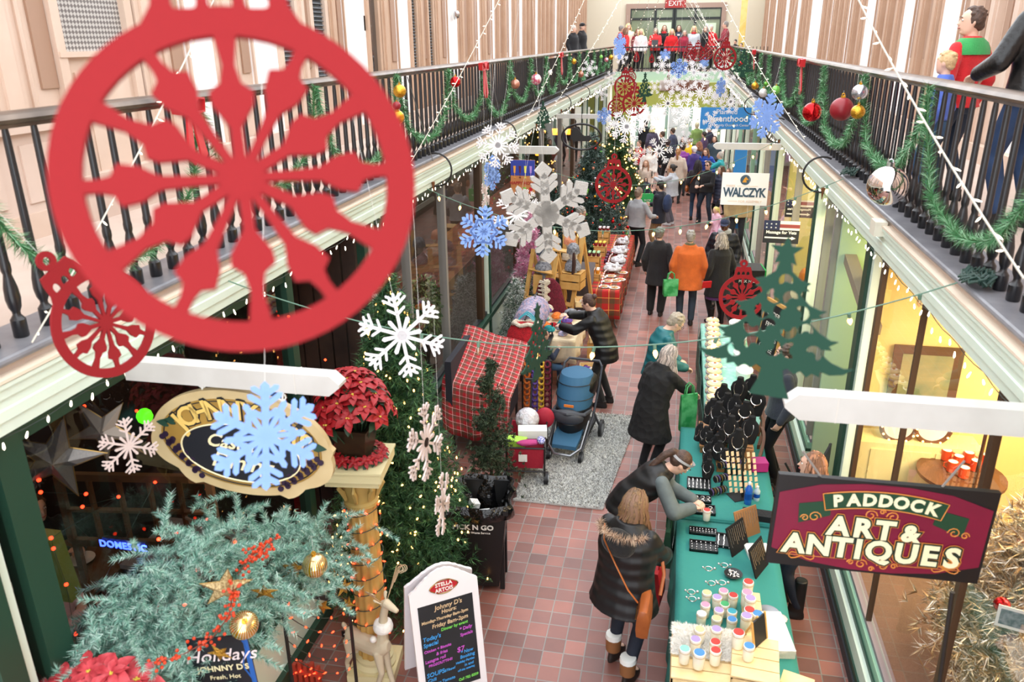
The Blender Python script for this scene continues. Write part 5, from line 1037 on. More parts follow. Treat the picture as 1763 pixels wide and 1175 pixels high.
t, S = tree('christmas_tree', 'slim evergreen in front of the green doorway post', (-2.72, 6.45, 0), 2.25, .42, 480, 9, .065, .007, mats=NG)
light_tree((-2.72, 6.45, 0), S, 12, 'few warm lights on the slim evergreen by the doorway')
# spiral topiary
t = thing('spiral_topiary', 'dark green spiral topiary in a brown wicker pot beside the rug', 'plant', (-1.86, 7.68, 0)); P = []; 
for k in np.linspace(0, 1, 900):
    a = k * 2 * PI * 3.2; r = .25 * (1 - k) ** .8 + .03; P.append((r * .55 * math.cos(a), r * .55 * math.sin(a), .28 + 1.42 * k))
P, D = along(P, .004); P = np.repeat(P, 2, 0); D = np.repeat(D, 2, 0); w = (1.75 - P[:, 2:3]) * .05 + .022; P = P + rng.normal(0, 1, P.shape) * w; D = P * np.array([1, 1, 0]) + rng.normal(0, .1, P.shape); D /= np.linalg.norm(D, axis=1, keepdims=True)
V = needles(P, D, .038, .010, 18, 1, .5); link('foliage', arr_mesh('foliage', V, 3, [mat('cypress_green', '#35492f', .7), mat('cypress_grey', '#5b6b52', .7), mat('cypress_dark', '#1f2c1e', .7)], rng.choice(3, len(V) // 3, p=[.4, .25, .35])), t)
MB().cyl((0, 0, .1), (0, 0, 1.7), .02, .008, n=8).build('trunk', BARK, t); WICK = mat('wicker_pot', '#8a6a44', .7, bump=(12, .8, 'wave', .02))
MB().lathe([(.11, 0), (.125, .02), (.14, .2), (.15, .22), (.13, .21)], 20).build('pot', WICK, t)
# decorated tree with coloured baubles, gold lit tree, pink, flocked, gold tinsel
SNOWN = [mat('frosted_needle', '#9fb6b0', .7), mat('needle_deep', '#16301f', .65), mat('needle_blue', '#2c4a42', .65)]
t, S = tree('christmas_tree', 'frosted tree covered with coloured baubles beside the jam vendor', (-2.0, 19.3, 0), 2.75, 1.05, 900, 10, .12, .011, mats=SNOWN, pr=(.3, .42, .28))
light_tree((-2.0, 19.3, 0), S * 1.03, 90, 'red and amber lights on the frosted tree', BULBR)
bm_ = {k: MB().ball((0, 0, 0), .042, 10).mesh('bauble', BALLM[k]) for k in ('lime', 'gold', 'red', 'green', 'brown', 'silver')}
idx = [i for i in rng.permutation(len(S)) if S[i][1] < .25][:110]
for i, q in enumerate(idx):
    k = ('lime', 'gold', 'red', 'green', 'lime', 'red', 'brown', 'silver')[i % 8]; o = link('bauble', bm_[k]); o.location = Vector(S[q]) * 1.02 + Vector((-2.0, 19.3, 0)); tag(o, {'lime': 'lime green', 'gold': 'gold', 'red': 'red', 'green': 'green', 'brown': 'copper', 'silver': 'silver'}[k] + ' bauble hanging on the frosted decorated tree', 'ornament', '%s baubles on the frosted tree' % k)
t, S = tree('christmas_tree', 'tall tree covered in gold lights beyond the frosted tree', (-1.75, 23.5, 0), 2.95, .95, 700, 9, .13, .013, mats=NG, pr=(.4, .45, .15)); light_tree((-1.75, 23.5, 0), S * 1.04, 190, 'dense gold lights on the tall tree beyond the frosted tree', MB().ball((0, 0, 0), .022, 6).mesh('bulb', WARM))
t, S = tree('christmas_tree', 'dark tree with red baubles near the left shop post', (-2.55, 16.6, 0), 2.0, .5, 420, 9, .1, .01, mats=SNOWN, pr=(.15, .6, .25))
for i in [i for i in rng.permutation(len(S)) if S[i][1] < .1][:26]: o = link('bauble', bm_['red']); o.location = Vector(S[i]) * 1.02 + Vector((-2.55, 16.6, 0)); tag(o, 'shiny red bauble on the dark tree behind the foam snowflake', 'ornament', 'red baubles on the dark tree')
PK = [mat('pink_tinsel', '#f0a6cc', .4, .2), mat('pale_pink_tinsel', '#fbe3ee', .4, .2), mat('deep_pink', '#e0609c', .4, .2)]
t, S = tree('tinsel_tree', 'slim pink tinsel tree beside the white window post', (-2.58, 14.0, .0), 1.95, .42, 420, 9, .08, .009, mats=PK, pr=(.45, .35, .2))
FLK = [mat('snow_flock', '#eef1f0', .8), mat('flocked_green', '#3d6349', .7), mat('flocked_dark', '#25422f', .7)]
t, S = tree('christmas_tree', 'small snow flocked tree in front of the left window', (-2.5, 12.3, 0), 1.22, .34, 260, 9, .07, .007, mats=FLK, pr=(.4, .35, .25))
t, S = tree('christmas_tree', 'second flocked tree with a few lights near the pink tree', (-2.45, 13.1, 0), 1.05, .3, 220, 9, .07, .008, mats=FLK, pr=(.3, .4, .3))
GT = [mat('gold_tinsel', '#e2c79c', .25, .6), mat('champagne_tinsel', '#f8efe0', .25, .5), mat('bronze_tinsel', '#a8845c', .3, .7)]
t, S = tree('tinsel_tree', 'large champagne gold tinsel tree inside the right shop window', (2.85, 4.95, .44), 2.55, .98, 1700, 11, .1, .009, mats=GT, pr=(.4, .4, .2), z0=.35)
o = tag(MB().ball(aty(1725, 1042, 4.15), .045, 16).build('bauble', BALLM['red']), 'shiny red bauble on the champagne tinsel tree', 'ornament')
p = aty(1748, 1068, 4.05); q = thing('photo_card', 'small photo card hanging on the champagne tinsel tree', 'card', p, -.3); MB().box(-.09, .09, 0, .004, -.07, .07).build('card', WHITE, q); MB().box(-.075, .075, -.002, 0, -.05, .05).build('print', mat('grey_photo', '#8d8f98', .4, noise=(30, '#4b4f5a', .3)), q)
# leafy ficus in the window
t = thing('potted_ficus', 'leafy potted ficus inside the left shop window', 'plant', (-3.25, 9.8, .55)); n = 2600; a = rng.normal(0, 1, (n, 3)); a /= np.linalg.norm(a, axis=1, keepdims=True); P = a * rng.uniform(.5, 1, (n, 1)) * np.array([.3, .36, .45]) + np.array([0, 0, .95])
D = a + rng.normal(0, .5, (n, 3)); D[:, 2] -= .5; D /= np.linalg.norm(D, axis=1, keepdims=True); s = np.cross(D, rng.normal(size=D.shape)); s /= np.linalg.norm(s, axis=1, keepdims=True); V = np.stack([P, P + D * .03 + s * .014, P + D * .065, P + D * .03 - s * .014], 1).reshape(-1, 3)
link('foliage', arr_mesh('leaves', V, 4, [mat('leaf_green', '#3b5e34', .45), mat('leaf_light', '#7b9a5d', .45)], rng.choice(2, n, p=[.65, .35])), t)
m = MB()
for k in range(7): m.cyl((0, 0, .1), (R.uniform(-.2, .2), R.uniform(-.2, .2), R.uniform(.8, 1.2)), .012, .004, n=6)
m.build('stem', BARK, t); MB().lathe([(.1, 0), (.14, .18), (.13, .18)], 16).build('pot', BLACK, t)

# ================================================================ RESTAURANT CORNER
# teal branch clump of the canopy garland hung over the planter rail
TEAL = [mat('teal_needle', '#a4d0be', .6), mat('teal_dark', '#5c9282', .6), mat('teal_pale', '#d6ece2', .6)]
t = thing('branch_garland', 'big clump of pale teal artificial fir branches under the oval diner sign', 'garland', (-2.6, 3.7, 1.5)); P = []; D = []
sp = [aty(*q) for q in ((160, 1120, 2.95), (230, 1040, 3.1), (310, 960, 3.4), (330, 1060, 3.2), (400, 930, 3.75), (420, 1010, 3.6), (500, 930, 4.1), (560, 950, 4.5), (300, 1130, 2.95), (470, 970, 4.0), (220, 1120, 2.9), (370, 1110, 3.1))]
for c in sp:
    for k in range(52):
        b = c + Vector((R.gauss(0, .09), R.gauss(0, .13), R.gauss(0, .08))); d = Vector((R.uniform(-.6, .9), R.uniform(-1, .6), R.uniform(-.45, .35))).normalized(); L = R.uniform(.18, .34)
        for j in np.arange(0, L, .008): P.append(b + d * j - Vector((0, 0, .5 * j * j))); D.append(d)
P = np.array([tuple(v) for v in P]); D = np.array([tuple(v) for v in D]); V = needles(P, D, .042, .0042, 8, .9, .7) - np.array([-2.6, 3.7, 1.5])
link('foliage', arr_mesh('foliage', V, 3, TEAL, rng.choice(3, len(V) // 3, p=[.45, .3, .25])), t)
m = MB()
for a, b in zip(sp[:8], sp[1:8]): m.cyl(a - Vector((-2.6, 3.7, 1.5)), b - Vector((-2.6, 3.7, 1.5)), .012, n=6)
m.cyl((sp[4].x + 2.6, sp[4].y - 3.7, sp[4].z - 1.5), (SL + 2.6, sp[4].y - 3.6, sp[4].z - 1.45), .01, n=6); m.build('stem', BARK, t)
BER = mat('orange_red_berry', '#d2431f', .3)
def berries(path, label):
    t = thing('berry_spray', label, 'decoration', path[0]); P = [p - path[0] for p in path]; MB().tube(P, .003, 5).build('stem', mat('berry_stem', '#7a3a2a', .6), t); me = MB().ball((0, 0, 0), .0095, 8).mesh('berry', BER); L = []
    for k in range(80):
        u = R.random() * (len(P) - 1.001); i = int(u); q = P[i].lerp(P[i + 1], u - i) + Vector((R.gauss(0, .02), R.gauss(0, .02), R.gauss(0, .02))); L.append(q)
    limit_parts(t, me, L, 'berry')
berries([aty(*q) for q in ((402, 1010, 2.95), (395, 1060, 2.9), (365, 1100, 2.85), (320, 1125, 2.75), (265, 1145, 2.65))], 'long spray of orange red berries hanging down the teal branches')
berries([aty(*q) for q in ((410, 990, 3.1), (435, 955, 3.25), (455, 945, 3.3), (440, 960, 3.3), (475, 925, 3.45))], 'bushy spray of red berries at the top of the teal branches')
# poinsettias
PET = mat('poinsettia_red', '#a50e17', .55, noise=(20, '#8a0b14', .5)); PET2 = mat('poinsettia_rose', '#a8232e', .5, noise=(20, '#e0525a', .5)); LEAFG = mat('dark_leaf', '#26402a', .5); YEL2 = mat('yellow_centre', '#d6c04a', .5)
def petals(m, c, axis, n, L, w, mi=0, tilt=.25, a0=0):
    M = Matrix.Translation(c) @ Vector((0, 0, 1)).rotation_difference(Vector(axis)).to_matrix().to_4x4()
    for k in range(n):
        a = a0 + 2 * PI * k / n + R.uniform(-.15, .15); l = L * R.uniform(.85, 1.1); vs = []
        for r, ww, z in ((0, .12, 0), (.25, .7, .1), (.55, 1, .12), (.8, .6, .06), (1, .02, -.06)):
            for s, dz in ((-1, .05), (0, -.02), (1, .05)): x = l * r; y = s * w * ww / 2; vs.append(M @ Vector((x * math.cos(a) - y * math.sin(a), x * math.sin(a) + y * math.cos(a), (z + dz * abs(s)) * l * (1 + tilt))))
        m.add(vs, [(3 * i + j, 3 * i + j + 1, 3 * i + 4 + j, 3 * i + 3 + j) for i in range(4) for j in range(2)], mi)
def poinsettia(t, pts, L, mt):
    """pts: (centre, axis)"""
    for c, ax_ in pts:
        m = MB(); petals(m, c, ax_, 6, L, L * .5, 0, .1); petals(m, c + Vector(ax_) * .01, ax_, 5, L * .65, L * .36, 0, .5, .5); m.build('flower', [mt], t)
        g = MB(); 
        for k in range(6): g.ball(c + Vector(ax_) * L * .14 + Vector((R.gauss(0, L * .06), R.gauss(0, L * .06), 0)), L * .05, 6)
        g.build('flower_centre', YEL2, t)
    g = MB()
    for c, ax_ in pts: petals(g, c - Vector(ax_) * L * .4, ax_, 4, L * 1.1, L * .5, 0, -.4, .3)
    g.build('leaves', LEAFG, t); g = MB()
    for c, ax_ in pts: g.tube([(0, 0, 0), tuple(Vector(c) * .5), tuple(c)], .005, 4)
    g.build('stem', LEAFG, t)
def dome(n, r, h, z0, seed=0):
    out = []
    for i in range(n):
        a = i * 2.39996; e = (i + .5) / n; rr = r * math.sqrt(e); z = z0 + h * (1 - e * .9); c = Vector((rr * math.cos(a), rr * math.sin(a), z)); out.append((c, (c - Vector((0, 0, z0 - h * .3))).normalized()))
    return out
t = thing('potted_poinsettia', 'red poinsettia in a square bronze pot on the golden column', 'flower', (-2.21, 4.9, 1.99)); poinsettia(t, dome(30, .27, .36, .34), .115, PET)
m = MB(); m.loft([[(x * w, y * w, z) for x, y in ((-1, -1), (1, -1), (1, 1), (-1, 1))] for z, w in ((0, .085), (.02, .09), (.26, .13), (.29, .14), (.29, .12), (.24, .11))]); m.build('pot', mat('bronze_pot', '#4b3220', .4, .5, noise=(8, '#33221a', .5)), t, smooth=0)
t = thing('flower_ring', 'ring of small red poinsettia blooms around the bronze pot', 'wreath', (-2.21, 4.9, 2.0)); poinsettia(t, [(Vector((.19 * math.cos(a), .17 * math.sin(a), .05)), Vector((.5 * math.cos(a), .5 * math.sin(a) - .2, .9)).normalized()) for a in np.linspace(-PI * .95, PI * .9, 15)], .062, PET)
p = aty(175, 1168, 2.6); t = thing('potted_poinsettia', 'rose red poinsettia at the lower left corner of the view', 'flower', (p.x, p.y, p.z - .3)); poinsettia(t, [(Vector((x, y, z)), Vector((x * .6, y * .6 - .35, .8)).normalized()) for x, y, z in ((.06, .0, .33), (-.08, .02, .3), (.17, .04, .28), (-.19, -.02, .25), (.0, -.12, .24), (.12, -.1, .26), (-.12, -.12, .24), (-.26, -.1, .2))], .13, PET2)
MB().lathe([(.08, -.06), (.12, .12), (.11, .12)], 16).build('pot', mat('bronze_pot'), t)
t2 = tag(MB().box(p.x - .18, p.x + .18, p.y - .18, p.y + .18, 0, p.z - .36).build('plant_pedestal', GREEN_D, smooth=0), 'dark green pedestal under the lower left poinsettia', 'stand')
# column
CLM = mat('gold_wood_column', '#c9a55c', .55, noise=(5, '#a87f3e', .5)); CLP = mat('cream_capital', '#dccfa0', .6)
t = thing('column_pedestal', 'fluted golden column pedestal with a cream square capital', 'pedestal', (-2.21, 4.9, 0), .12); m = MB(); n = 48
m.loft([[((r * (1 + .055 * math.cos(a * 12))) * math.cos(a), (r * (1 + .055 * math.cos(a * 12))) * math.sin(a), z) for a in np.linspace(0, 2 * PI, 97)[:-1]] for z, r in ((.2, .125), (.3, .12), (1.0, .115), (1.62, .108))]); m.build('shaft', CLM, t, smooth=50)
m = MB(); m.lathe([(.112, 1.6), (.13, 1.62), (.13, 1.645), (.112, 1.66), (.118, 1.72), (.15, 1.83), (.165, 1.86)], 32)
for k in range(8): a = k * PI / 4; m.tube([(.125 * math.cos(a), .125 * math.sin(a), 1.68), (.15 * math.cos(a), .15 * math.sin(a), 1.76), (.178 * math.cos(a), .178 * math.sin(a), 1.8), (.165 * math.cos(a), .165 * math.sin(a), 1.84)], [.012, .022, .018, .01], 6)
m.build('capital_leaves', mat('aged_gold_leaf', '#b89c5a', .55), t); m = MB(); m.box(-.2, .2, -.2, .2, 1.86, 1.91); m.box(-.225, .225, -.225, .225, 1.91, 1.985); m.box(-.235, .235, -.235, .235, 1.985, 2.0); m.build('abacus', CLP, t, smooth=0)
m = MB(); m.box(-.19, .19, -.19, .19, 0, .09); m.lathe([(.17, .09), (.175, .12), (.15, .15), (.155, .18), (.128, .2)], 32); m.build('base', CLP, t)
t = thing('string_lights', 'dark cord of red lights spiralling around the golden column', 'string lights', (-2.21, 4.9, 0)); pts = [(.135 * math.cos(a), .135 * math.sin(a), .3 + 1.3 * a / (2 * PI * 9)) for a in np.linspace(0, 2 * PI * 9, 180)]; MB().tube(pts, .004, 5).build('cord', mat('dark_cord'), t)
limit_parts(t, BULBR, [Vector(pts[i]) * 1.0 + Vector((0, 0, .012)) for i in range(2, 180, 3)])
# ornaments and stars on the black iron frame
GSTR = mat('gold_stripe_ball', '#d9a520', .18, .8); N, L, B = nodes_of(GSTR); tc = N.new('ShaderNodeTexCoord'); g = N.new('ShaderNodeTexWave'); g.wave_type = 'BANDS'; g.bands_direction = 'X'; g.inputs['Scale'].default_value = 9; g.inputs['Distortion'].default_value = .6
sp_ = N.new('ShaderNodeSeparateXYZ'); at_ = N.new('ShaderNodeMath'); at_.operation = 'ARCTAN2'; cb = N.new('ShaderNodeCombineXYZ'); L.new(tc.outputs['Object'], sp_.inputs[0]); L.new(sp_.outputs[0], at_.inputs[0]); L.new(sp_.outputs[1], at_.inputs[1]); ml = N.new('ShaderNodeMath'); ml.operation = 'MULTIPLY'; ml.inputs[1].default_value = .18; L.new(at_.outputs[0], ml.inputs[0]); L.new(ml.outputs[0], cb.inputs[0]); L.new(cb.outputs[0], g.inputs[0])
cr = N.new('ShaderNodeValToRGB'); cr.color_ramp.elements[0].color = (*hx('#d9a520'), 1); cr.color_ramp.elements[1].color = (*hx('#f3ead0'), 1); cr.color_ramp.elements[0].position = .55; cr.color_ramp.elements[1].position = .62; L.new(g.outputs['Fac'], cr.inputs[0]); L.new(cr.outputs[0], B.inputs['Base Color'])
BALLM['stripe'] = GSTR
bauble(542, 974, 21, 'stripe', 'gold ball with cream stripes hanging beside the golden column', Y=3.9, drop=.12); b = bauble(420, 1077, 23, 'stripe', 'gold ball with swirled cream stripes over the dark banner', Y=2.95, drop=.1); b.rotation_euler = (.5, .5, 0)
GLIT = mat('gold_glitter_star', '#b98a34', .35, .7, bump=(150, .9, 'voronoi', .006)); WEAVE = mat('straw_star', '#cdb684', .6, .1, noise=(90, '#8f7448', .3), bump=(80, .8, 'voronoi', .006))
def star(px, py, Y, r, mt, label, rot, deep=.3, name='star_ornament', n=5, inner=.42, wire=False):
    p = aty(px, py, Y); t = thing(name, label, 'star', p, rot=rot); m = MB(); ring = [((r if k % 2 == 0 else r * inner) * math.sin(PI * k / n), (r if k % 2 == 0 else r * inner) * math.cos(PI * k / n)) for k in range(2 * n)]
    vs = [(x, 0, z) for x, z in ring] + [(0, -r * deep, 0), (0, r * deep, 0)]; N_ = 2 * n; m.add(vs, [(k, (k + 1) % N_, N_) for k in range(N_)] + [((k + 1) % N_, k, N_ + 1) for k in range(N_)]); m.build('star', mt, t, smooth=0)
    MB().tube([(x * 1.01, 0, z * 1.01) for x, z in ring], r * .018, 5, closed=True).build('wire_edge', mat('brass'), t); return t
star(388, 1012, 2.95, .13, WEAVE, 'woven straw star on the teal branches', (.2, .2, .6))
for a in ((505, 980, 3.95, .09, 'gold glitter star left of the striped gold ball', (.1, .3, .5)), (572, 985, 4.4, .085, 'gold glitter star right of the striped gold ball', (0, -.5, -.9)), (455, 1020, 3.5, .085, 'gold wire star hanging below the teal branches', (.4, .1, .3)), (592, 1012, 4.45, .075, 'narrow gold star left of the column', (0, .3, 1.1)), (555, 1045, 4.3, .07, 'small gold star on the black frame', (.1, .6, .2)), (600, 1040, 4.4, .07, 'gold star at the end of the black frame by the column', (0, .2, -.3)), (378, 1125, 2.8, .065, 'gold star in front of the dark banner', (.3, .8, .3)), (430, 1045, 3.8, .07, 'gold star tucked in the branch end', (.2, .5, -.4))): star(a[0], a[1], a[2], a[3], GLIT, a[4], a[5], .25)
t = thing('star_rack', 'black iron frame on posts holding stars beside the golden column', 'frame', (-2.5, 4.0, 0)); m = MB(); a = aty(482, 1018, 4.0); b = aty(600, 1036, 4.45)
for p_ in (a, b): m.tube([(p_.x + 2.5, p_.y - 4, 0), (p_.x + 2.5, p_.y - 4, p_.z)], .014, 6)
m.beam(tuple(a - Vector((-2.5, 4, 0))), tuple(b - Vector((-2.5, 4, 0))), .03, .03); m.build('frame_bar', IRON, t)
t = thing('string_lights', 'red lights on dark cord drooping around the black iron frame', 'string lights', a); L_ = []
for k in range(5):
    P = [q - a for q in catenary(a + Vector((0, 0, -.05 - .12 * k)), b + Vector((0, 0, -.08 - .13 * k)), .12, 10)]; MB().tube(P, .003, 4).build('cord', mat('dark_cord'), t); L_ += P[1::2]
limit_parts(t, BULBR, L_)
t = thing('string_lights', 'scattered red lights in the teal branches and window', 'string lights', (-2.9, 3, 1)); L_ = [aty(x, y, yy) - Vector((-2.9, 3, 1)) for x, y, yy in ((67, 827, 3.0), (70, 848, 3.0), (148, 851, 3.3), (142, 873, 3.3), (204, 856, 3.5), (88, 927, 2.95), (92, 945, 2.95), (114, 1007, 3.0), (134, 1122, 2.9), (130, 1092, 2.9), (267, 831, 3.9), (304, 918, 3.6), (273, 929, 3.4), (318, 1041, 3.1), (405, 934, 3.7), (336, 983, 3.4), (357, 895, 4.0), (365, 882, 4.0), (300, 760, 4.2), (235, 708, 4.1), (198, 710, 4.0), (145, 700, 3.6), (475, 690, 5.1), (520, 580, 5.6), (540, 540, 5.6), (497, 545, 5.4), (560, 620, 5.7), (397, 570, 5.0))]
MB().tube(L_[:12], .0015, 3).build('cord', mat('dark_cord'), t); limit_parts(t, MB().ball((0, 0, 0), .011, 6).mesh('bulb', REDB), L_)
# oval diner sign
t = thing('oval_sign', 'oval hanging diner sign with grape clusters under the left white arm', 'sign', aty(418, 762, 3.45), .0); t.rotation_euler = (0, .12, math.radians(4)); a, b = .50, .31
CRM = mat('cream_sign_board', '#cdb88c', .5, noise=(4, '#b89f70', .5)); OCH = mat('ochre_panel', '#b08a3c', .5, noise=(3, '#7d5f28', .6)); NVY = mat('navy_panel', '#15171f', .4); CREAML = mat('cream_letter', '#efe2b4', .5); GOLDL = mat('gold_letter', '#e3c06a', .4)
el = lambda a, b, n=56: [(a * math.cos(q), b * math.sin(q)) for q in np.linspace(0, 2 * PI, n + 1)[:-1]]
ed = [(x * (1 + (.07 * abs(math.sin(6 * math.atan2(z, x))) if z < .05 and abs(x) > .25 else 0)), z * (1 + (.10 * abs(math.sin(6 * math.atan2(z, x))) if z < .05 and abs(x) > .25 else 0))) for x, z in el(a, b, 90)]
m = MB(); m.prism(ed, -.02, .02, 'xz'); m.build('board', CRM, t); m = MB(); m.prism(el(a * .90, b * .84), -.024, -.02, 'xz'); m.build('ochre_field', OCH, t)
m = MB(); m.prism([(x, z - .055) for x, z in el(.33, .165)], -.028, -.024, 'xz'); m.build('navy_field', NVY, t); m = MB(); m.tube([(x, -.028, z - .055) for x, z in el(.335, .17)], .005, 5, closed=True); m.build('oval_rim', CREAML, t)
m = MB(); m.tube([(x, -.024, z) for x, z in el(a * .87, b * .80)], .0035, 5, closed=True); m.build('dark_line', NVY, t)
for i, ch in enumerate("JOHNNY D'S"):
    q = PI - .42 - i * .255; x, z = .37 * math.cos(q), .205 * math.sin(q) - .01; o = lettering(ch, .155 if ch != "'" else .1, GOLDL, t, (x, -.028, z), (PI / 2, 0, 0), name='letter', offset=.003); o.rotation_euler = (PI / 2, -(q - PI / 2) * .72, 0)
    o = lettering(ch, .172, NVY, t, (x, -.0255, z), (PI / 2, 0, 0), name='letter_shadow', offset=.007, extrude=.001); o.rotation_euler = (PI / 2, -(q - PI / 2) * .72, 0)
lettering('Casual', .11, CREAML, t, (-.05, -.03, .0), shear=.35, offset=.0015); lettering('Dining', .13, CREAML, t, (0, -.03, -.115), shear=.35, offset=.0015)
GRP = mat('grape_purple', '#2a1a33', .35)
for sx in (-1, 1):
    m = MB(); l = MB()
    for r_ in range(6):
        for c_ in range(4 - (r_ > 3)): m.cyl((sx * (.445 - r_ * .036 - c_ * .02), -.03, -.03 - r_ * .036 + c_ * -.012 + .03 * (c_ % 2)), (sx * (.445 - r_ * .036 - c_ * .02), -.02, -.03 - r_ * .036 + c_ * -.012 + .03 * (c_ % 2)), .0165, n=12)
    for k in range(3): l.prism([(sx * (.43 + .03 * math.cos(q) * (1 + .5 * math.cos(3 * q)) - k * .04), .055 + .02 * k + .022 * math.sin(q)) for q in np.linspace(0, 2 * PI, 13)[:-1]], -.028, -.02, 'xz')
    m.build('grapes', GRP, t); l.build('grape_leaves', GREEN_D, t)
m = MB()
for x in (-.22, .22): m.tube([(x, 0, b * .9), (x + .01, 0, b + .08)], .006, 5); m.tube([(x + .02 * math.cos(q), 0, b + .0 + .02 * math.sin(q)) for q in np.linspace(0, 2 * PI, 9)[:-1]], .005, 5, closed=True)
m.build('hook', WHITE, t)
# metal stars hanging in the window corner, restaurant furniture
TIN = mat('grey_tin_star', '#7a7672', .5, .4, bump=(60, .5, 'voronoi', .004)); star(95, 790, 3.05, .24, TIN, 'large grey tin star hanging in the restaurant window corner', (0, .35, .5), .28, inner=.38); star(178, 740, 3.35, .2, mat('tan_paper_star', '#8f857a', .6), 'smaller tan paper star behind the tin star', (0, .7, .3), .25, inner=.35)
star(222, 765, 3.75, .12, mat('rose_glitter', '#9c6f68', .5, noise=(60, '#7a514d', .4)), 'rose glitter snowflake star in the restaurant window', (0, .2, .3), .06, inner=.2, n=6)
o = hang('pink', 222, 768, 110, .32, 'rose glitter snowflake hanging inside the restaurant window', yaw=20, th=False)
t = thing('window_divider', 'brown wooden window sash divider inside the restaurant', 'divider', aty(240, 880, 3.9)); OAK = mat('oak_brown', '#6b4423', .5, noise=(6, '#53341b', .5)); m = MB(); W, H = 1.0, .5
for i in range(6): x = -W / 2 + W * i / 5; w_ = .045 if i in (0, 5) else .018; m.box(x - w_ / 2, x + w_ / 2, -.02, .02, -H / 2, H / 2)
for z in (-H / 2, 0, H / 2): w_ = .05 if z else .018; m.box(-W / 2, W / 2, -.02, .02, z - w_ / 2, z + w_ / 2)
m.box(-W / 2, -W / 2 + .04, -.02, .02, -H / 2 - 1.0, -H / 2); m.box(W / 2 - .04, W / 2, -.02, .02, -H / 2 - 1.0, -H / 2); m.build('sash', OAK, t, smooth=0); t.rotation_euler = (0, 0, .15)
t = thing('restaurant_table', 'restaurant table with place settings behind the window divider', 'table', (-4.9, 4.6, 0)); m = MB(); m.box(-.5, .5, -.5, .5, .72, .76); m.build('table_top', OAK, t, smooth=0); MB().cyl((0, 0, 0), (0, 0, .72), .05, n=10).build('leg', IRON, t)
for i, (x, y) in enumerate(((-.2, .1), (.2, -.15), (.1, .25), (-.25, -.25))): o = MB().lathe([(.001, .0), (.08, .004), (.11, .02), (.105, .02)], 20).build('plate', WHITE); o.location = (-4.9 + x, 4.6 + y, .762); tag(o, 'white plate on the restaurant table', 'plate', 'plates on the restaurant table')
o = MB().lathe([(.03, 0), (.035, .15), (.034, .15), (.03, .01)], 14).build('drinking_glass', GLASS); o.location = (-4.95, 4.7, .762); tag(o, 'tall drinking glass on the restaurant table', 'glass')
LED = mat('blue_led', '#3a55ff', .3, emit=7); t = thing('led_sign', 'blue dotted led sign reading backwards in the restaurant window', 'sign', aty(212, 941, 3.35)); MB().box(-.14, .14, .01, .03, -.035, .035).build('housing', BLACK, t, smooth=0)
o = lettering('DOMESTIC', .062, LED, t, (0, 0, 0), (PI / 2, 0, 0), space=1.05, offset=.001)
NEONM = mat('neon_orange', '#ff5a20', .3, emit=9); t = thing('neon_sign', 'orange and white neon sign glowing behind the white arm', 'sign', aty(470, 650, 5.9)); m = MB(); m.tube([(-.22, 0, -.02), (-.12, 0, .05), (-.02, 0, .12), (.06, 0, .2)], .012, 6); m.tube([(.12, 0, .22), (.14, 0, .1), (.1, 0, -.05), (.0, 0, -.15)], .012, 6); m.tube([(-.2, 0, -.1), (-.1, 0, -.16)], .012, 6); m.build('neon_tube', NEONM, t)
lettering('Cafe', .14, mat('neon_white', '#dfe2ff', .3, emit=6), t, (0, -.01, .02)); MB().box(-.25, .25, .03, .05, -.2, .25).build('backing', BLACK, t, smooth=0)
o = tag(MB().ball(aty(249, 717, 3.9), .05, 12).build('glow_shade', mat('green_glow', '#5aff1e', .3, emit=1.6)), 'glowing lime green lamp shade in the restaurant', 'lamp')
o = tag(MB().cbox(aty(100, 975, 3.5), (.12, .1, .5), rx=.1).build('green_bottle', mat('olive_glass', '#8c9a3a', .3)), 'tall olive green vessel in the restaurant corner', 'vase')
t = thing('white_placemat_table', 'white cloth covered table edge below the oval sign in the restaurant', 'table', (-3.75, 5.0, 0)); MB().box(-.5, .45, -.35, .35, .9, .94).build('table_top', mat('grey_linen', '#8d8a8c', .8), t, smooth=0); MB().cyl((0, 0, 0), (0, 0, .9), .05, n=8).build('leg', IRON, t)
# banner board
t = thing('sandwich_banner', 'dark holiday banner with blue border below the teal branches', 'sign', aty(382, 1140, 2.9)); t.scale = (.82,) * 3; t.rotation_euler = (.0, -.06, .25); MB().box(-.19, .19, 0, .012, -.35, .19).build('board', NVY, t, smooth=0); BLU = mat('royal_blue', '#1f5aa8', .5)
m = MB(); m.box(.16, .19, -.004, 0, -.35, .19); m.tube([(.15 + .02 * math.sin(k * .9), -.003, .17 - k * .04) for k in range(12)], .005, 5); m.build('blue_border', BLU, t); lettering('Holidays', .13, mat('pink_white', '#f0dede', .5), t, (-.0, -.004, .05), shear=.3); lettering("JOHNNY D'S", .058, CREAML, t, (0, -.004, -.05), offset=.001); lettering('Fresh, Hot', .045, CREAML, t, (.0, -.004, -.12))
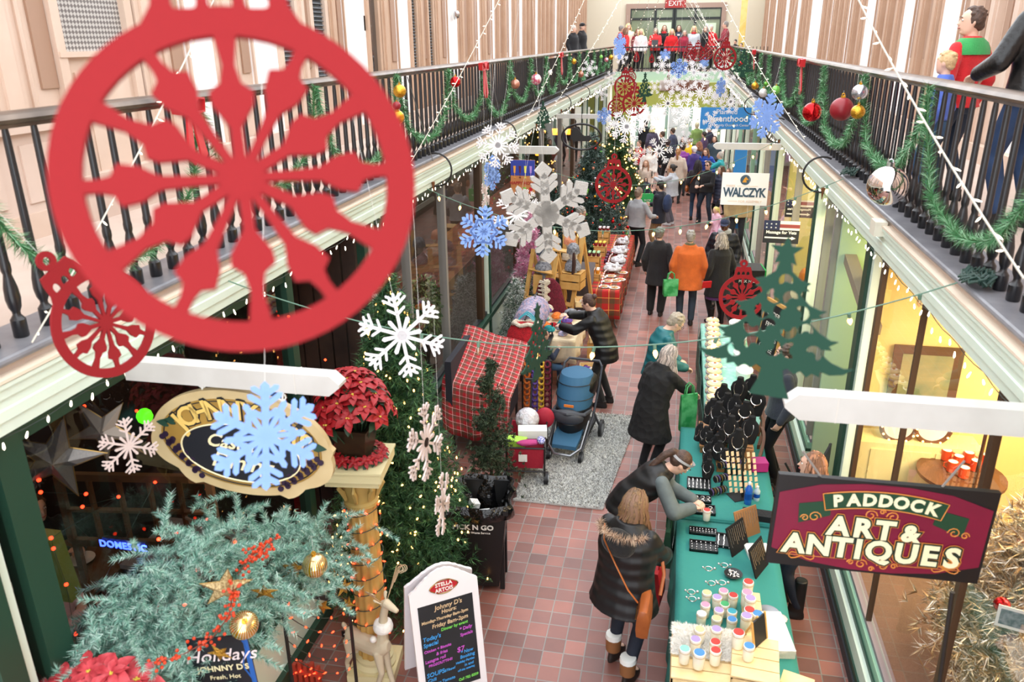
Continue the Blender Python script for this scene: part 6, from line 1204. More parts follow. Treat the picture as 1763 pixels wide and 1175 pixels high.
# reindeer
t = thing('reindeer_figure', 'cream glitter reindeer figure with coiled wire antlers', 'figure', (-2.17, 4.75, 0), -.35); CRG = mat('cream_glitter', '#cfc0a4', .7, bump=(200, .4, 'voronoi', .003)); m = MB()
m.loft([[(x, w * math.cos(q), z + hh * math.sin(q)) for q in np.linspace(0, 2 * PI, 15)[:-1]] for x, z, w, hh in ((-.25, .40, .03, .04), (-.22, .40, .065, .08), (-.12, .39, .075, .085), (.0, .39, .07, .08), (.1, .41, .07, .09), (.15, .44, .055, .08), (.19, .46, .03, .05))])
m.tube([(.12, 0, .45), (.14, 0, .6), (.16, 0, .74), (.19, 0, .86)], [.055, .04, .033, .03], 10); m.tube([(.16, 0, .86), (.2, 0, .88), (.26, 0, .86), (.31, 0, .845)], [.028, .037, .028, .018], 10)
for sg in (-1, 1):
    m.tube([(.165, sg * .03, .88), (.14, sg * .065, .92), (.13, sg * .07, .93)], [.012, .018, .004], 6, flat=.5)
    m.tube([(-.2, sg * .04, .38), (-.19, sg * .05, .25), (-.235, sg * .05, .14), (-.22, sg * .05, .0)], [.05, .032, .02, .02], 8); m.tube([(.1, sg * .035, .4), (.13, sg * .04, .2), (.12 + .06 * sg, sg * .04, .0)], [.045, .026, .02], 8)
m.tube([(-.25, 0, .43), (-.285, 0, .47), (-.29, 0, .49)], [.02, .022, .008], 6); link('body', remesh(m, [CRG], .007, 'body', 2), t)
FLUF = mat('white_fluff', '#f2efe9', .9, bump=(60, .8, 'noise', .01)); m = MB(); m.lathe([(.045, .60), (.075, .61), (.08, .64), (.07, .68), (.05, .69)], 16, (.148, 0, 0)); m.ball((.09, -.06, .53), .03, 10); link('collar', remesh(m, [FLUF], .008, 'c', 2), t)
for sg in (-1, 1):
    m = MB(); 
    for k, (l, a0) in enumerate(((.26, .2), (.2, .6), (.16, 1.1), (.12, 1.6))):
        d = Vector((-.1 + .12 * k * .5, sg * .75, 1)).normalized(); base = Vector((.19, sg * .02, .88)) + d * .05 * k; e = base + d * l; u = Vector((1, 0, 0)); pts = [base, base.lerp(e, .5), e] + [e + u * .035 - (u * math.cos(q) - d * math.sin(q)) * .035 * (1 - q / 12) for q in np.linspace(.3, 5.5, 10)]; m.tube(pts, .0035, 5)
    m.build('antler', mat('antler_wire', '#d9c3a2', .3, .6), t)
# a-frame chalk board
t = thing('sandwich_board', 'white framed chalkboard sign listing daily specials', 'sign', (-1.62, 4.93, 0), math.radians(36)); CHB = mat('chalkboard', '#17191d', .6, noise=(5, '#23262b', .5)); WB = mat('scalloped_white_board', '#ebe7ea', .5)
def scallop(w, h): return [(-w / 2, 0), (w / 2, 0), (w / 2, h * .84)] + [(w / 2 - w * k / 24, h * .84 + h * .13 * math.sin(PI * k / 24) ** 1.3 + .008 * abs(math.sin(k * 1.3))) for k in range(1, 24)] + [(-w / 2, h * .84)]
W, H = .56, 1.14
for sg, nm in ((-1, 'front_panel'), (1, 'rear_panel')):
    e = MB(); e.prism(scallop(W, H), -.012, .012, 'xz'); o = e.build(nm, WB, t, smooth=0); o.location = (0, sg * .22, 0); o.rotation_euler = (-sg * -.175 if sg < 0 else .175, 0, 0)
    if sg < 0: o.rotation_euler = (-.175, 0, 0); fp = o
q = MB().box(-.225, .225, -.016, -.012, .08, .84).build('chalk_panel', CHB, fp, smooth=0)
m = MB(); m.prism([(.1 * math.cos(a) * (1 + .12 * math.cos(4 * a)), .96 + .052 * math.sin(a) * (1 + .1 * math.cos(2 * a))) for a in np.linspace(0, 2 * PI, 33)[:-1]], -.018, -.012, 'xz'); m.build('brand_badge', mat('badge_red', '#b3202a', .5), fp); m = MB(); m.tube([(.105 * math.cos(a) * (1 + .12 * math.cos(4 * a)), -.017, .96 + .056 * math.sin(a)) for a in np.linspace(0, 2 * PI, 25)[:-1]], .004, 5, closed=True); m.build('badge_rim', mat('brass'), fp)
lettering('STELLA', .043, WHITE, fp, (0, -.02, .982), offset=.001); lettering('ARTOIS', .043, WHITE, fp, (0, -.02, .937), offset=.001)
CH = {k: mat('chalk_' + k, v, .8, emit=0) for k, v in dict(tan='#d9bb93', green='#7bd65a', blue='#3f9be0', pink='#c858c8').items()}
for s_, sz, c, x, z, al in (("Johnny D's", .052, 'tan', .02, .80, 'CENTER'), ("Hours:", .045, 'tan', .02, .755, 'CENTER'), ('Monday-Thursday 8am-3pm', .034, 'tan', -.21, .70, 'LEFT'), ('Friday 8am-2pm', .046, 'tan', -.13, .65, 'LEFT'), ('Dinner by event', .034, 'green', -.06, .605, 'LEFT'), ('* Daily', .038, 'pink', .09, .56, 'LEFT'), ('Specials', .034, 'pink', .09, .51, 'LEFT'), ("Today's", .048, 'blue', -.215, .56, 'LEFT'), ('Special', .045, 'blue', -.215, .51, 'LEFT'), ('Chicken + Biscuits', .030, 'pink', -.215, .455, 'LEFT'), ('& fries', .036, 'pink', -.12, .415, 'LEFT'), ('$7', .06, 'pink', .05, .39, 'LEFT'), ('Lasagna roll', .036, 'pink', -.215, .37, 'LEFT'), ('PROSCIUTTINI!', .029, 'pink', -.19, .33, 'LEFT'), ('* Now', .038, 'blue', .08, .36, 'LEFT'), ('Booking', .038, 'blue', .07, .32, 'LEFT'), ('Holiday Parties', .026, 'blue', .03, .28, 'LEFT'), ('in and', .032, 'blue', .1, .245, 'LEFT'), ('off site catering', .023, 'blue', .04, .21, 'LEFT'), ('SOUPS', .05, 'blue', -.215, .25, 'LEFT'), ('Chili', .038, 'blue', -.21, .205, 'LEFT'), ('Creamy Tomato', .034, 'blue', -.215, .165, 'LEFT'), ('$7/bowl', .028, 'blue', -.07, .25, 'LEFT'), ('Call 782 8509', .03, 'green', .04, .13, 'LEFT')):
    o = lettering(s_, sz, CH[c], q, (x, -.018, z), align=al, shear=.15, name='chalk_writing', offset=.0004); o.rotation_euler = (PI / 2, -.03, 0)
for sx in (-1, 1): o = MB().box(sx * .25 - .015, sx * .25 + .015, -.03, .03, -.0, .03).build('rubber_foot', BLACK, t); o.location = (0, -.22, 0)
# trash bin with liner
t = thing('trash_bin', 'black wheeled trash bin with a black liner bag over the rim', 'bin', (-1.64, 6.24, 0), .12); m = MB(); m.loft([[(x * w, y * d, z) for x, y in ((-1, -1), (1, -1), (1, 1), (-1, 1))] for z, w, d in ((.06, .2, .2), (.9, .28, .27), (.9, .30, .29), (.94, .30, .29), (.94, .27, .26), (.5, .24, .23))], cap=False); m.add([(-.2, -.2, .06), (.2, -.2, .06), (.2, .2, .06), (-.2, .2, .06)], [(0, 3, 2, 1)]); m.build('bin_body', BLACK, t, smooth=0)
m = MB(); m.box(.205, .25, -.16, -.12, .0, .8); m.box(.205, .25, .1, .14, .0, .8); m.tube([(.24, -.12, .5), (.24, .1, .5)], .012, 8); m.build('side_handle', BLACK, t, smooth=0)
BAGM = mat('black_liner', '#0c0c0e', .16, bump=(7, 1.0, 'noise', .06)); m = MB(); rg = []
for z, s_, wob in ((.55, .225, .0), (.75, .24, .03), (.95, .275, .02), (.975, .30, .015), (.95, .325, .02), (.86, .325, .03), (.83, .32, .03)):
    rg.append([(s_ * max(-1, min(1, 1.3 * math.cos(a))) + wob * math.sin(9 * a + z * 20), s_ * .97 * max(-1, min(1, 1.3 * math.sin(a))) + wob * math.cos(7 * a), z + wob * .6 * math.sin(5 * a)) for a in np.linspace(0, 2 * PI, 49)[:-1]])
m.loft(rg, cap=False); m.build('liner_bag', BAGM, t, smooth=60)
for k in range(4): tag(MB().cbox((-1.64 + R.uniform(-.12, .12), 6.24 + R.uniform(-.1, .1), .62 + .05 * k), (.1, .08, .05), R.uniform(0, 3), rx=R.uniform(-.5, .5)).build('crumpled_cup', WHITE), 'crumpled white paper rubbish inside the black bin', 'rubbish', 'rubbish in the bin')
for k, (x, z) in enumerate(((-.16, .0), (.16, 0))): MB().cyl((x - .02, .24, .06), (x + .02, .24, .06), .06, n=14).build('wheel', BLACK, t)
lettering('PICK N GO', .075, WHITE, t, (-.02, -.283, .76), (PI / 2 + .09, 0, 0), offset=.002); lettering('Quality Waste Service', .03, WHITE, t, (-.0, -.276, .70), (PI / 2 + .09, 0, 0)); lettering('PICK N GO', .05, WHITE, t, (.292, 0, .82), (PI / 2, 0, PI / 2))
# small red figure ornament and number tag near the column
t = thing('wooden_toy', 'red cut wooden toy figures with tiny lights behind the reindeer', 'toy', (-2.7, 4.65, 0)); m = MB()
for k in range(5): m.box(-.12 + k * .05, -.09 + k * .05, -.02, .02, 0, .18 + .03 * (k % 2))
m.box(-.13, .14, -.03, .03, .1, .13); m.build('figures', mat('toy_red', '#b5412c', .6), t, smooth=0); limit_parts(t, BULBR, [Vector((-.12 + .04 * k, -.03, .1 + .02 * (k % 3))) for k in range(7)])
t = thing('power_tag', 'small black tag with the number 4 on the evergreen', 'tag', aty(594, 1093, 5.0)); MB().box(-.03, .03, 0, .006, -.03, .03).build('tag_plate', BLACK, t, smooth=0); lettering('4', .05, WHITE, t, (0, -.002, 0))
# ================================================================ LEFT STALLS
def plaid(key, c1, c2, c3, sc):
    m = mat(key, c1, .85); N, L, B = nodes_of(m); tc = N.new('ShaderNodeTexCoord'); sp = N.new('ShaderNodeSeparateXYZ'); L.new(tc.outputs['UV'], sp.inputs[0]); outs = []
    for ax_ in (0, 1):
        for ph, th in ((0.0, .62), (.45, .965)):
            a = N.new('ShaderNodeMath'); a.operation = 'MULTIPLY_ADD'; a.inputs[1].default_value = sc; a.inputs[2].default_value = ph; L.new(sp.outputs[ax_], a.inputs[0])
            f = N.new('ShaderNodeMath'); f.operation = 'FRACT'; L.new(a.outputs[0], f.inputs[0]); g = N.new('ShaderNodeMath'); g.operation = 'GREATER_THAN'; g.inputs[1].default_value = th; L.new(f.outputs[0], g.inputs[0]); outs.append(g)
    last = None
    def mix(fac, col, prev, amt):
        mm = N.new('ShaderNodeMath'); mm.operation = 'MULTIPLY'; mm.inputs[1].default_value = amt; L.new(fac.outputs[0], mm.inputs[0]); x = N.new('ShaderNodeMixRGB'); L.new(mm.outputs[0], x.inputs[0]); x.inputs[2].default_value = (*hx(col), 1)
        if prev is None: x.inputs[1].default_value = (*hx(c1), 1)
        else: L.new(prev.outputs[0], x.inputs[1])
        return x
    last = mix(outs[0], c2, None, .55); last = mix(outs[2], c2, last, .55); last = mix(outs[1], c3, last, .9); last = mix(outs[3], c3, last, .9); L.new(last.outputs[0], B.inputs['Base Color']); return m
def sheet(rows, name, mt, parent=None, uvs=(1, 1), thick=.006):
    """grid of points -> cloth with uv in metres"""
    n = len(rows); k = len(rows[0]); me = bpy.data.meshes.new(name); me.from_pydata([tuple(p) for r in rows for p in r], [], [(i * k + j, i * k + j + 1, (i + 1) * k + j + 1, (i + 1) * k + j) for i in range(n - 1) for j in range(k - 1)])
    uv = me.uv_layers.new(name='uv'); du = [0]; dv = [0]
    for j in range(1, k): du.append(du[-1] + (Vector(rows[0][j]) - Vector(rows[0][j - 1])).length)
    for i in range(1, n): dv.append(dv[-1] + (Vector(rows[i][k // 2]) - Vector(rows[i - 1][k // 2])).length)
    for p in me.polygons:
        for li in p.loop_indices: vi = me.loops[li].vertex_index; uv.data[li].uv = (du[vi % k], dv[vi // k])
    me.polygons.foreach_set('use_smooth', [True] * len(me.polygons)); me.materials.append(mt); me.update(); o = link(name, me, parent); s_ = o.modifiers.new('solid', 'SOLIDIFY'); s_.thickness = thick; s_.offset = 1; return o
def tablecloth(x0, x1, y0, y1, z, drop, mt, label, name='tablecloth', fold=.018):
    """cloth over a table: top plus hanging skirt with folds"""
    t = thing(name, label, 'tablecloth', ((x0 + x1) / 2, (y0 + y1) / 2, z)); hxx = (x1 - x0) / 2 + .01; hyy = (y1 - y0) / 2 + .01; per = []
    nx = max(6, int(hxx * 2 / .06)); ny = max(6, int(hyy * 2 / .06))
    for i in range(nx): per.append((-hxx + 2 * hxx * i / nx, -hyy))
    for i in range(ny): per.append((hxx, -hyy + 2 * hyy * i / ny))
    for i in range(nx): per.append((hxx - 2 * hxx * i / nx, hyy))
    for i in range(ny): per.append((-hxx, hyy - 2 * hyy * i / ny))
    per.append(per[0]); rows = []
    for q, d in enumerate((0, .02, .1, .25, .45, .7, 1.0)):
        r = []
        for i, (x, y) in enumerate(per):
            w = fold * d * (1 + math.sin(i * 1.05) + .5 * math.sin(i * .37)) + .006 * (q > 0); r.append((x * (1 + w / hxx), y * (1 + w / hyy), .006 - drop * d - (.004 if q else 0)))
        rows.append(r)
    sheet(rows, 'skirt', mt, t, thick=.004); sheet([[(-hxx + 2 * hxx * i / nx, -hyy + 2 * hyy * j / ny, .0065) for i in range(nx + 1)] for j in range(ny + 1)], 'cloth_top', mt, t, thick=.004); return t
def folding_table(x0, x1, y0, y1, z, label):
    t = thing('folding_table', label, 'table', ((x0 + x1) / 2, (y0 + y1) / 2, 0)); a, b = (x1 - x0) / 2, (y1 - y0) / 2; MB().box(-a, a, -b, b, z - .035, z).build('table_top', mat('table_white', '#d9d6cf', .5), t, smooth=0)
    for sx in (-1, 1):
        for sy in (-1, 1): MB().tube([(sx * a * .8, sy * b * .82, z - .03), (sx * a * .8, sy * b * .86, .05), (sx * a * .95, sy * b * .9, 0)], .013, 8).build('leg', STEEL, t)
    return t
TART = plaid('tartan_red', '#b01c1c', '#23482c', '#d8b45a', 4.5); TARTW = plaid('plaid_red_white', '#b3202a', '#3c4a3a', '#f0ece8', 11)
folding_table(-1.62, -.90, 13.45, 17.85, .74, 'long folding table under the red tartan cloth'); tablecloth(-1.62, -.90, 13.45, 17.85, .745, .5, TART, 'red tartan cloth hanging over the long cookie table')
def crate(label, loc, sx, sy, sz, rz=0, mt=PINE, slats=4, name='wooden_crate', group=None, open_top=False):
    t = thing(name, label, 'crate', loc, rz, group); m = MB(); g = sz / slats
    for i in range(slats):
        z0 = i * g + g * .08; z1 = (i + 1) * g - g * .08
        m.box(-sx / 2, sx / 2, -sy / 2, -sy / 2 + .012, z0, z1); m.box(-sx / 2, sx / 2, sy / 2 - .012, sy / 2, z0, z1); m.box(-sx / 2, -sx / 2 + .012, -sy / 2, sy / 2, z0, z1); m.box(sx / 2 - .012, sx / 2, -sy / 2, sy / 2, z0, z1)
    if not open_top:
        k = max(2, int(sy / .09))
        for i in range(k): m.box(-sx / 2, sx / 2, -sy / 2 + sy * i / k + .004, -sy / 2 + sy * (i + 1) / k - .004, sz, sz + .012)
    m.build('slats', mt, t, smooth=0); m = MB()
    for x in (-1, 1):
        for y in (-1, 1): m.box(*sorted((x * (sx / 2 - .014), x * (sx / 2 - .035))), *sorted((y * (sy / 2 - .014), y * (sy / 2 - .035))), 0, sz)
    m.box(-sx / 2 + .01, sx / 2 - .01, -sy / 2 + .01, sy / 2 - .01, 0, .01); m.build('corner_posts', mt, t, smooth=0); return t
# jam display steps on the tartan table
def jar(c, lid, label, loc, r=.034, h=.085, group=None, name='jar', cat='jar', proto={}):
    k = (c, lid, r, h)
    if k not in proto:
        t = thing(name, label, cat, loc, 0, group); MB().lathe([(r * .9, 0), (r, .006), (r, h * .72), (r * .82, h * .82), (r * .82, h * .84)], 16).build('jar_body', mat('jam_' + c[1:], c, .15, coat=.6), t); MB().lathe([(r * .9, h * .82), (r * .92, h), (r * .85, h * 1.02), (.001, h * 1.02)], 16).build('lid', mat('lid_' + lid[1:], lid, .5), t)
        proto[k] = t; return t
    t = dup(proto[k], loc, label=label)
    if group: t['group'] = group
    return t
for lab, x, y, z0, sz, jc, lc, nm in (('small pine step box with red jam jars', -1.5, 17.0, .75, .26, '#7a1420', '#e9d9dc', 'red jam'), ('pine step box with yellow topped jars', -1.47, 15.9, .75, .2, '#8f1f28', '#e8cf3a', 'yellow topped'), ('pine step box with green topped jars', -1.5, 15.0, .75, .22, '#5a1420', '#a9d6a0', 'green topped'), ('pine step box with honey jars in front', -1.42, 14.15, .75, .12, '#d98a1c', '#f0e8d8', 'honey')):
    crate(lab, (x, y, z0), .26, .2, sz, slats=2)
    for i in range(3):
        for j in range(2): jar(jc, lc, '%s jar on its pine step of the tartan table' % nm, (x - .085 + i * .085, y - .05 + j * .09, z0 + sz + .013), group='%s jars' % nm)
for i in range(4): jar('#3a1030', '#6a2a5a', 'dark purple jam jar beside the striped rope on the tartan table', (-1.30, 15.3 + i * .22, .752), group='purple jam jars')
t = thing('striped_rope', 'red and white candy striped rope along the jam display', 'rope', (-1.22, 15.5, .77)); m = MB()
for i in range(60): m.cyl((0, -2.0 + i * .06, .02 + .1 * abs(math.sin(i * .16))), (0, -2.0 + (i + 1) * .06, .02 + .1 * abs(math.sin((i + 1) * .16))), .012, n=6, m=i % 2)
m.build('rope', [REDR, WHITE], t)
WRAP = mat('clear_wrap', '#e8eaf0', .12, coat=1, bump=(22, 1.0, 'noise', .04), noise=(16, '#b9b0b4', .4)); COOK = mat('cookie', '#a8784a', .8, noise=(20, '#d0a878', .5))
for i, (x, y, r, lab) in enumerate(((-1.08, 16.9, .15, 'farthest wrapped cookie basket on the tartan table'), (-1.10, 16.1, .19, 'wrapped cookie basket second from the far end of the tartan table'), (-1.06, 15.35, .17, 'wrapped cookie basket in the middle of the tartan table'), (-1.12, 14.75, .19, 'nearest wrapped cookie basket on the tartan table'))):
    t = thing('cookie_basket', lab, 'basket', (x, y, .753)); MB().lathe([(r * .7, 0), (r * .95, .05), (r, .055), (r * .8, .04)], 20).build('basket', mat('basket_brown', '#6b4226', .7), t); m = MB(); m.ball((0, 0, .06), (r * .95, r * .9, .09), 20)
    for k in range(14): m.ball((R.uniform(-r, r) * .6, R.uniform(-r, r) * .6, .1 + R.uniform(0, .05)), (.04, .03, .03), 8)
    m.build('wrapping', WRAP, t)
pp = []
for i, (px, py) in enumerate(((1035, 478), (1052, 476), (1046, 485), (1060, 484), (1040, 494), (1058, 496), (1072, 470), (1068, 482))):
    p = atz(px, py, .76); t = thing('cookie_plate', 'white round plate of cookies at the near end of the tartan table', 'plate', (p.x, p.y, .753), 0, 'cookie plates'); MB().lathe([(.001, 0), (.07, .003), (.1, .016), (.095, .018), (.06, .008)], 20).build('plate', WHITE, t); m = MB()
    for k in range(5): m.cyl((.04 * math.cos(k * 1.3), .04 * math.sin(k * 1.3), .012), (.04 * math.cos(k * 1.3), .04 * math.sin(k * 1.3), .026), .025, n=8)
    m.build('cookies', COOK, t)
for i in range(10): p = (-1.0 + .03 * math.sin(i * 2), 15.1 + i * .19, .754); t = tag(MB().lathe([(.001, 0), (.06, .002), (.062, .025), (.001, .028)], 14).build('wrapped_plate', WRAP), 'small clear wrapped bun plate along the outer edge of the tartan table', 'plate', 'wrapped bun plates'); t.location = p
# ladder display with crates and hat busts
def plank(label, a, b, w=.07, th=.03, name='ladder_plank'): return tag(MB().beam(a, b, w, th).build(name, PINE, smooth=0), label, 'plank')
def ladder(label, a, b, w, n, rz):
    """two rails leaning, steps"""
    t = thing('display_ladder', label, 'ladder', (a[0], a[1], 0), rz); H = a[2]; d = b
    for sg in (-1, 1):
        MB().beam((sg * w / 2, -d, 0), (sg * w / 2, 0, H), .03, .075, up=(1, 0, 0)).build('rail', PINE, t, smooth=0); MB().beam((sg * w / 2, d, 0), (sg * w / 2, 0, H * .98), .03, .06, up=(1, 0, 0)).build('rail', PINE, t, smooth=0)
    for i in range(n): z = H * (i + .7) / (n + .4); y = -d * (1 - z / H); MB().box(-w / 2, w / 2, y - .05, y + .12, z, z + .02).build('step', PINE, t, smooth=0)
    return t
ladder('near pine ladder display leaning over the knitwear', (-2.08, 12.7, 1.62), .42, .5, 3, -.5); ladder('taller pine ladder display beside the jam table', (-1.72, 13.0, 1.85), .5, .55, 4, -.45)
crate('tall pine crate standing on end at the top of the ladder display', (-1.80, 13.9, 1.05), .3, .32, .66, slats=1); crate('pine crate under the braided hat bust', (-1.62, 12.75, 1.0), .36, .3, .28, -.2, slats=2); tag(MB().box(-2.0, -1.4, 13.4, 14.3, 0, 1.04).build('cloth_stand', cloth('#3a3034')), 'dark cloth covered stand under the tall pine crate', 'stand')
KN = {k: mat('knit_' + k, v, .9, noise=(30, w, .3), bump=(90, .8, 'voronoi', .01)) for k, v, w in (('grey', '#5d6068', '#9a9ca4'), ('slate', '#3e4658', '#5a6478'), ('salmon', '#d98a6a', '#e8a88c'), ('cream', '#e6dccb', '#c9bca6'), ('red', '#c01824', '#a01420'), ('maroon', '#5a0f22', '#741a30'), ('orange', '#e0641e', '#f08a3c'), ('purple', '#5a3a8c', '#7a5ab0'), ('teal', '#1f8a8c', '#38a8a8'), ('pink', '#e8a0b8', '#f6d0dc'), ('pinkmix', '#d8b8c4', '#8a9ac0'), ('yellow', '#e2a81c', '#f0c850'))}
def bust(label, loc, hatk, col, scarf=None, braid=None, rz=0, s=1):
    t = thing('hat_bust', label, 'mannequin', loc, rz); m = MB(); m.ball((0, 0, .28), (.075, .09, .11), 14); m.tube([(0, 0, 0), (0, 0, .1), (0, 0, .2)], [.08, .045, .05], 12); link('bust', remesh(m, [mat('pale_foam', '#dcd6d0', .8)], .01, 'bust', 2), t)
    m = MB(); m.ball((0, -.0, .33), (.095, .108, .1), 18); m.lathe([(.09, .27), (.102, .275), (.102, .31), (.09, .315)], 20); m.build('knit_hat', KN[hatk], t)
    if scarf: m = MB(); m.lathe([(.06, .0), (.13, .02), (.12, .1), (.07, .17)], 18); m.ball((.03, -.09, -.06), (.05, .03, .14), 10); m.build('scarf', KN[scarf], t)
    if braid: m = MB(); m.tube([(.02, -.09, .3), (.03, -.12, .15), (.02, -.12, 0), (.02, -.11, -.12)], [.02, .03, .028, .012], 8); m.build('braid', mat('brown_braid', '#3a201a', .8), t)
    t.scale = (s,) * 3; return t
bust('mannequin head in slate knit hat and grey scarf on the near ladder', (-2.12, 12.75, 1.24), 'slate', 1, 'grey', s=1.15); tag(MB().box(-2.27, -1.98, 12.62, 12.9, .9, 1.23).build('bust_stand', PINE, smooth=0), 'dark pine box under the slate hat head', 'stand')
bust('mannequin head in grey knit hat with a long brown braid', (-1.62, 12.75, 1.3), 'grey', 1, 'grey', True, s=1.1); bust('mannequin head in salmon knit hat with a pompom', (-1.76, 13.35, 1.32), 'salmon', 1, 'cream', s=1.05); tag(MB().box(-1.9, -1.63, 13.22, 13.39, 1.04, 1.31).build('bust_stand', PINE, smooth=0), 'pine box under the salmon hat head', 'stand')
def heap(label, loc, cols, n, spread, name='knit_pile', cat='knitwear', sz=.05, group=None):
    """separate knitted pieces"""
    for i in range(n):
        c = cols[i % len(cols)]; m = MB(); s_ = sz * R.uniform(.8, 1.3); m.ball((0, 0, s_ * .5), (s_, s_ * .8, s_ * .55), 12); m.tube([(s_ * math.cos(a) * .8, s_ * .65 * math.sin(a), s_ * .35) for a in np.linspace(0, 2 * PI, 11)[:-1]], s_ * .28, 6, closed=True)
        o = m.build(name, KN[c]); o.location = (loc[0] + R.uniform(-1, 1) * spread[0], loc[1] + R.uniform(-1, 1) * spread[1], loc[2] + (i // max(1, n // 3)) * sz * .5); o.rotation_euler = (0, 0, R.uniform(0, 3)); tag(o, label % c if '%s' in label else label, cat, (group or name.replace('_', ' ')) + (' ' + c if '%s' in label else ''))
folding_table(-2.15, -1.35, 10.9, 12.1, .74, 'small table covered in knitted hats beside the kneeling shopper'); tablecloth(-2.15, -1.35, 10.9, 12.1, .745, .35, cloth('#c9b89c', 'plain'), 'beige cloth on the small knitwear table')
heap('%s knitted piece heaped on the knitwear table', (-1.75, 11.5, .755), ['orange', 'purple', 'cream', 'maroon', 'pinkmix', 'teal', 'red', 'grey'], 26, (.34, .5), 'knitted_hat', sz=.085)
t = thing('maroon_knit_dress', 'maroon knitted dress hung from the ladder with cream ruffled scarf', 'garment', (-1.93, 12.2, .75)); m = MB(); m.loft([[(w * math.cos(a), .05 * math.sin(a), z) for a in np.linspace(0, 2 * PI, 15)[:-1]] for z, w in ((0, .3), (.2, .25), (.45, .18), (.55, .08))]); m.build('dress', KN['maroon'], t); m = MB()
for k in range(26): m.tube([(-.12 + .05 * math.cos(k * 2) , -.07, .55 - k * .022), (-.06, -.1, .54 - k * .022), (.0 + .03 * math.sin(k), -.07, .55 - k * .022)], .016, 6)
m.build('ruffled_scarf', KN['cream'], t)
# knit rack with red cape
t = thing('garment_rack', 'rack of knitted capes with a red one in front and teal hangers', 'rack', (-1.93, 10.3, 0)); m = MB()
for x in (-.24, .24):
    for y in (-.15, .7): m.tube([(x, y, 0), (x, y, .98)], .012, 6)
m.tube([(0, -.2, 1.32), (0, .75, 1.42)], .012, 6); m.tube([(0, .75, 0), (0, .75, 1.42)], .014, 6); m.box(-.26, .26, -.17, .72, .76, .79); m.build('rack_frame', IRON, t)
m = MB(); m.loft([[(w * math.cos(a) * 1.0, oy + d * math.sin(a), z) for a in np.linspace(0, 2 * PI, 25)[:-1]] for z, w, d, oy in ((.80, .29, .1, -.26), (.98, .27, .1, -.24), (1.15, .24, .09, -.2), (1.27, .17, .07, -.16))]); m.build('red_cape', KN['red'], t, label='bright red knitted cape'); m = MB(); m.tube([(.17 * math.cos(a), -.18 + .08 * math.sin(a), 1.26 + .015 * math.cos(5 * a)) for a in np.linspace(0, 2 * PI, 21)[:-1]], .03, 8, closed=True); m.build('cream_collar', KN['cream'], t, label='cream knitted collar')
m = MB()
for k in range(6): m.tube([(-.12, -.12 + .06 * k, 1.27), (-.04, -.12 + .06 * k, 1.35), (0, -.12 + .06 * k, 1.37), (.04, -.12 + .06 * k, 1.35), (.12, -.12 + .06 * k, 1.27)], .008, 6)
m.build('hangers', mat('teal_hanger', '#49b3c4', .3), t); m = MB()
for k in range(9): m.ball((R.uniform(-.05, .05), .05 + k * .07, 1.2), (.2, .045, .22), 14)
m.build('hanging_knitwear', KN['pinkmix'], t)
t = thing('scrunchie_rack', 'black wire rack of orange and yellow crocheted scrunchies', 'rack', (-1.72, 9.85, 0)); m = MB(); m.tube([(-.2, 0, .02), (-.2, 0, .85), (.2, 0, .85), (.2, 0, .02)], .012, 6); m.tube([(-.2, 0, .5), (.2, 0, .5)], .01, 6); m.tube([(0, -.15, 0), (0, .1, 0)], .012, 6); m.build('wire_frame', IRON, t)
for cx, c in ((-.13, 'orange'), (-.02, 'purple'), (.07, 'yellow'), (.15, 'maroon')):
    m = MB()
    for k in range(9): m.tube([(cx + .038 * math.cos(a), -.03 + .02 * math.sin(a), .8 - k * .085 + .036 * math.sin(a)) for a in np.linspace(0, 2 * PI, 11)[:-1]], .017, 6, closed=True)
    m.build('scrunchies', KN[c], t)
for lab, x, y, z in (('slanted crate of orange and red knits beside the tartan table', -1.13, 12.15, .32), ('lower crate of maroon and white knits on the floor', -1.17, 11.3, .1), ('upper slanted crate of bright slippers on the ladder side', -1.42, 12.55, .78)):
    crate(lab, (x, y, z), .26, .34, .1, .15, PALE_PINE, 1, 'knit_crate', open_top=True); heap('%s knitted bootie in ' + lab.split(' of ')[0].replace('slanted ', ''), (x, y, z + .03), ['orange', 'red', 'cream'] if z > .2 else ['maroon', 'cream', 'purple'], 6, (.07, .1), 'knitted_bootie', sz=.05)
tag(MB().box(-1.27, -1.0, 12.0, 12.3, 0, .31).build('crate_stand', PINE, smooth=0), 'pine block under the slanted knit crate', 'stand'); tag(MB().box(-1.3, -1.03, 11.15, 11.47, 0, .09).build('crate_stand', PINE, smooth=0), 'low pine block under the floor knit crate', 'stand')
# plaid covered cart
CHR = mat('dark_navy_canvas', '#23242e', .7); t = thing('canvas_chair', 'dark navy canvas cart body behind the plaid blanket', 'chair', (-2.3, 9.1, 0)); m = MB(); m.box(-.3, .35, -.42, .6, .3, .70); m.box(-.34, -.26, -.5, .65, .3, 1.25); m.build('canvas_body', CHR, t, smooth=0)
for x in (-.28, .33):
    for y in (-.42, .57): MB().cyl((x, y, 0), (x, y, .4), .018, n=8).build('leg', IRON, t)
rows = []
for i in range(19):
    u = i / 18; r = []
    for j in range(25):
        v = j / 24; x = -.38 + .86 * v; ytop = .68 - 1.15 * min(1, u / .62)
        if u < .62: y = ytop; z = 1.32 - .33 * (u / .62) - .22 * v * (1 - .3 * u) + .012 * math.sin(9 * v + 4 * u)
        else: q = (u - .62) / .38; y = -.47 - .05 * q - .03 * math.sin(v * 16) * q; z = .99 - .22 * v * .8 - q * (.62 + .08 * math.sin(v * 5))
        r.append((x + .02 * math.sin(6 * u), y, z))
    rows.append(r)
o = sheet(rows, 'plaid_blanket', TARTW, None); o.location = (-2.3, 9.1, 0); tag(o, 'red and white plaid blanket draped over the navy canvas cart', 'blanket')
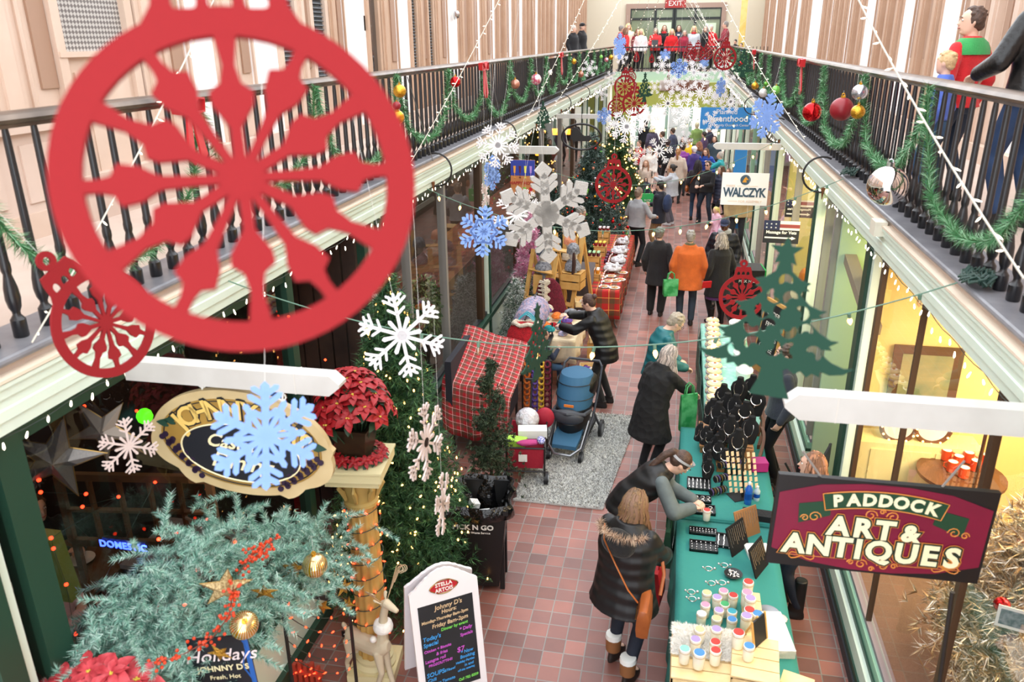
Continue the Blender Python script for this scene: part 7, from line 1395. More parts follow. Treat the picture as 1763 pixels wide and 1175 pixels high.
t = thing('folded_canvas', 'folded dark navy canvas panel leaning behind the plaid blanket', 'canvas', (-2.62, 9.55, 0)); MB().box(-.02, .02, -.45, .4, .5, 1.2).build('panel', mat('slate_canvas', '#34374a', .7), t, smooth=0)
for y in (-.4, .35): MB().cyl((0, y, 0), (0, y, .5), .015, n=8).build('leg', IRON, t)
# red wagon
t = thing('utility_wagon', 'red fabric wagon on black wheels filled with bags', 'wagon', (-1.57, 8.35, 0), .12); REDW = mat('wagon_red', '#a31a32', .7, bump=(30, .3, 'noise', .01)); m = MB(); m.loft([[(x * w, y * d, z) for x, y in ((-1, -1), (1, -1), (1, 1), (-1, 1))] for z, w, d in ((.22, .2, .32), (.5, .23, .36), (.5, .21, .34), (.25, .18, .3))], cap=False); m.add([(-.2, -.32, .24), (.2, -.32, .24), (.2, .32, .24), (-.2, .32, .24)], [(0, 1, 2, 3)]); m.build('fabric_body', REDW, t, smooth=0)
m = MB()
for x in (-.22, .22): m.tube([(x, -.35, .1), (x, -.36, .52), (x, .36, .52), (x, .35, .1)], .011, 6)
m.tube([(-.22, -.36, .2), (.22, -.36, .2)], .011, 6); m.tube([(-.22, -.36, .5), (.22, -.36, .5)], .011, 6); m.build('frame', IRON, t)
for sx in (-1, 1):
    for sy in (-1, 1):
        m = MB(); m.cyl((sx * .215, sy * .3, .08), (sx * .26, sy * .3, .08), .08, n=20); w = m.build('wheel', BLACK, t); MB().cyl((sx * .262, sy * .3, .08), (sx * .268, sy * .3, .08), .05, n=16).build('hub', STEEL, w)
MB().tube([(0, .36, .3), (0, .5, .5), (.02, .55, .95), (-.06, .56, .97), (.1, .56, .97)], .012, 6).build('handle', IRON, t); MB().box(-.08, .02, -.372, -.366, .33, .42).build('white_label', WHITE, t)
for lab, c, loc, d, rz, kk in (('crumpled clear plastic bag with a blue ring in the wagon', WRAP, (-1.6, 8.5, .62), (.3, .25, .3), .2, 'plastic_bag'), ('white carton lying across the wagon', mat('white_carton', '#e6e9e4', .6), (-1.50, 8.3, .56), (.34, .16, .1), .2, 'carton'), ('lime green and white box at the front of the wagon', mat('lime_box', '#a8d84a', .6), (-1.66, 8.1, .52), (.24, .14, .08), -.1, 'box'), ('pink fabric piece hanging over the wagon edge', mat('pink_fabric', '#b03a78', .8), (-1.5, 8.05, .55), (.3, .12, .06), .3, 'fabric'), ('blue polka dotted scarf on the wagon', mat('polka_blue', '#3b3f9c', .8, noise=(70, '#d8d8f0', .1)), (-1.36, 8.08, .58), (.1, .16, .07), .3, 'scarf'), ('red tote resting at the back of the wagon', REDW, (-1.42, 8.72, .55), (.24, .14, .28), .1, 'tote_bag')):
    m = MB()
    if kk in ('carton', 'box'): m.cbox((0, 0, 0), d); o = m.build(kk, c, smooth=0)
    else: m.ball((0, 0, 0), tuple(q * .5 for q in d), 16); m.cbox((0, 0, -.02), tuple(q * .6 for q in d)); o = link(kk, remesh(m, [c], .015, kk, 3))
    o.location = loc; o.rotation_euler = (0, 0, rz); tag(o, lab, kk.replace('_', ' '))
# stroller
t = thing('stroller', 'blue and black baby stroller with its canopy closed beside the shopper', 'stroller', (-1.1, 9.15, .0), -.12); SB = mat('stroller_blue', '#2f5f80', .7, bump=(160, .3, 'noise', .004)); SG = mat('stroller_grey', '#3a3d44', .5); m = MB()
m.loft([[(w * math.cos(a), y + d * math.sin(a) * .5, z) for a in np.linspace(0, 2 * PI, 21)[:-1]] for z, w, y, d in ((.5, .2, -.08, .5), (.7, .235, .0, .55), (.88, .24, .04, .5), (.98, .2, .06, .4), (1.02, .1, .08, .2))]); m.build('canopy', SB, t)
m = MB()
for z, w, y in ((.72, .238, .005), (.9, .236, .045)): m.tube([((w + .006) * math.cos(a), y + .268 * math.sin(a) - (z > .8) * .0, z) for a in np.linspace(0, 2 * PI, 25)[:-1]], .006, 5, closed=True)
for s_ in (-1, 1): m.ball((s_ * .19, .08, .82), (.065, .2, .15), 12)
m.build('canopy_trim', BLACK, t)
m = MB(); m.loft([[(w * math.cos(a), y + d * math.sin(a) * .5, z) for a in np.linspace(0, 2 * PI, 21)[:-1]] for z, w, y, d in ((.3, .16, -.15, .4), (.45, .215, -.12, .56), (.6, .232, -.05, .56))]); m.build('seat_shell', BLACK, t)
m = MB(); m.ball((0, -.36, .55), (.2, .08, .1), 16); m.tube([(-.22, -.1, .55), (-.2, -.35, .6), (0, -.42, .61), (.2, -.35, .6), (.22, -.1, .55)], .025, 8); m.build('bumper_tray', SG, t)
m = MB(); m.loft([[(w * x, y, z + zz) for x, zz in ((-1, 0), (1, 0), (1, .05), (-1, .05))] for y, w, z in ((-.2, .16, .3), (-.4, .17, .26), (-.55, .15, .2))]); m.build('leg_rest', SB, t); MB().tube([(-.21, -.15, .42), (-.2, -.52, .22), (-.1, -.62, .16), (.1, -.62, .16), (.2, -.52, .22), (.21, -.15, .42)], .018, 8).build('foot_frame', STEEL, t)
m = MB()
for sg in (-1, 1): m.tube([(sg * .25, .38, .95), (sg * .25, .2, .7), (sg * .24, -.05, .42), (sg * .2, -.45, .14)], .015, 8); m.tube([(sg * .24, -.02, .5), (sg * .26, .3, .14)], .015, 8)
m.tube([(-.25, .38, .95), (-.2, .45, 1.0), (.2, .45, 1.0), (.25, .38, .95)], .017, 8); m.build('frame', SG, t)
for sg in (-1, 1):
    for y, x, r in ((.3, .28, .115), (-.48, .2, .075)):
        w = MB().cyl((sg * x - .02, y, r), (sg * x + .02, y, r), r, n=24).build('wheel', BLACK, t); MB().cyl((sg * x - .024, y, r), (sg * x + .024, y, r), r * .6, n=16).build('hub', STEEL, w)
MB().box(-.06, .06, -.345, -.33, .67, .7).build('orange_badge', mat('orange_tag', '#d97a2a', .5), t); MB().box(-.2, .2, -.1, .35, .18, .24).build('basket', BLACK, t)
# rug
t = thing('shag_rug', 'thick grey shag rug on the tiles between the trees and tables', 'rug', (-.95, 8.75, 0)); GRUG = [mat('rug_grey', '#bcbcb9', .95), mat('rug_light', '#deded9', .95), mat('rug_dark', '#7c7c7a', .95)]
MB().loft([[(x, y, z) for x, y in ((-.66, -1.1), (.36, -1.1), (.62, 1.3), (-.6, 1.3))] for z in (.002, .018)]).build('backing', GRUG[0], t, smooth=0)
n = 30000; P = np.stack([rng.uniform(-.66, .62, n), rng.uniform(-1.1, 1.3, n), np.full(n, .016)], 1); P = P[(P[:, 0] < .36 + (P[:, 1] + 1.1) * .108) & (P[:, 0] > -.66 + (P[:, 1] + 1.1) * .025)]; D = np.tile([0, 0, 1.0], (len(P), 1)); V = needles(P, D, .03, .010, 2, .9, .8); o = link('pile', arr_mesh('pile', V, 3, GRUG, rng.choice(3, len(V) // 3, p=[.4, .4, .2])), t); o['kind'] = 'stuff'
# signs on the left: happy hour and piano
t = thing('happy_hour_sign', 'blue and orange happy hour sign with painted drinks', 'sign', aty(900, 305, 11.55), 0); W = .36; H = .49; MB().box(-W / 2, W / 2, 0, .015, -H / 2, H / 2).build('board', mat('sign_orange', '#c98852', .6, noise=(6, '#b5703c', .5)), t, smooth=0); MB().box(-W / 2, W / 2, -.003, 0, .02, H / 2).build('blue_field', mat('sign_blue', '#2b3a94', .5), t, smooth=0)
lettering('HAPPY HOUR', .062, mat('sign_red', '#a3241e', .6), t, (0, -.004, -.09), offset=.002)
for i, (x, c) in enumerate(((-.12, '#e8a03c'), (-.04, '#5a1a28'), (.04, '#e6e03a'), (.12, '#b08ad0'))): m = MB(); m.prism([(x - .018, .16), (x + .018, .16), (x + .012, .06), (x - .012, .06)], -.008, -.003, 'xz'); m.box(x - .003, x + .003, -.008, -.003, -.01, .06); m.box(x - .015, x + .015, -.008, -.003, -.015, -.005); m.build('drink', mat('drink' + c[1:], c, .4), t)
for x, c in ((-.06, '#2a8a94'), (.03, '#7bc043'), (.12, '#c0202a')): MB().prism([(x - .025, -.15), (x + .025, -.15), (x + .018, -.22), (x - .018, -.22)], -.006, -.001, 'xz').build('drink', mat('drink' + c[1:], c, .4), t)
t = thing('piano_sign', 'round black iron ring sign with a grand piano silhouette', 'sign', aty(1001, 236, 15.9), 0); MB().tube([(.385 * math.cos(a), 0, .245 * math.sin(a)) for a in np.linspace(0, 2 * PI, 41)[:-1]], .02, 8, closed=True).build('ring', IRON, t)
MB().prism([(-.2, .02), (-.17, .19), (-.08, .17), (-.02, .1), (.05, .02), (.16, .03), (.2, -.02), (.17, -.08), (.02, -.08), (.0, -.19), (-.02, -.08), (-.13, -.08), (-.15, -.19), (-.17, -.06), (-.22, -.03)], -.008, .008, 'xz').build('piano', IRON, t); m = MB(); m.tube([(.18, 0, -.02), (.38, 0, .04)], .01, 6); m.tube([(0, 0, .245), (0, 0, .46)], .006, 5); m.build('bar', IRON, t)
for i, (px, py, lab) in enumerate(((928, 262, 'amber lantern lamp in the left shop behind the white arm'), (957, 227, 'amber lantern left of the piano sign'), (979, 227, 'amber lantern seen through the piano ring'))):
    p = atx(px, py, -3.4); t = thing('lantern', lab, 'lamp', p); MB().lathe([(.09, -.08), (.11, .08), (.10, .08)], 14).build('lamp_shade', mat('amber_shade', '#ff9c2e', .5, emit=3), t); MB().cyl((0, 0, .08), (0, 0, .5), .008, n=5).build('cord', IRON, t)
# ================================================================ RIGHT STALLS
TEALC = mat('teal_cloth', '#2c8078', .85, bump=(5, .35, 'noise', .04)); SEAF = mat('seafoam_cloth', '#7fc4ae', .5, bump=(9, .6, 'noise', .03), noise=(12, '#a6dcc8', .4)); DGC = mat('printed_dark_green', '#16302a', .8, noise=(40, '#3a5f50', .2))
for a in ((.20, 1.03, 4.05, 6.44, TEALC, 'teal cloth over the nearest right table with the candles'), (.22, 1.08, 6.52, 8.35, TEALC, 'teal cloth over the jewellery table'), (.50, 1.12, 8.45, 12.0, SEAF, 'seafoam cloth under plastic on the pie table')):
    folding_table(a[0], a[1], a[2], a[3], .74, 'folding table under the ' + a[5]); tablecloth(a[0], a[1], a[2], a[3], .745, .66, a[4], a[5])
sheet([[(.455 + .01 * math.sin(j), 8.5 + j * .175, .74 - .1 * i) for j in range(21)] for i in range(6)], 'side_banner', DGC); tag(C.objects['side_banner'] if 'side_banner' in C.objects else bpy.data.objects['side_banner'], 'dark printed green banner hanging on the aisle side of the pie table', 'banner')
# boxed round pies
PIE = mat('pale_pie', '#e9dcae', .4, noise=(18, '#d8c284', .5)); FOIL = mat('foil_white', '#f0ece2', .3); RIM = mat('blue_red_rim', '#c9b6b0', .4, noise=(30, '#8d8fc0', .2))
t0 = thing('boxed_pie', 'x', 'pie', (0, 0, 0)); MB().lathe([(.085, 0), (.1, .012), (.102, .03), (.098, .034), (.001, .034)], 24).build('pie_base', RIM, t0); MB().lathe([(.096, .034), (.09, .052), (.06, .066), (.03, .068), (.001, .068)], 24).build('pie_top', PIE, t0); MB().cyl((0, 0, .068), (0, 0, .071), .045, n=20).build('doily', FOIL, t0); MB().box(-.016, .016, -.016, .016, .071, .08).build('amber_label', mat('amber_label', '#b06a20', .5), t0)
W_ = ['farthest', 'second farthest', 'third farthest', 'fourth farthest', 'fifth farthest', 'sixth farthest', 'seventh farthest', 'middle', 'eighth nearest', 'seventh nearest', 'sixth nearest', 'fifth nearest', 'fourth nearest', 'third nearest', 'second nearest', 'nearest']
for i in range(16):
    y = 11.85 - i * .205; x = .64 - .004 * i + .012 * (i % 2)
    for k in range(2):
        loc = (x + .01 * k, y, .755 + .082 * k); lab = '%s round cream pie of the row, %s of its pair' % (W_[i], 'upper' if k else 'lower')
        if i == 0 and k == 0: t0.location = loc; t0['label'] = lab; t0['group'] = 'round pies in a row'
        else: dup(t0, loc, label=lab)
CUP = MB().lathe([(.02, 0), (.028, .03), (.026, .03)], 10).mesh('sample_cup', GLASS)
for i, (px, py) in enumerate(((1246, 573), (1246, 594), (1246, 618), (1247, 636), (1247, 655))): p = atz(px, py, .755); o = link('sample_cup', CUP); o.location = (p.x, p.y, .756); tag(o, 'small clear sample cup standing on the seafoam cloth', 'cup', 'clear sample cups')
for i in range(5): o = tag(MB().lathe([(.05, 0), (.10, .02), (.11, .09), (.09, .10), (.001, .1)], 18).build('foam_box', mat('foam_white', '#eef0f0', .5)), ['farthest', 'second', 'middle', 'fourth', 'nearest'][i] + ' white takeout stack along the vendor side of the pie table', 'box'); o.location = (1.0, 11.8 - i * .62, .756); o.scale = (1, 1.6, 1.3)
# necklace busts on wooden steps
VEL = mat('black_velvet', '#0b0b0d', .95); SILV = mat('silver_chain', '#d8d4d0', .25, .9); WBR = mat('curved_brown_wood', '#6f4426', .45, noise=(6, '#56331c', .5)); WT = mat('walnut_step', '#a5754a', .6)
t = thing('display_steps', 'brown curved wooden steps carrying the black necklace busts', 'display stand', (.74, 7.95, .752)); m = MB()
for i, (x, y, w, z) in enumerate(((-.28, .1, .3, .1), (-.1, .15, .34, .2), (.1, .2, .4, .3), (-.12, -.28, .3, .1), (.12, -.2, .3, .26))): m.box(x - .06, x + .06, y - w, y + w, z - .02, z); m.box(x - .05, x + .05, y - w * .9, y - w * .9 + .02, .003, z); m.box(x - .05, x + .05, y + w * .9, y + w * .9 + .02, .003, z)
m.build('steps', WT, t, smooth=0); m = MB()
for k in range(3): m.loft([[(.24 + .07 * k * .3 + .05 * math.sin(q * 2.5) + o1, -.35 + .3 * k + q * .3, .04 + z1 + .22 * math.sin(q * 1.5)) for o1, z1 in ((0, 0), (.03, 0), (.03, .05), (0, .05))] for q in np.linspace(0, 1, 9)])
m.build('curved_supports', WBR, t)
def bustmesh():
    m = MB(); rg = [[(w * math.cos(a), d * math.sin(a) + y, z) for a in np.linspace(0, 2 * PI, 17)[:-1]] for z, w, d, y in ((0, .055, .045, 0), (.01, .06, .05, 0), (.05, .07, .03, .0), (.13, .085, .032, .02), (.18, .07, .03, .03), (.205, .035, .028, .035), (.24, .03, .027, .04), (.243, .005, .005, .04))]; m.loft(rg); return m.mesh('bust', VEL)
BM = bustmesh(); chains = []
for v in range(3):
    m = MB(); r = (.05, .055, .045)[v]; m.tube([(r * math.sin(a), -.018 - .012 * math.cos(a), .155 - (.075, .05, .09)[v] * math.cos(a) * (1 if abs(a) < 1.6 else .6)) for a in np.linspace(-2.2, 2.2, 17)], (.003, .0055, .0025)[v], 5)
    m.ball((0, -.035, .155 - (.075, .05, .09)[v] - .012), (.008, .004, .013), 8); chains.append(m.mesh('necklace', SILV))
BP = [(1221, 708, 1.1), (1245, 684, 1.15), (1272, 672, 1.2), (1294, 668, 1.2), (1303, 694, 1.2), (1290, 741, 1.15), (1270, 764, 1.1), (1266, 722, 1.12), (1202, 744, .95), (1212, 750, .95), (1222, 760, .95), (1232, 766, .95), (1242, 756, 1.0), (1218, 778, .92), (1216, 792, .9), (1218, 808, .88), (1236, 776, .98), (1242, 728, 1.08), (1252, 700, 1.12), (1248, 790, .98), (1228, 733, 1.0), (1256, 740, 1.1), (1282, 715, 1.18), (1262, 702, 1.15), (1234, 715, 1.1)]
for i, (px, py, z) in enumerate(BP):
    p = atz(px, py, z); s_ = 1.15 if z > 1.08 else .8; t = thing('necklace_bust', 'x', 'jewellery bust', (p.x, p.y, z - .12 * s_), R.uniform(-1.1, .1), 'black necklace busts'); r_ = sorted(BP, key=lambda q: -q[1]).index(BP[i]); c_ = sorted(sorted(BP, key=lambda q: -q[1])[r_ // 5 * 5:r_ // 5 * 5 + 5]).index(BP[i]); O_ = ('first', 'second', 'third', 'fourth', 'fifth'); t['label'] = '%s black velvet necklace bust from the aisle in the %s row from the near end' % (O_[c_], O_[r_ // 5]); t.scale = (s_,) * 3; link('bust', BM, t); link('necklace', chains[i % 3], t)
# jewellery trays
def tray(label, px, py, w, d, n, m_, rz=0, kind=0, z=.753):
    p = atz(px, py, z); t = thing('jewellery_tray', label, 'tray', (p.x, p.y, z), rz); mb = MB(); mb.box(-w / 2, w / 2, -d / 2, d / 2, 0, .012)
    for s_ in (-1, 1): mb.box(*sorted((s_ * w / 2, s_ * (w / 2 - .008))), -d / 2, d / 2, 0, .03); mb.box(-w / 2, w / 2, *sorted((s_ * d / 2, s_ * (d / 2 - .008))), 0, .03)
    mb.build('tray_box', BLACK, t, smooth=0); q = MB(); me = None
    for i in range(n):
        for j in range(m_):
            x = -w / 2 + w * (i + .5) / n + R.uniform(-.003, .003); y = -d / 2 + d * (j + .5) / m_
            if kind == 0: q.ball((x, y, .02), (.006, .008, .006), 6)
            elif kind == 1: q.tube([(x + .018 * math.cos(a), y + .02 * math.sin(a), .018) for a in np.linspace(0, 2 * PI, 11)[:-1]], .0035, 5, closed=True)
            else:
                for k in range(5): q.ball((x + .004 * (k % 2), y - d / m_ * .4 + d / m_ * .8 * k / 5, .018), (.006, .009, .005), 6)
    o = q.build('silver_pieces', SILV, t); o['kind'] = 'stuff'; return t
tray('open black tray of hanging bracelets nearest the headband woman', 1203, 836, .23, .22, 6, 3, 0, 2); tray('black tray of silver bangles beside the bracelets tray', 1204, 862, .22, .12, 4, 2, .0, 1); tray('black compartment tray with silver pieces behind the lone candle', 1206, 880, .27, .15, 3, 2, 0, 1)
tray('ring tray with three rows of rings on the near teal table', 1210, 918, .24, .1, 9, 3, 0, 0); tray('lower ring tray with four rows of rings', 1211, 944, .24, .15, 6, 4, 0, 0); tray('small black tray of earrings right of the ring trays', 1246, 934, .14, .2, 3, 5, -.08, 2)
# earring card rack, bangle cones, bottles
t = thing('earring_rack', 'tilted black rack of tan earring cards beside the water bottles', 'rack', (.80, 6.95, .752), .5); m = MB(); m.beam((0, 0, 0), (.02, .1, .48), .02, .02); m.box(-.12, .12, -.06, .1, 0, .01); m.build('rack_stand', BLACK, t, smooth=0); k = 0
CARD = MB().box(-.015, .015, -.001, .001, -.022, .022).mesh('earring_card', mat('kraft_card', '#d8bd9a', .7))
for i in range(6):
    for j in range(7): o = link('earring_card', CARD, t); o.location = (-.11 + .045 * i, -.02 + .02 * j - .1 * (i - 3) * .2, .08 + .056 * j); o.rotation_euler = (-.3, 0, R.uniform(-.15, .15))
for i, (px, py, z) in enumerate(((1262, 794, 1.0), (1270, 800, .96), (1250, 804, .98), (1243, 828, .92), (1236, 850, .85))):
    p = atz(px, py, z - .08); t = thing('bangle_bar', 'black bangle bar with rows of silver and violet bracelets, number %s from the busts' % ('one two three four five'.split()[i]), 'bracelet stand', (p.x, p.y, .752), .6); H = z - .8; MB().cyl((0, 0, 0), (0, 0, H), .012, n=8).build('post', BLACK, t); MB().cyl((-.09, 0, H), (.09, 0, H), .028, n=12).build('bar', VEL, t)
    for k in range(6): MB().tube([(-.08 + .03 * k, .034 * math.cos(a), H + .034 * math.sin(a)) for a in np.linspace(0, 2 * PI, 15)[:-1]], .0055, 5, closed=True).build('bracelet', [SILV, mat('violet_bead', '#5a4a7a', .3), mat('brass')][(k * 7 + i) % 3], t)
def bottle(lab, px, py, h, r, body, cap, lbl):
    p = atz(px, py, .752); t = thing('water_bottle', lab, 'bottle', (p.x, p.y, .752)); MB().lathe([(r * .9, 0), (r, .01), (r, h * .3), (r * .93, h * .4), (r, h * .5), (r, h * .68), (r * .4, h * .86), (r * .38, h * .9)], 18).build('bottle_body', body, t); MB().lathe([(r * .42, h * .88), (r * .42, h * .97), (r * .25, h), (.001, h)], 14).build('cap', cap, t); MB().lathe([(r * 1.02, h * .25), (r * 1.02, h * .5)], 18).build('label_band', lbl, t)
bottle('tall blue water bottle with a white cap', 1287, 868, .24, .036, mat('blue_plastic', '#1f63c8', .1, coat=1), WHITE, mat('label_blue', '#0f47a0', .4)); bottle('small clear water bottle right of the blue one', 1302, 862, .16, .03, mat('clear_plastic', '#b8cdd8', .08, coat=1), WHITE, mat('label_blue'))
tag(MB().cbox(atz(1307, 888, .785), (.3, .12, .06), rz=-.1).build('glove_pile', cloth('#131316'), smooth=0), 'folded black gloves lying by the water bottles', 'gloves'); tag(MB().cbox(atz(1306, 800, .82), (.16, .14, .1), rz=.2).build('plastic_tub', mat('magenta_tub', '#b02a78', .4), smooth=0), 'magenta plastic tub behind the busts', 'tub')
for i, (px, py, lab) in enumerate(((1275, 950, 'upright black earring board beside the ring trays'), (1312, 985, 'leaning black chain board next to the maroon sign'), (1290, 925, 'narrow wooden framed board with silver chains'))):
    p = atz(px, py, .752); t = thing('chain_board', lab, 'display board', (p.x, p.y, .752), (.95, 1.1, .7)[i]); b_ = MB().box(-.13, .13, -.005, .005, 0, .26).build('board', (VEL, VEL, WT)[i], t, smooth=0); b_.rotation_euler = (-.35, 0, 0); m = MB()
    for k in range(9): m.tube([(-.11 + .027 * k, -.008, .24), (-.11 + .027 * k + .004, -.008, .08 + .02 * (k % 3))], .003, 5)
    m.build('chains', SILV, b_)
tag(MB().cbox(atz(1305, 950, .77), (.2, .2, .03), rz=.2).build('paper_stack', WHITE, smooth=0), 'white paper stack near the upright boards', 'paper')
for i, (px, py) in enumerate(((1220, 980), (1247, 974), (1190, 1020), (1192, 1032), (1225, 1005), (1243, 1004))):
    p = atz(px, py, .757); o = MB().tube([(.03 * math.cos(a), .03 * math.sin(a), 0) for a in np.linspace(0, 2 * PI, 13)[:-1]], .004, 5, closed=True).ball((.05, .01, 0), .013, 8).ball((-.045, .01, 0), .01, 8).build('silver_bracelet', SILV); o.location = (p.x, p.y, .758); tag(o, 'loose silver bracelet lying on the near teal cloth', 'bracelet', 'loose silver bracelets')
p = atz(1262, 992, .757); t = thing('trinket_bowl', 'dark shallow bowl heaped with silver trinkets', 'bowl', (p.x, p.y, .753)); MB().lathe([(.03, 0), (.075, .03), (.07, .03), (.03, .008)], 20).build('bowl', BLACK, t); m = MB()
for k in range(24): m.ball((R.uniform(-.045, .045), R.uniform(-.045, .045), .03), (.014, .005, .005), 6, rot=(0, 0, R.uniform(0, 3)))
o = m.build('trinkets', SILV, t); o['kind'] = 'stuff'
p = atz(1322, 1058, .757); t = thing('trinket_dish', 'grey metal dish in a torn plastic wrap behind the candles', 'dish', (p.x, p.y, .753)); MB().lathe([(.03, 0), (.09, .02), (.085, .02), (.03, .006)], 20).build('dish', STEEL, t); MB().ball((.04, -.05, .02), (.1, .07, .02), 12).build('plastic_wrap', WRAP, t)
# candles in jars
WAXB = mat('cream_wax_glass', '#e9e4d2', .25, coat=.7); LIDC = dict(cream='#c4b08a', lilac='#9a86bc', pink='#cc86a4', red='#b83a34', green='#3f9a62', teal='#3a98a8', blue='#4380bd', mint='#7fc0b0', white='#d0c6c6')
def candle(lab, p, col, big=1.0, P={}):
    if col not in P:
        t = thing('candle_jar', 'x', 'candle', p); MB().lathe([(.03, 0), (.034, .006), (.035, .08), (.03, .092)], 20).build('glass_jar', WAXB, t); MB().lathe([(.033, .088), (.0345, .09), (.0345, .106), (.031, .108)], 20).build('lid_ring', mat('white_ring', '#ece6e0', .4), t); MB().cyl((0, 0, .1), (0, 0, .1095), .0305, n=20).build('lid_disc', mat('disc_' + col, LIDC[col], .8), t); MB().tube([(.036 * math.cos(a), .036 * math.sin(a), .088) for a in np.linspace(0, 2 * PI, 17)[:-1]] , .0018, 4, closed=True).build('twine', mat('twine', '#b89a6a', .8), t); P[col] = t
    else: t = dup(P[col], p)
    t.location = p; t.scale = (big, big, big); t['label'] = lab; return t
rug_p = atz(1215, 1085, .9)
CRT = ((1.0, .32), )
tops = {'t': .753, 'm': .87, 'f': .97, 'h': 1.06}
cl = [(307, 562, 'cream', 't', 'cream lidded candle at the back left of the loose cluster'), (422, 549, 'pink', 't', 'pink lidded candle at the very back of the cluster'), (378, 592, 'lilac', 't', 'lilac lidded candle just behind the green one'), (488, 580, 'red', 't', 'red lidded candle on the cloth beside the slim crate'), (297, 645, 'pink', 't', 'pink lidded candle at the left edge, third row'), (430, 640, 'green', 't', 'only green lidded candle'), (390, 682, 'lilac', 't', 'lilac lidded candle in front of the green one'), (480, 690, 'teal', 't', 'teal lidded candle below the red one'), (271, 705, 'white', 't', 'whitish lidded candle at the outer left of the cluster'), (374, 738, 'cream', 't', 'cream lidded candle with twine in the front row on the cloth'), (480, 745, 'blue', 't', 'blue lidded candle in the front row on the cloth'),
      (258, 815, 'cream', 'f', 'cream lidded candle on the fluffy mat, back left'), (373, 812, 'lilac', 'f', 'lilac lidded candle on the fluffy mat, back right'), (230, 882, 'lilac', 'f', 'lilac lidded candle on the fluffy mat, middle left'), (366, 900, 'red', 'f', 'red lidded candle on the fluffy mat, middle right'), (156, 948, 'mint', 'f', 'mint lidded candle at the front left corner of the mat'), (256, 975, 'blue', 'f', 'large blue lidded candle at the front of the mat'), (368, 958, 'red', 'f', 'red lidded candle at the front right of the mat'),
      (592, 488, 'red', 'm', 'red lidded candle topmost on the slim crate'), (584, 560, 'pink', 'm', 'pink lidded candle second on the slim crate'), (606, 600, 'lilac', 'm', 'lilac lidded candle third on the slim crate'), (600, 680, 'red', 'm', 'red lidded candle fourth on the slim crate'), (655, 706, 'blue', 'm', 'blue lidded candle behind the small chalk easel'), (580, 720, 'lilac', 'm', 'lilac lidded candle at the near end of the slim crate'), (525, 835, 'red', 'h', 'large red lidded candle on the tall crate'), (597, 928, 'blue', 'h', 'blue lidded candle in front of the easel on the tall crate')]
for x, y, c, k, lab in cl:
    big = 1.15 if lab.startswith('large') or k == 'm' else 1.05; z = tops[k]; p = atz(1140 + x / 3.983, 880 + y / 3.983, z + .105 * big); candle(lab, (p.x, p.y, z + .002), c, big)
candle('lone red lidded candle on the compartment tray', (atz(1217, 883, .86).x, atz(1217, 883, .86).y, .783), 'red', 1.0)
def ctop(px0, py0, px1, py1, z): a = atz(px0, py0, z); b = atz(px1, py1, z); return a, b
a = atz(1162, 1078, .95); b = atz(1248, 1120, .95); crate('pale slatted crate under the fluffy mat at the table end', (.37, 4.5, .752), .42, .5, .19, 0, PALE_PINE, 3)
t = thing('fluffy_mat', 'white fluffy mat over the pale slatted crate', 'mat', (.37, 4.56, .966)); MB().box(-.2, .2, -.1, .19, -.004, .0).build('mat_backing', FLUF, t, smooth=0); n = 5000; P = np.stack([rng.uniform(-.2, .2, n), rng.uniform(-.1, .2, n), np.zeros(n)], 1); D = np.tile([0, 0, .3], (n, 1)) + rng.normal(0, .6, (n, 3)); D[:, 2] = abs(D[:, 2]); D += np.stack([P[:, 0] * 6, P[:, 1] * 6, np.zeros(n)], 1); D /= np.linalg.norm(D, axis=1, keepdims=True); V = needles(P, D, .026, .004, 4, .3, 1); link('fluff', arr_mesh('fluff', V, 3, [FLUF], None), t)
crate('slim pale crate standing behind the easel', (.755, 5.1, .752), .13, .52, .105, .0, PALE_PINE, 2)
p = atz(1297, 1125, 1.06); crate('tall pale wooden crate carrying the chalk easel', (.70, 4.42, .752), .3, .42, .295, -.08, PALE_PINE, 2); crate('low pale crate on its side at the corner of the candle table', (.96, 4.35, .752), .2, .26, .16, -.3, PALE_PINE, 2)
t = thing('chalk_easel', 'small blank chalkboard easel on the tall crate', 'easel', (.74, 4.56, 1.062), .95); b_ = MB().box(-.075, .075, -.006, .006, .0, .19).build('chalk_panel', CHB, t, smooth=0); b_.rotation_euler = (-.2, 0, 0); m = MB()
for x in (-.08, .08): m.beam((x, -.005, 0), (x, .035, .2), .012, .012)
m.beam((0, .12, 0), (0, .04, .2), .012, .012); m.build('easel_frame', PINE, t, smooth=0)
tag(MB().cbox((.9, 5.0, .79), (.2, .42, .07), rz=.15).build('linen_stack', mat('white_linen', '#f0ede6', .9, bump=(18, .8, 'noise', .03)), smooth=0), 'folded white linen beside the tall crate', 'cloth')
t = thing('twine_coil', 'coil of twine at the right corner of the candle table', 'twine', (.93, 4.86, .775)); MB().tube([((.05 + .008 * math.sin(a * 5.3)) * math.cos(a), (.05 + .008 * math.sin(a * 5.3)) * math.sin(a), .012 * math.sin(a * .31)) for a in np.linspace(0, 50, 240)], .004, 5).build('twine', mat('twine'), t)
tote('red shopping bag between the fur hooded woman and the near table', (.04, 5.72, .42), 1.4, .26, .34, .1, mat('red_bag', '#a3121c', .5), 'JOLLY'); tote('dark green printed bag behind the fur hooded woman at the table', (.12, 6.38, .35), 1.5, .3, .4, .08, mat('forest_bag', '#12402c', .7), 'SHOP')
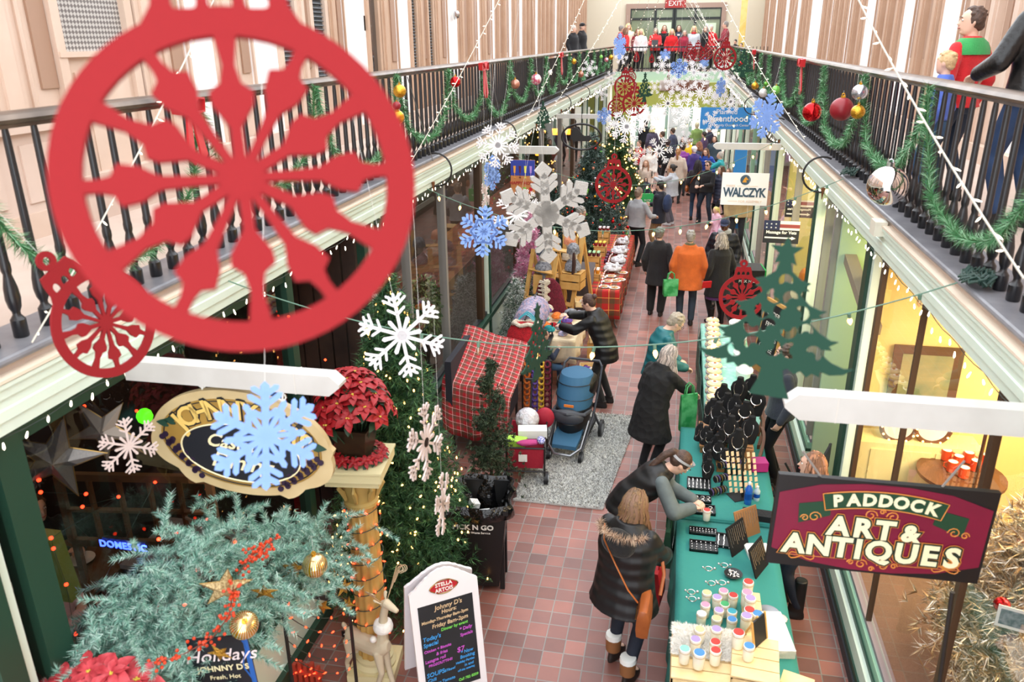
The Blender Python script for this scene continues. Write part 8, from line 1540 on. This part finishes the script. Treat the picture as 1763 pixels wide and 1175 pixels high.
# folding chairs behind the tables
for lab, x, y, rz in (('black canvas folding chair behind the busts', 1.42, 7.7, 1.2), ):
    t = thing('folding_chair', lab, 'chair', (x, y, 0), rz); m = MB()
    for sx in (-1, 1): m.tube([(sx * .25, -.2, 0), (sx * .25, .2, .6)], .012, 6); m.tube([(sx * .25, .2, 0), (sx * .25, -.2, .5), (sx * .25, -.22, .95)], .012, 6)
    m.build('chair_frame', IRON, t); MB().box(-.25, .25, -.2, .2, .45, .47).build('seat', cloth('#17171a'), t); MB().box(-.27, .27, -.235, -.215, .68, .95).build('backrest', cloth('#17171a'), t)
# ---- signs
MAR = mat('maroon_sign', '#6a1230', .35, noise=(3, '#841a3a', .6)); t = thing('shop_sign', 'maroon hanging sign lettered for art and antiques with black corners', 'sign', aty(1513, 912, 3.5), 0); t.rotation_euler = (0, .025, math.radians(3)); W, H = .98, .50; MB().box(-W / 2, W / 2, 0, .03, -H / 2, H / 2).build('board', mat('black_edge', '#141214', .4), t, smooth=0)
sp_ = [(x * W / 2, z * H / 2) for x, z in ((-.97, -.62), (-.6, -.86), (-.2, -.95), (.2, -.95), (.6, -.86), (.97, -.62), (.97, .62), (.6, .86), (.2, .95), (-.2, .95), (-.6, .86), (-.97, .62))]; MB().prism(sp_, -.003, .0, 'xz').build('maroon_field', MAR, t, smooth=0)
ORG = mat('orange_scroll', '#d98a3c', .5); RGR = mat('ribbon_green', '#123f28', .45); arc = lambda r, a: (r * math.sin(a), r * math.cos(a) - .95)
rib = [arc(1.155, a) for a in np.linspace(-.245, .245, 15)] + [arc(1.065, a) for a in np.linspace(.245, -.245, 15)]
for sx in (-1, 1): MB().prism([(sx * .23, .055), (sx * .24, .135), (sx * .38, .105), (sx * .37, .0)][::sx], -.006, -.003, 'xz').build('ribbon_tail', RGR, t, smooth=0)
MB().prism(rib, -.009, -.006, 'xz').build('ribbon', RGR, t, smooth=0); MB().tube([(x, -.009, z) for x, z in rib], .0028, 5, closed=True).build('ribbon_outline', ORG, t)
IV = mat('ivory_letter', '#f3ecc4', .4); DKG = mat('letter_outline', '#14281c', .5)
def bold(s_, size, x, z, sp=1.0, rot=0, o1=.003):
    for k, (mm, of, y) in enumerate(((ORG, o1 + .011, -.0068), (DKG, o1 + .008, -.0082), (IV, o1, -.0098))): q = lettering(s_, size, mm, t, (x, y - .003, z), offset=of, space=sp, name=('letter_outline', 'letter_shadow', 'lettering')[k], extrude=.0008); q.rotation_euler = (PI / 2, rot, 0)
for i, ch in enumerate('PADDOCK'): a = -.19 + .0635 * i; x, z = arc(1.108, a); q = lettering(ch, .085, IV, t, (x, -.011, z), offset=.0035); q.rotation_euler = (PI / 2, a, 0)
for i, (ch, x, z) in enumerate((('A', -.185, .0), ('R', -.075, .0), ('T', .025, -.002), ('&', .14, -.005))): bold(ch, .14 if ch != '&' else .12, x, z, o1=.006)
for i, ch in enumerate('ANTIQUES'): x = (-.375, -.26, -.155, -.078, .015, .14, .245, .345)[i]; bold(ch, .148, x, -.118, o1=.006)
m = MB()
def scroll(cx, cz, r, sx, n=14): m.tube([(cx + sx * r * (1 - k / n * .8) * math.cos(k * .62), -.005, cz + r * (1 - k / n * .8) * math.sin(k * .62)) for k in range(n)], .0032, 5)
for cx, cz, r, sx in ((-.05, .075, .03, 1), (.05, .075, .03, -1), (-.3, .04, .03, 1), (-.345, .03, .02, -1), (.33, .02, .03, -1), (.38, .01, .02, 1), (-.05, -.2, .028, 1), (.05, -.2, .028, -1), (-.1, -.195, .016, -1), (.1, -.195, .016, 1), (0, .098, .014, 1), (0, -.222, .014, 1)): scroll(cx, cz, r, sx)
m.tube([(-.4, -.005, -.185), (-.12, -.005, -.18)], .0018, 4); m.tube([(.12, -.005, -.19), (.4, -.005, -.185)], .0018, 4)
for sx in (-1, 1): m.tube([(sx * (.33 + .06 * math.sin(k * .45)), -.006, -.185 + .018 * math.sin(k * .9)) for k in range(15)], .003, 5)
m.build('scrollwork', ORG, t)
for q in ((-.3, -.4, .13), (.24, .3, .15)): MB().tube([(q[0], .015, H / 2), (q[1], 0, H / 2 + q[2])], .006, 6).build('rope', mat('grey_rope', '#8d8782', .8), t)
tag(MB().cyl(aty(1640, 1020, 3.62), aty(1600, 1300, 3.62), .012, n=8).build('sign_pole', IRON), 'thin dark pole hanging below the maroon sign', 'pole')
NVL = mat('slate_letter', '#3a5266', .5); p = aty(1282, 326, 13.4); t = thing('campaign_sign', 'white campaign sign with a horse roundel hanging from a white arm', 'sign', p, 0); MB().box(-.365, .365, 0, .012, -.26, .26).build('board', mat('sign_white', '#f2f2f4', .5), t, smooth=0); lettering('WALCZYK', .175, NVL, t, (0, -.004, -.06), offset=.006, space=.86).scale = (.86, 1.15, 1)
m = MB(); m.cyl((0, -.006, .15), (0, -.001, .15), .08, n=28); m.build('roundel', NVL, t); MB().prism([(-.045, .11), (-.03, .15), (-.01, .185), (.01, .2), (.015, .185), (.045, .16), (.035, .145), (.01, .155), (.02, .11)], -.01, -.006, 'xz').build('horse_head', mat('amber_horse', '#d99a2e', .5), t); PKL = mat('faint_orange', '#eccfb8', .6); m = MB(); m.box(-.12, .2, -.003, 0, .045, .052); m.box(-.25, -.1, -.003, 0, -.2, -.192); m.build('rule', PKL, t); lettering('MARK', .055, PKL, t, (-.22, -.004, .05)); lettering('FOR ASSEMBLY', .055, PKL, t, (.1, -.004, -.2)); m = MB(); m.cyl((-.25, .005, .26), (-.25, .005, .6), .004, n=5); m.cyl((.25, .005, .26), (.25, .005, .6), .004, n=5); m.build('hanger', STEEL, t)
SKY = mat('outreach_blue', '#2f86cc', .5); p = aty(1249, 204, 19.4); t = thing('outreach_sign', 'blue outreach centre sign hanging from a white arm', 'sign', p, 0); MB().box(-.56, .56, 0, .012, -.24, .24).build('board', SKY, t, smooth=0); lettering('Planned', .15, WHITE, t, (0.02, -.004, .14)); lettering('Parenthood', .19, WHITE, t, (.05, -.004, -.01), offset=.002); lettering('Community Outreach Center', .075, WHITE, t, (.08, -.004, -.15)); p = aty(1278, 240, 19.6); tag(MB().box(p.x - .14, p.x + .14, 19.6, 19.63, .6, 2.6).build('tall_banner', SKY, smooth=0), 'tall blue banner panel below the outreach sign', 'banner')
for k, (px, py, rz, s_, lab) in enumerate(((1345, 400, -.05, 1, 'nearer massage sign with stars and stripes and a white arrow'), (1376, 360, -.1, .85, 'mirrored looking massage sign behind the glass above the nearer one'))):
    p = aty(px, py, 11.2 if k == 0 else 12.6); t = thing('massage_sign', lab, 'sign', p, rz); W, H = .42 * s_ / .9, .28 * s_ / .9; MB().box(-W / 2, W / 2, 0, .01, -H / 2, H / 2).build('board', mat('sign_black', '#1c1c20', .5), t, smooth=0); MB().box(-W / 2, -W * .05, -.002, 0, .03, H / 2).build('star_field', mat('flag_navy', '#232a4a', .5), t, smooth=0); m = MB(); m.box(-W * .05, W / 2, -.002, 0, .03, H / 2); m.build('stripe', mat('flag_white', '#e6e0dc', .5), t, smooth=0); m = MB(); m.box(-W * .05, W / 2, -.004, -.002, .06, .11); m.build('stripe', mat('flag_red', '#8c3a3a', .5), t, smooth=0)
    m = MB()
    for i in range(6): m.prism([(-W * .42 + (i % 3) * .06 + (.014 if q % 2 == 0 else .006) * math.sin(q * PI / 5), .06 + .05 * (i // 3) + (.014 if q % 2 == 0 else .006) * math.cos(q * PI / 5)) for q in range(10)], -.005, -.002, 'xz')
    m.build('stars', WHITE, t, smooth=0); q = lettering('Massage for Vets' if k == 0 else 'Massage for Vets', .058 * s_, WHITE, t, (0, -.004, -.005), offset=.0015); m = MB(); m.prism([(-W * .45, -.09), (W * .3, -.09), (W * .3, -.105), (W * .42, -.08), (W * .3, -.055), (W * .3, -.07), (-W * .45, -.07)], -.004, -.001, 'xz'); m.build('arrow', WHITE, t, smooth=0)
    if k: q.scale = (-1, 1, 1)
t = thing('sandwich_board', 'pine framed black sandwich board leaning at the right shop post', 'sign', (1.45, 12.0, 0), -1.15); m = MB(); m.box(-.3, .3, -.02, .02, 0, 1.15); o = m.build('frame', PINE, t, smooth=0); o.rotation_euler = (-.15, 0, 0); q = MB().box(-.26, .26, -.026, -.02, .1, 1.1).build('black_panel', CHB, o, smooth=0)
for i, s_ in enumerate(('ORDER', 'FRESH', 'COOKIES', 'COFFEE', 'SNACKS')): lettering(s_, .11, WHITE, q, (0, -.028, .95 - .18 * i))
for lab, x, y, m_ in (('black public bin with a lime green bag behind the navy puffer man', 1.33, 14.6, BLACK), ): t = thing('trash_bin', lab, 'bin', (x, y, 0), .1); MB().box(-.27, .27, -.27, .27, 0, 1.0).build('bin_body', m_, t, smooth=0); MB().box(.275, .3, -.25, .25, .3, 1.0).build('green_bag', mat('bright_green_bag'), t, smooth=0); lettering('PICK N GO', .07, WHITE, t, (0, -.275, .8))
tag(MB().box(1.4, 1.66, 12.75, 12.9, .6, .8).build('mint_box', mat('mint_box', '#a9d2c0', .5), smooth=0).copy() if 0 else bpy.data.objects['mint_box'] if 'mint_box' in bpy.data.objects else MB().box(1.5, 1.68, 12.75, 12.9, .0, .8).build('mint_box', mat('mint_box', '#a9d2c0', .5), smooth=0), 'mint green box at the foot of the right shop post', 'box')
# ---- inside the right shop windows
FRM = mat('dark_picture_frame', '#5a4028', .5); a = aty(1590, 660, 7.46); t = thing('framed_picture', 'brown framed picture on the yellow wall of the right shop', 'picture', a, 0); m = MB(); m.box(-.30, .30, .0, .03, -.36, .36); m.build('frame', FRM, t, smooth=0); MB().box(-.22, .22, -.004, 0, -.28, .28).build('print', mat('landscape_print', '#a89a6a', .5, noise=(4, '#6a7a5c', .4)), t, smooth=0)
p = Vector((2.62, 6.85, 0)); t = thing('round_table', 'round wooden table with orange mugs inside the right window', 'table', (p.x, p.y, .44)); MB().lathe([(.0, .80), (.36, .80), (.36, .83), (.001, .83)], 28).build('table_top', WBR, t); MB().cyl((0, 0, 0), (0, 0, .8), .04, n=10).build('leg', WBR, t); MUG = mat('orange_mug', '#e0532a', .35); proto = None; k = 0
for i, (px, py) in enumerate(((1630, 782), (1648, 772), (1664, 766), (1682, 776), (1698, 790), (1650, 792), (1668, 786), (1640, 802), (1680, 800), (1660, 812))):
    q = atz(px, py, 1.33)
    if i == 0: g = thing('mug', 'orange mug with white inside clustered on the round wooden table', 'mug', (q.x, q.y, 1.272), 0, 'orange mugs'); MB().lathe([(.035, 0), (.042, .004), (.044, .1), (.039, .1), (.037, .01)], 18).build('mug_body', [MUG], g); MB().lathe([(.0385, .05), (.0385, .099)], 18).build('inner', WHITE, g); MB().tube([(.042, 0, .08), (.068, 0, .07), (.068, 0, .035), (.042, 0, .02)], .006, 6).build('handle', MUG, g)
    else: dup(g, (q.x, q.y, 1.272), R.uniform(0, 6))
p = aty(1708, 700, 5.9); t = thing('floor_lamp', 'cream shaded floor lamp inside the right shop', 'lamp', (p.x, p.y, .44)); h = p.z - .44; MB().lathe([(.15, h - .16), (.09, h), (.085, h)], 20).build('lamp_shade', mat('cream_shade', '#f5ead0', .6, emit=.7), t); MB().lathe([(.12, 0), (.02, .03), (.012, h - .1)], 14).build('lamp_base', WBR, t)
BULBM = MB().ball((0, 0, 0), .011, 6).mesh('bulb', WARM)
for i, (px, py) in enumerate(((1548, 735), (1607, 738))):
    p = aty(px, py, 7.2); t = thing('lit_mirror', ('left' if i == 0 else 'right') + ' round mirror edged with warm bulbs on the cream cabinet', 'mirror', p, 0); MB().tube([(.15 * math.cos(a), 0, .15 * math.sin(a)) for a in np.linspace(0, 2 * PI, 31)[:-1]], .022, 8, closed=True).build('mirror_frame', WBR, t); MB().cyl((0, .0, 0), (0, .01, 0), .15, n=28).build('mirror_glass', WHITE, t); limit_parts(t, BULBM, [Vector((.15 * math.cos(a), -.025, .15 * math.sin(a))) for a in np.linspace(0, 2 * PI, 13)[:-1]])
p = aty(1575, 800, 7.1); t = thing('cabinet', 'cream painted cabinet below the lit mirrors', 'cabinet', (p.x, p.y, .44)); H = aty(1575, 768, 7.1).z - .44; MB().box(-.55, .55, 0, .3, 0, H).build('cabinet_body', mat('cream_cabinet', '#f0dfa0', .6), t, smooth=0)
for x in (-.28, .0, .28): MB().box(x - .12, x + .12, -.012, 0, .08, H - .06).build('door', mat('cream_cabinet'), t, smooth=0)
t = thing('wall_shelf_unit', 'white shelves with orange goods in the second right shop window', 'shelf', (2.4, 10.4, 0)); m = MB()
for z in (.75, 1.45, 2.05): m.box(-.3, .35, -.9, 1.6, z, z + .03)
for y in (-.88, 1.57): m.box(-.3, .35, y - .015, y + .015, 0, 2.1)
m.build('shelves', WHITE, t, smooth=0)
for i, (y, z, c, nm) in enumerate(((9.7, .78, '#e06a1a', 'orange tub on the low shelf nearest the entrance'), (10.3, .78, '#2f5fa0', 'blue box on the low shelf of the second right shop'), (10.9, .78, '#7a4a30', 'brown carton on the low shelf of the second right shop'), (9.8, 1.48, '#e8731c', 'orange bucket on the middle shelf'), (10.6, 1.48, '#c9c2b0', 'pale canister on the middle shelf'), (11.4, 1.48, '#e06a1a', 'second orange bucket at the far end of the middle shelf'), (10.0, 2.08, '#d8d0c0', 'pale tin on the top shelf'))):
    o = MB().lathe([(.10, 0), (.12, .02), (.13, .26), (.115, .26), (.11, .24), (.001, .24)], 16).build('tub', mat('tub' + c[1:], c, .5)); o.location = (2.35, y, z + .003); tag(o, nm, 'tub')
t = thing('settee', 'seat with orange and grey cushions in the second right shop window', 'seat', (2.35, 13.3, .0)); MB().box(-.4, .4, -.8, .8, 0, .9).build('seat_base', mat('pale_bench', '#cfd0b0', .6), t, smooth=0)
for i, (y, c, nm) in enumerate(((13.7, '#e8801c', 'large orange cushion on the window seat'), (13.2, '#4f5358', 'grey square cushion on the window seat'), (12.8, '#7a2f28', 'rust spotted cushion at the near end of the window seat'))): o = link('cushion', remesh(MB().ball((0, 0, .16), (.1, .2, .2), 12).cbox((0, 0, .16), (.08, .26, .26)), [cloth(c, 'knit')], .02, 'cushion', 3)); o.location = (2.2, y, .905); tag(o, nm, 'cushion')
# plastic junction box, cord bundles on the right balcony, door sticker, wall lamp
p = atx(1522, 392, XR); tag(MB().cbox((XR - .04, p.y, p.z), (.09, .16, .11)).build('junction_box', mat('cream_box', '#e0dccb', .5), smooth=0), 'cream electrical box on the right fascia', 'box')
for px, py, lab in ((1690, 430, 'larger bundle of green cord on the right balcony edge'), (1462, 300, 'small bundle of green cord further down the right balcony edge'), (1690, 455, 'lower coil of green cord at the right balusters')):
    p = atx(px, py, XR + .04); p.z = 3.68; t = thing('cord_bundle', lab, 'cord', p); MB().tube([((.05 + .03 * math.sin(k * 1.9)) * math.cos(k * .8), (.09 + .03 * math.sin(k * 1.3)) * math.sin(k * .8), .03 * math.sin(k * 2.7)) for k in range(60)], .008, 5).build('cord', mat('deep_green_cord', '#25423a', .5), t)
p = atx(631, 40, -4.55); tag(MB().box(-4.56, -4.55, p.y - .1, p.y + .1, p.z - .1, p.z + .1).build('door_notice', mat('orange_notice', '#e0852a', .6), smooth=0), 'orange notice on the dark upper left door', 'notice')
p = atx(781, 25, -4.5); t = thing('wall_lamp', 'small caged lamp on the upper left white pier', 'lamp', p); MB().ball((.06, 0, 0), (.06, .08, .08), 10).build('lamp_shade', CHROME, t); MB().cyl((0, 0, -.1), (0, 0, .1), .03, n=8).build('mount', WHITE, t)
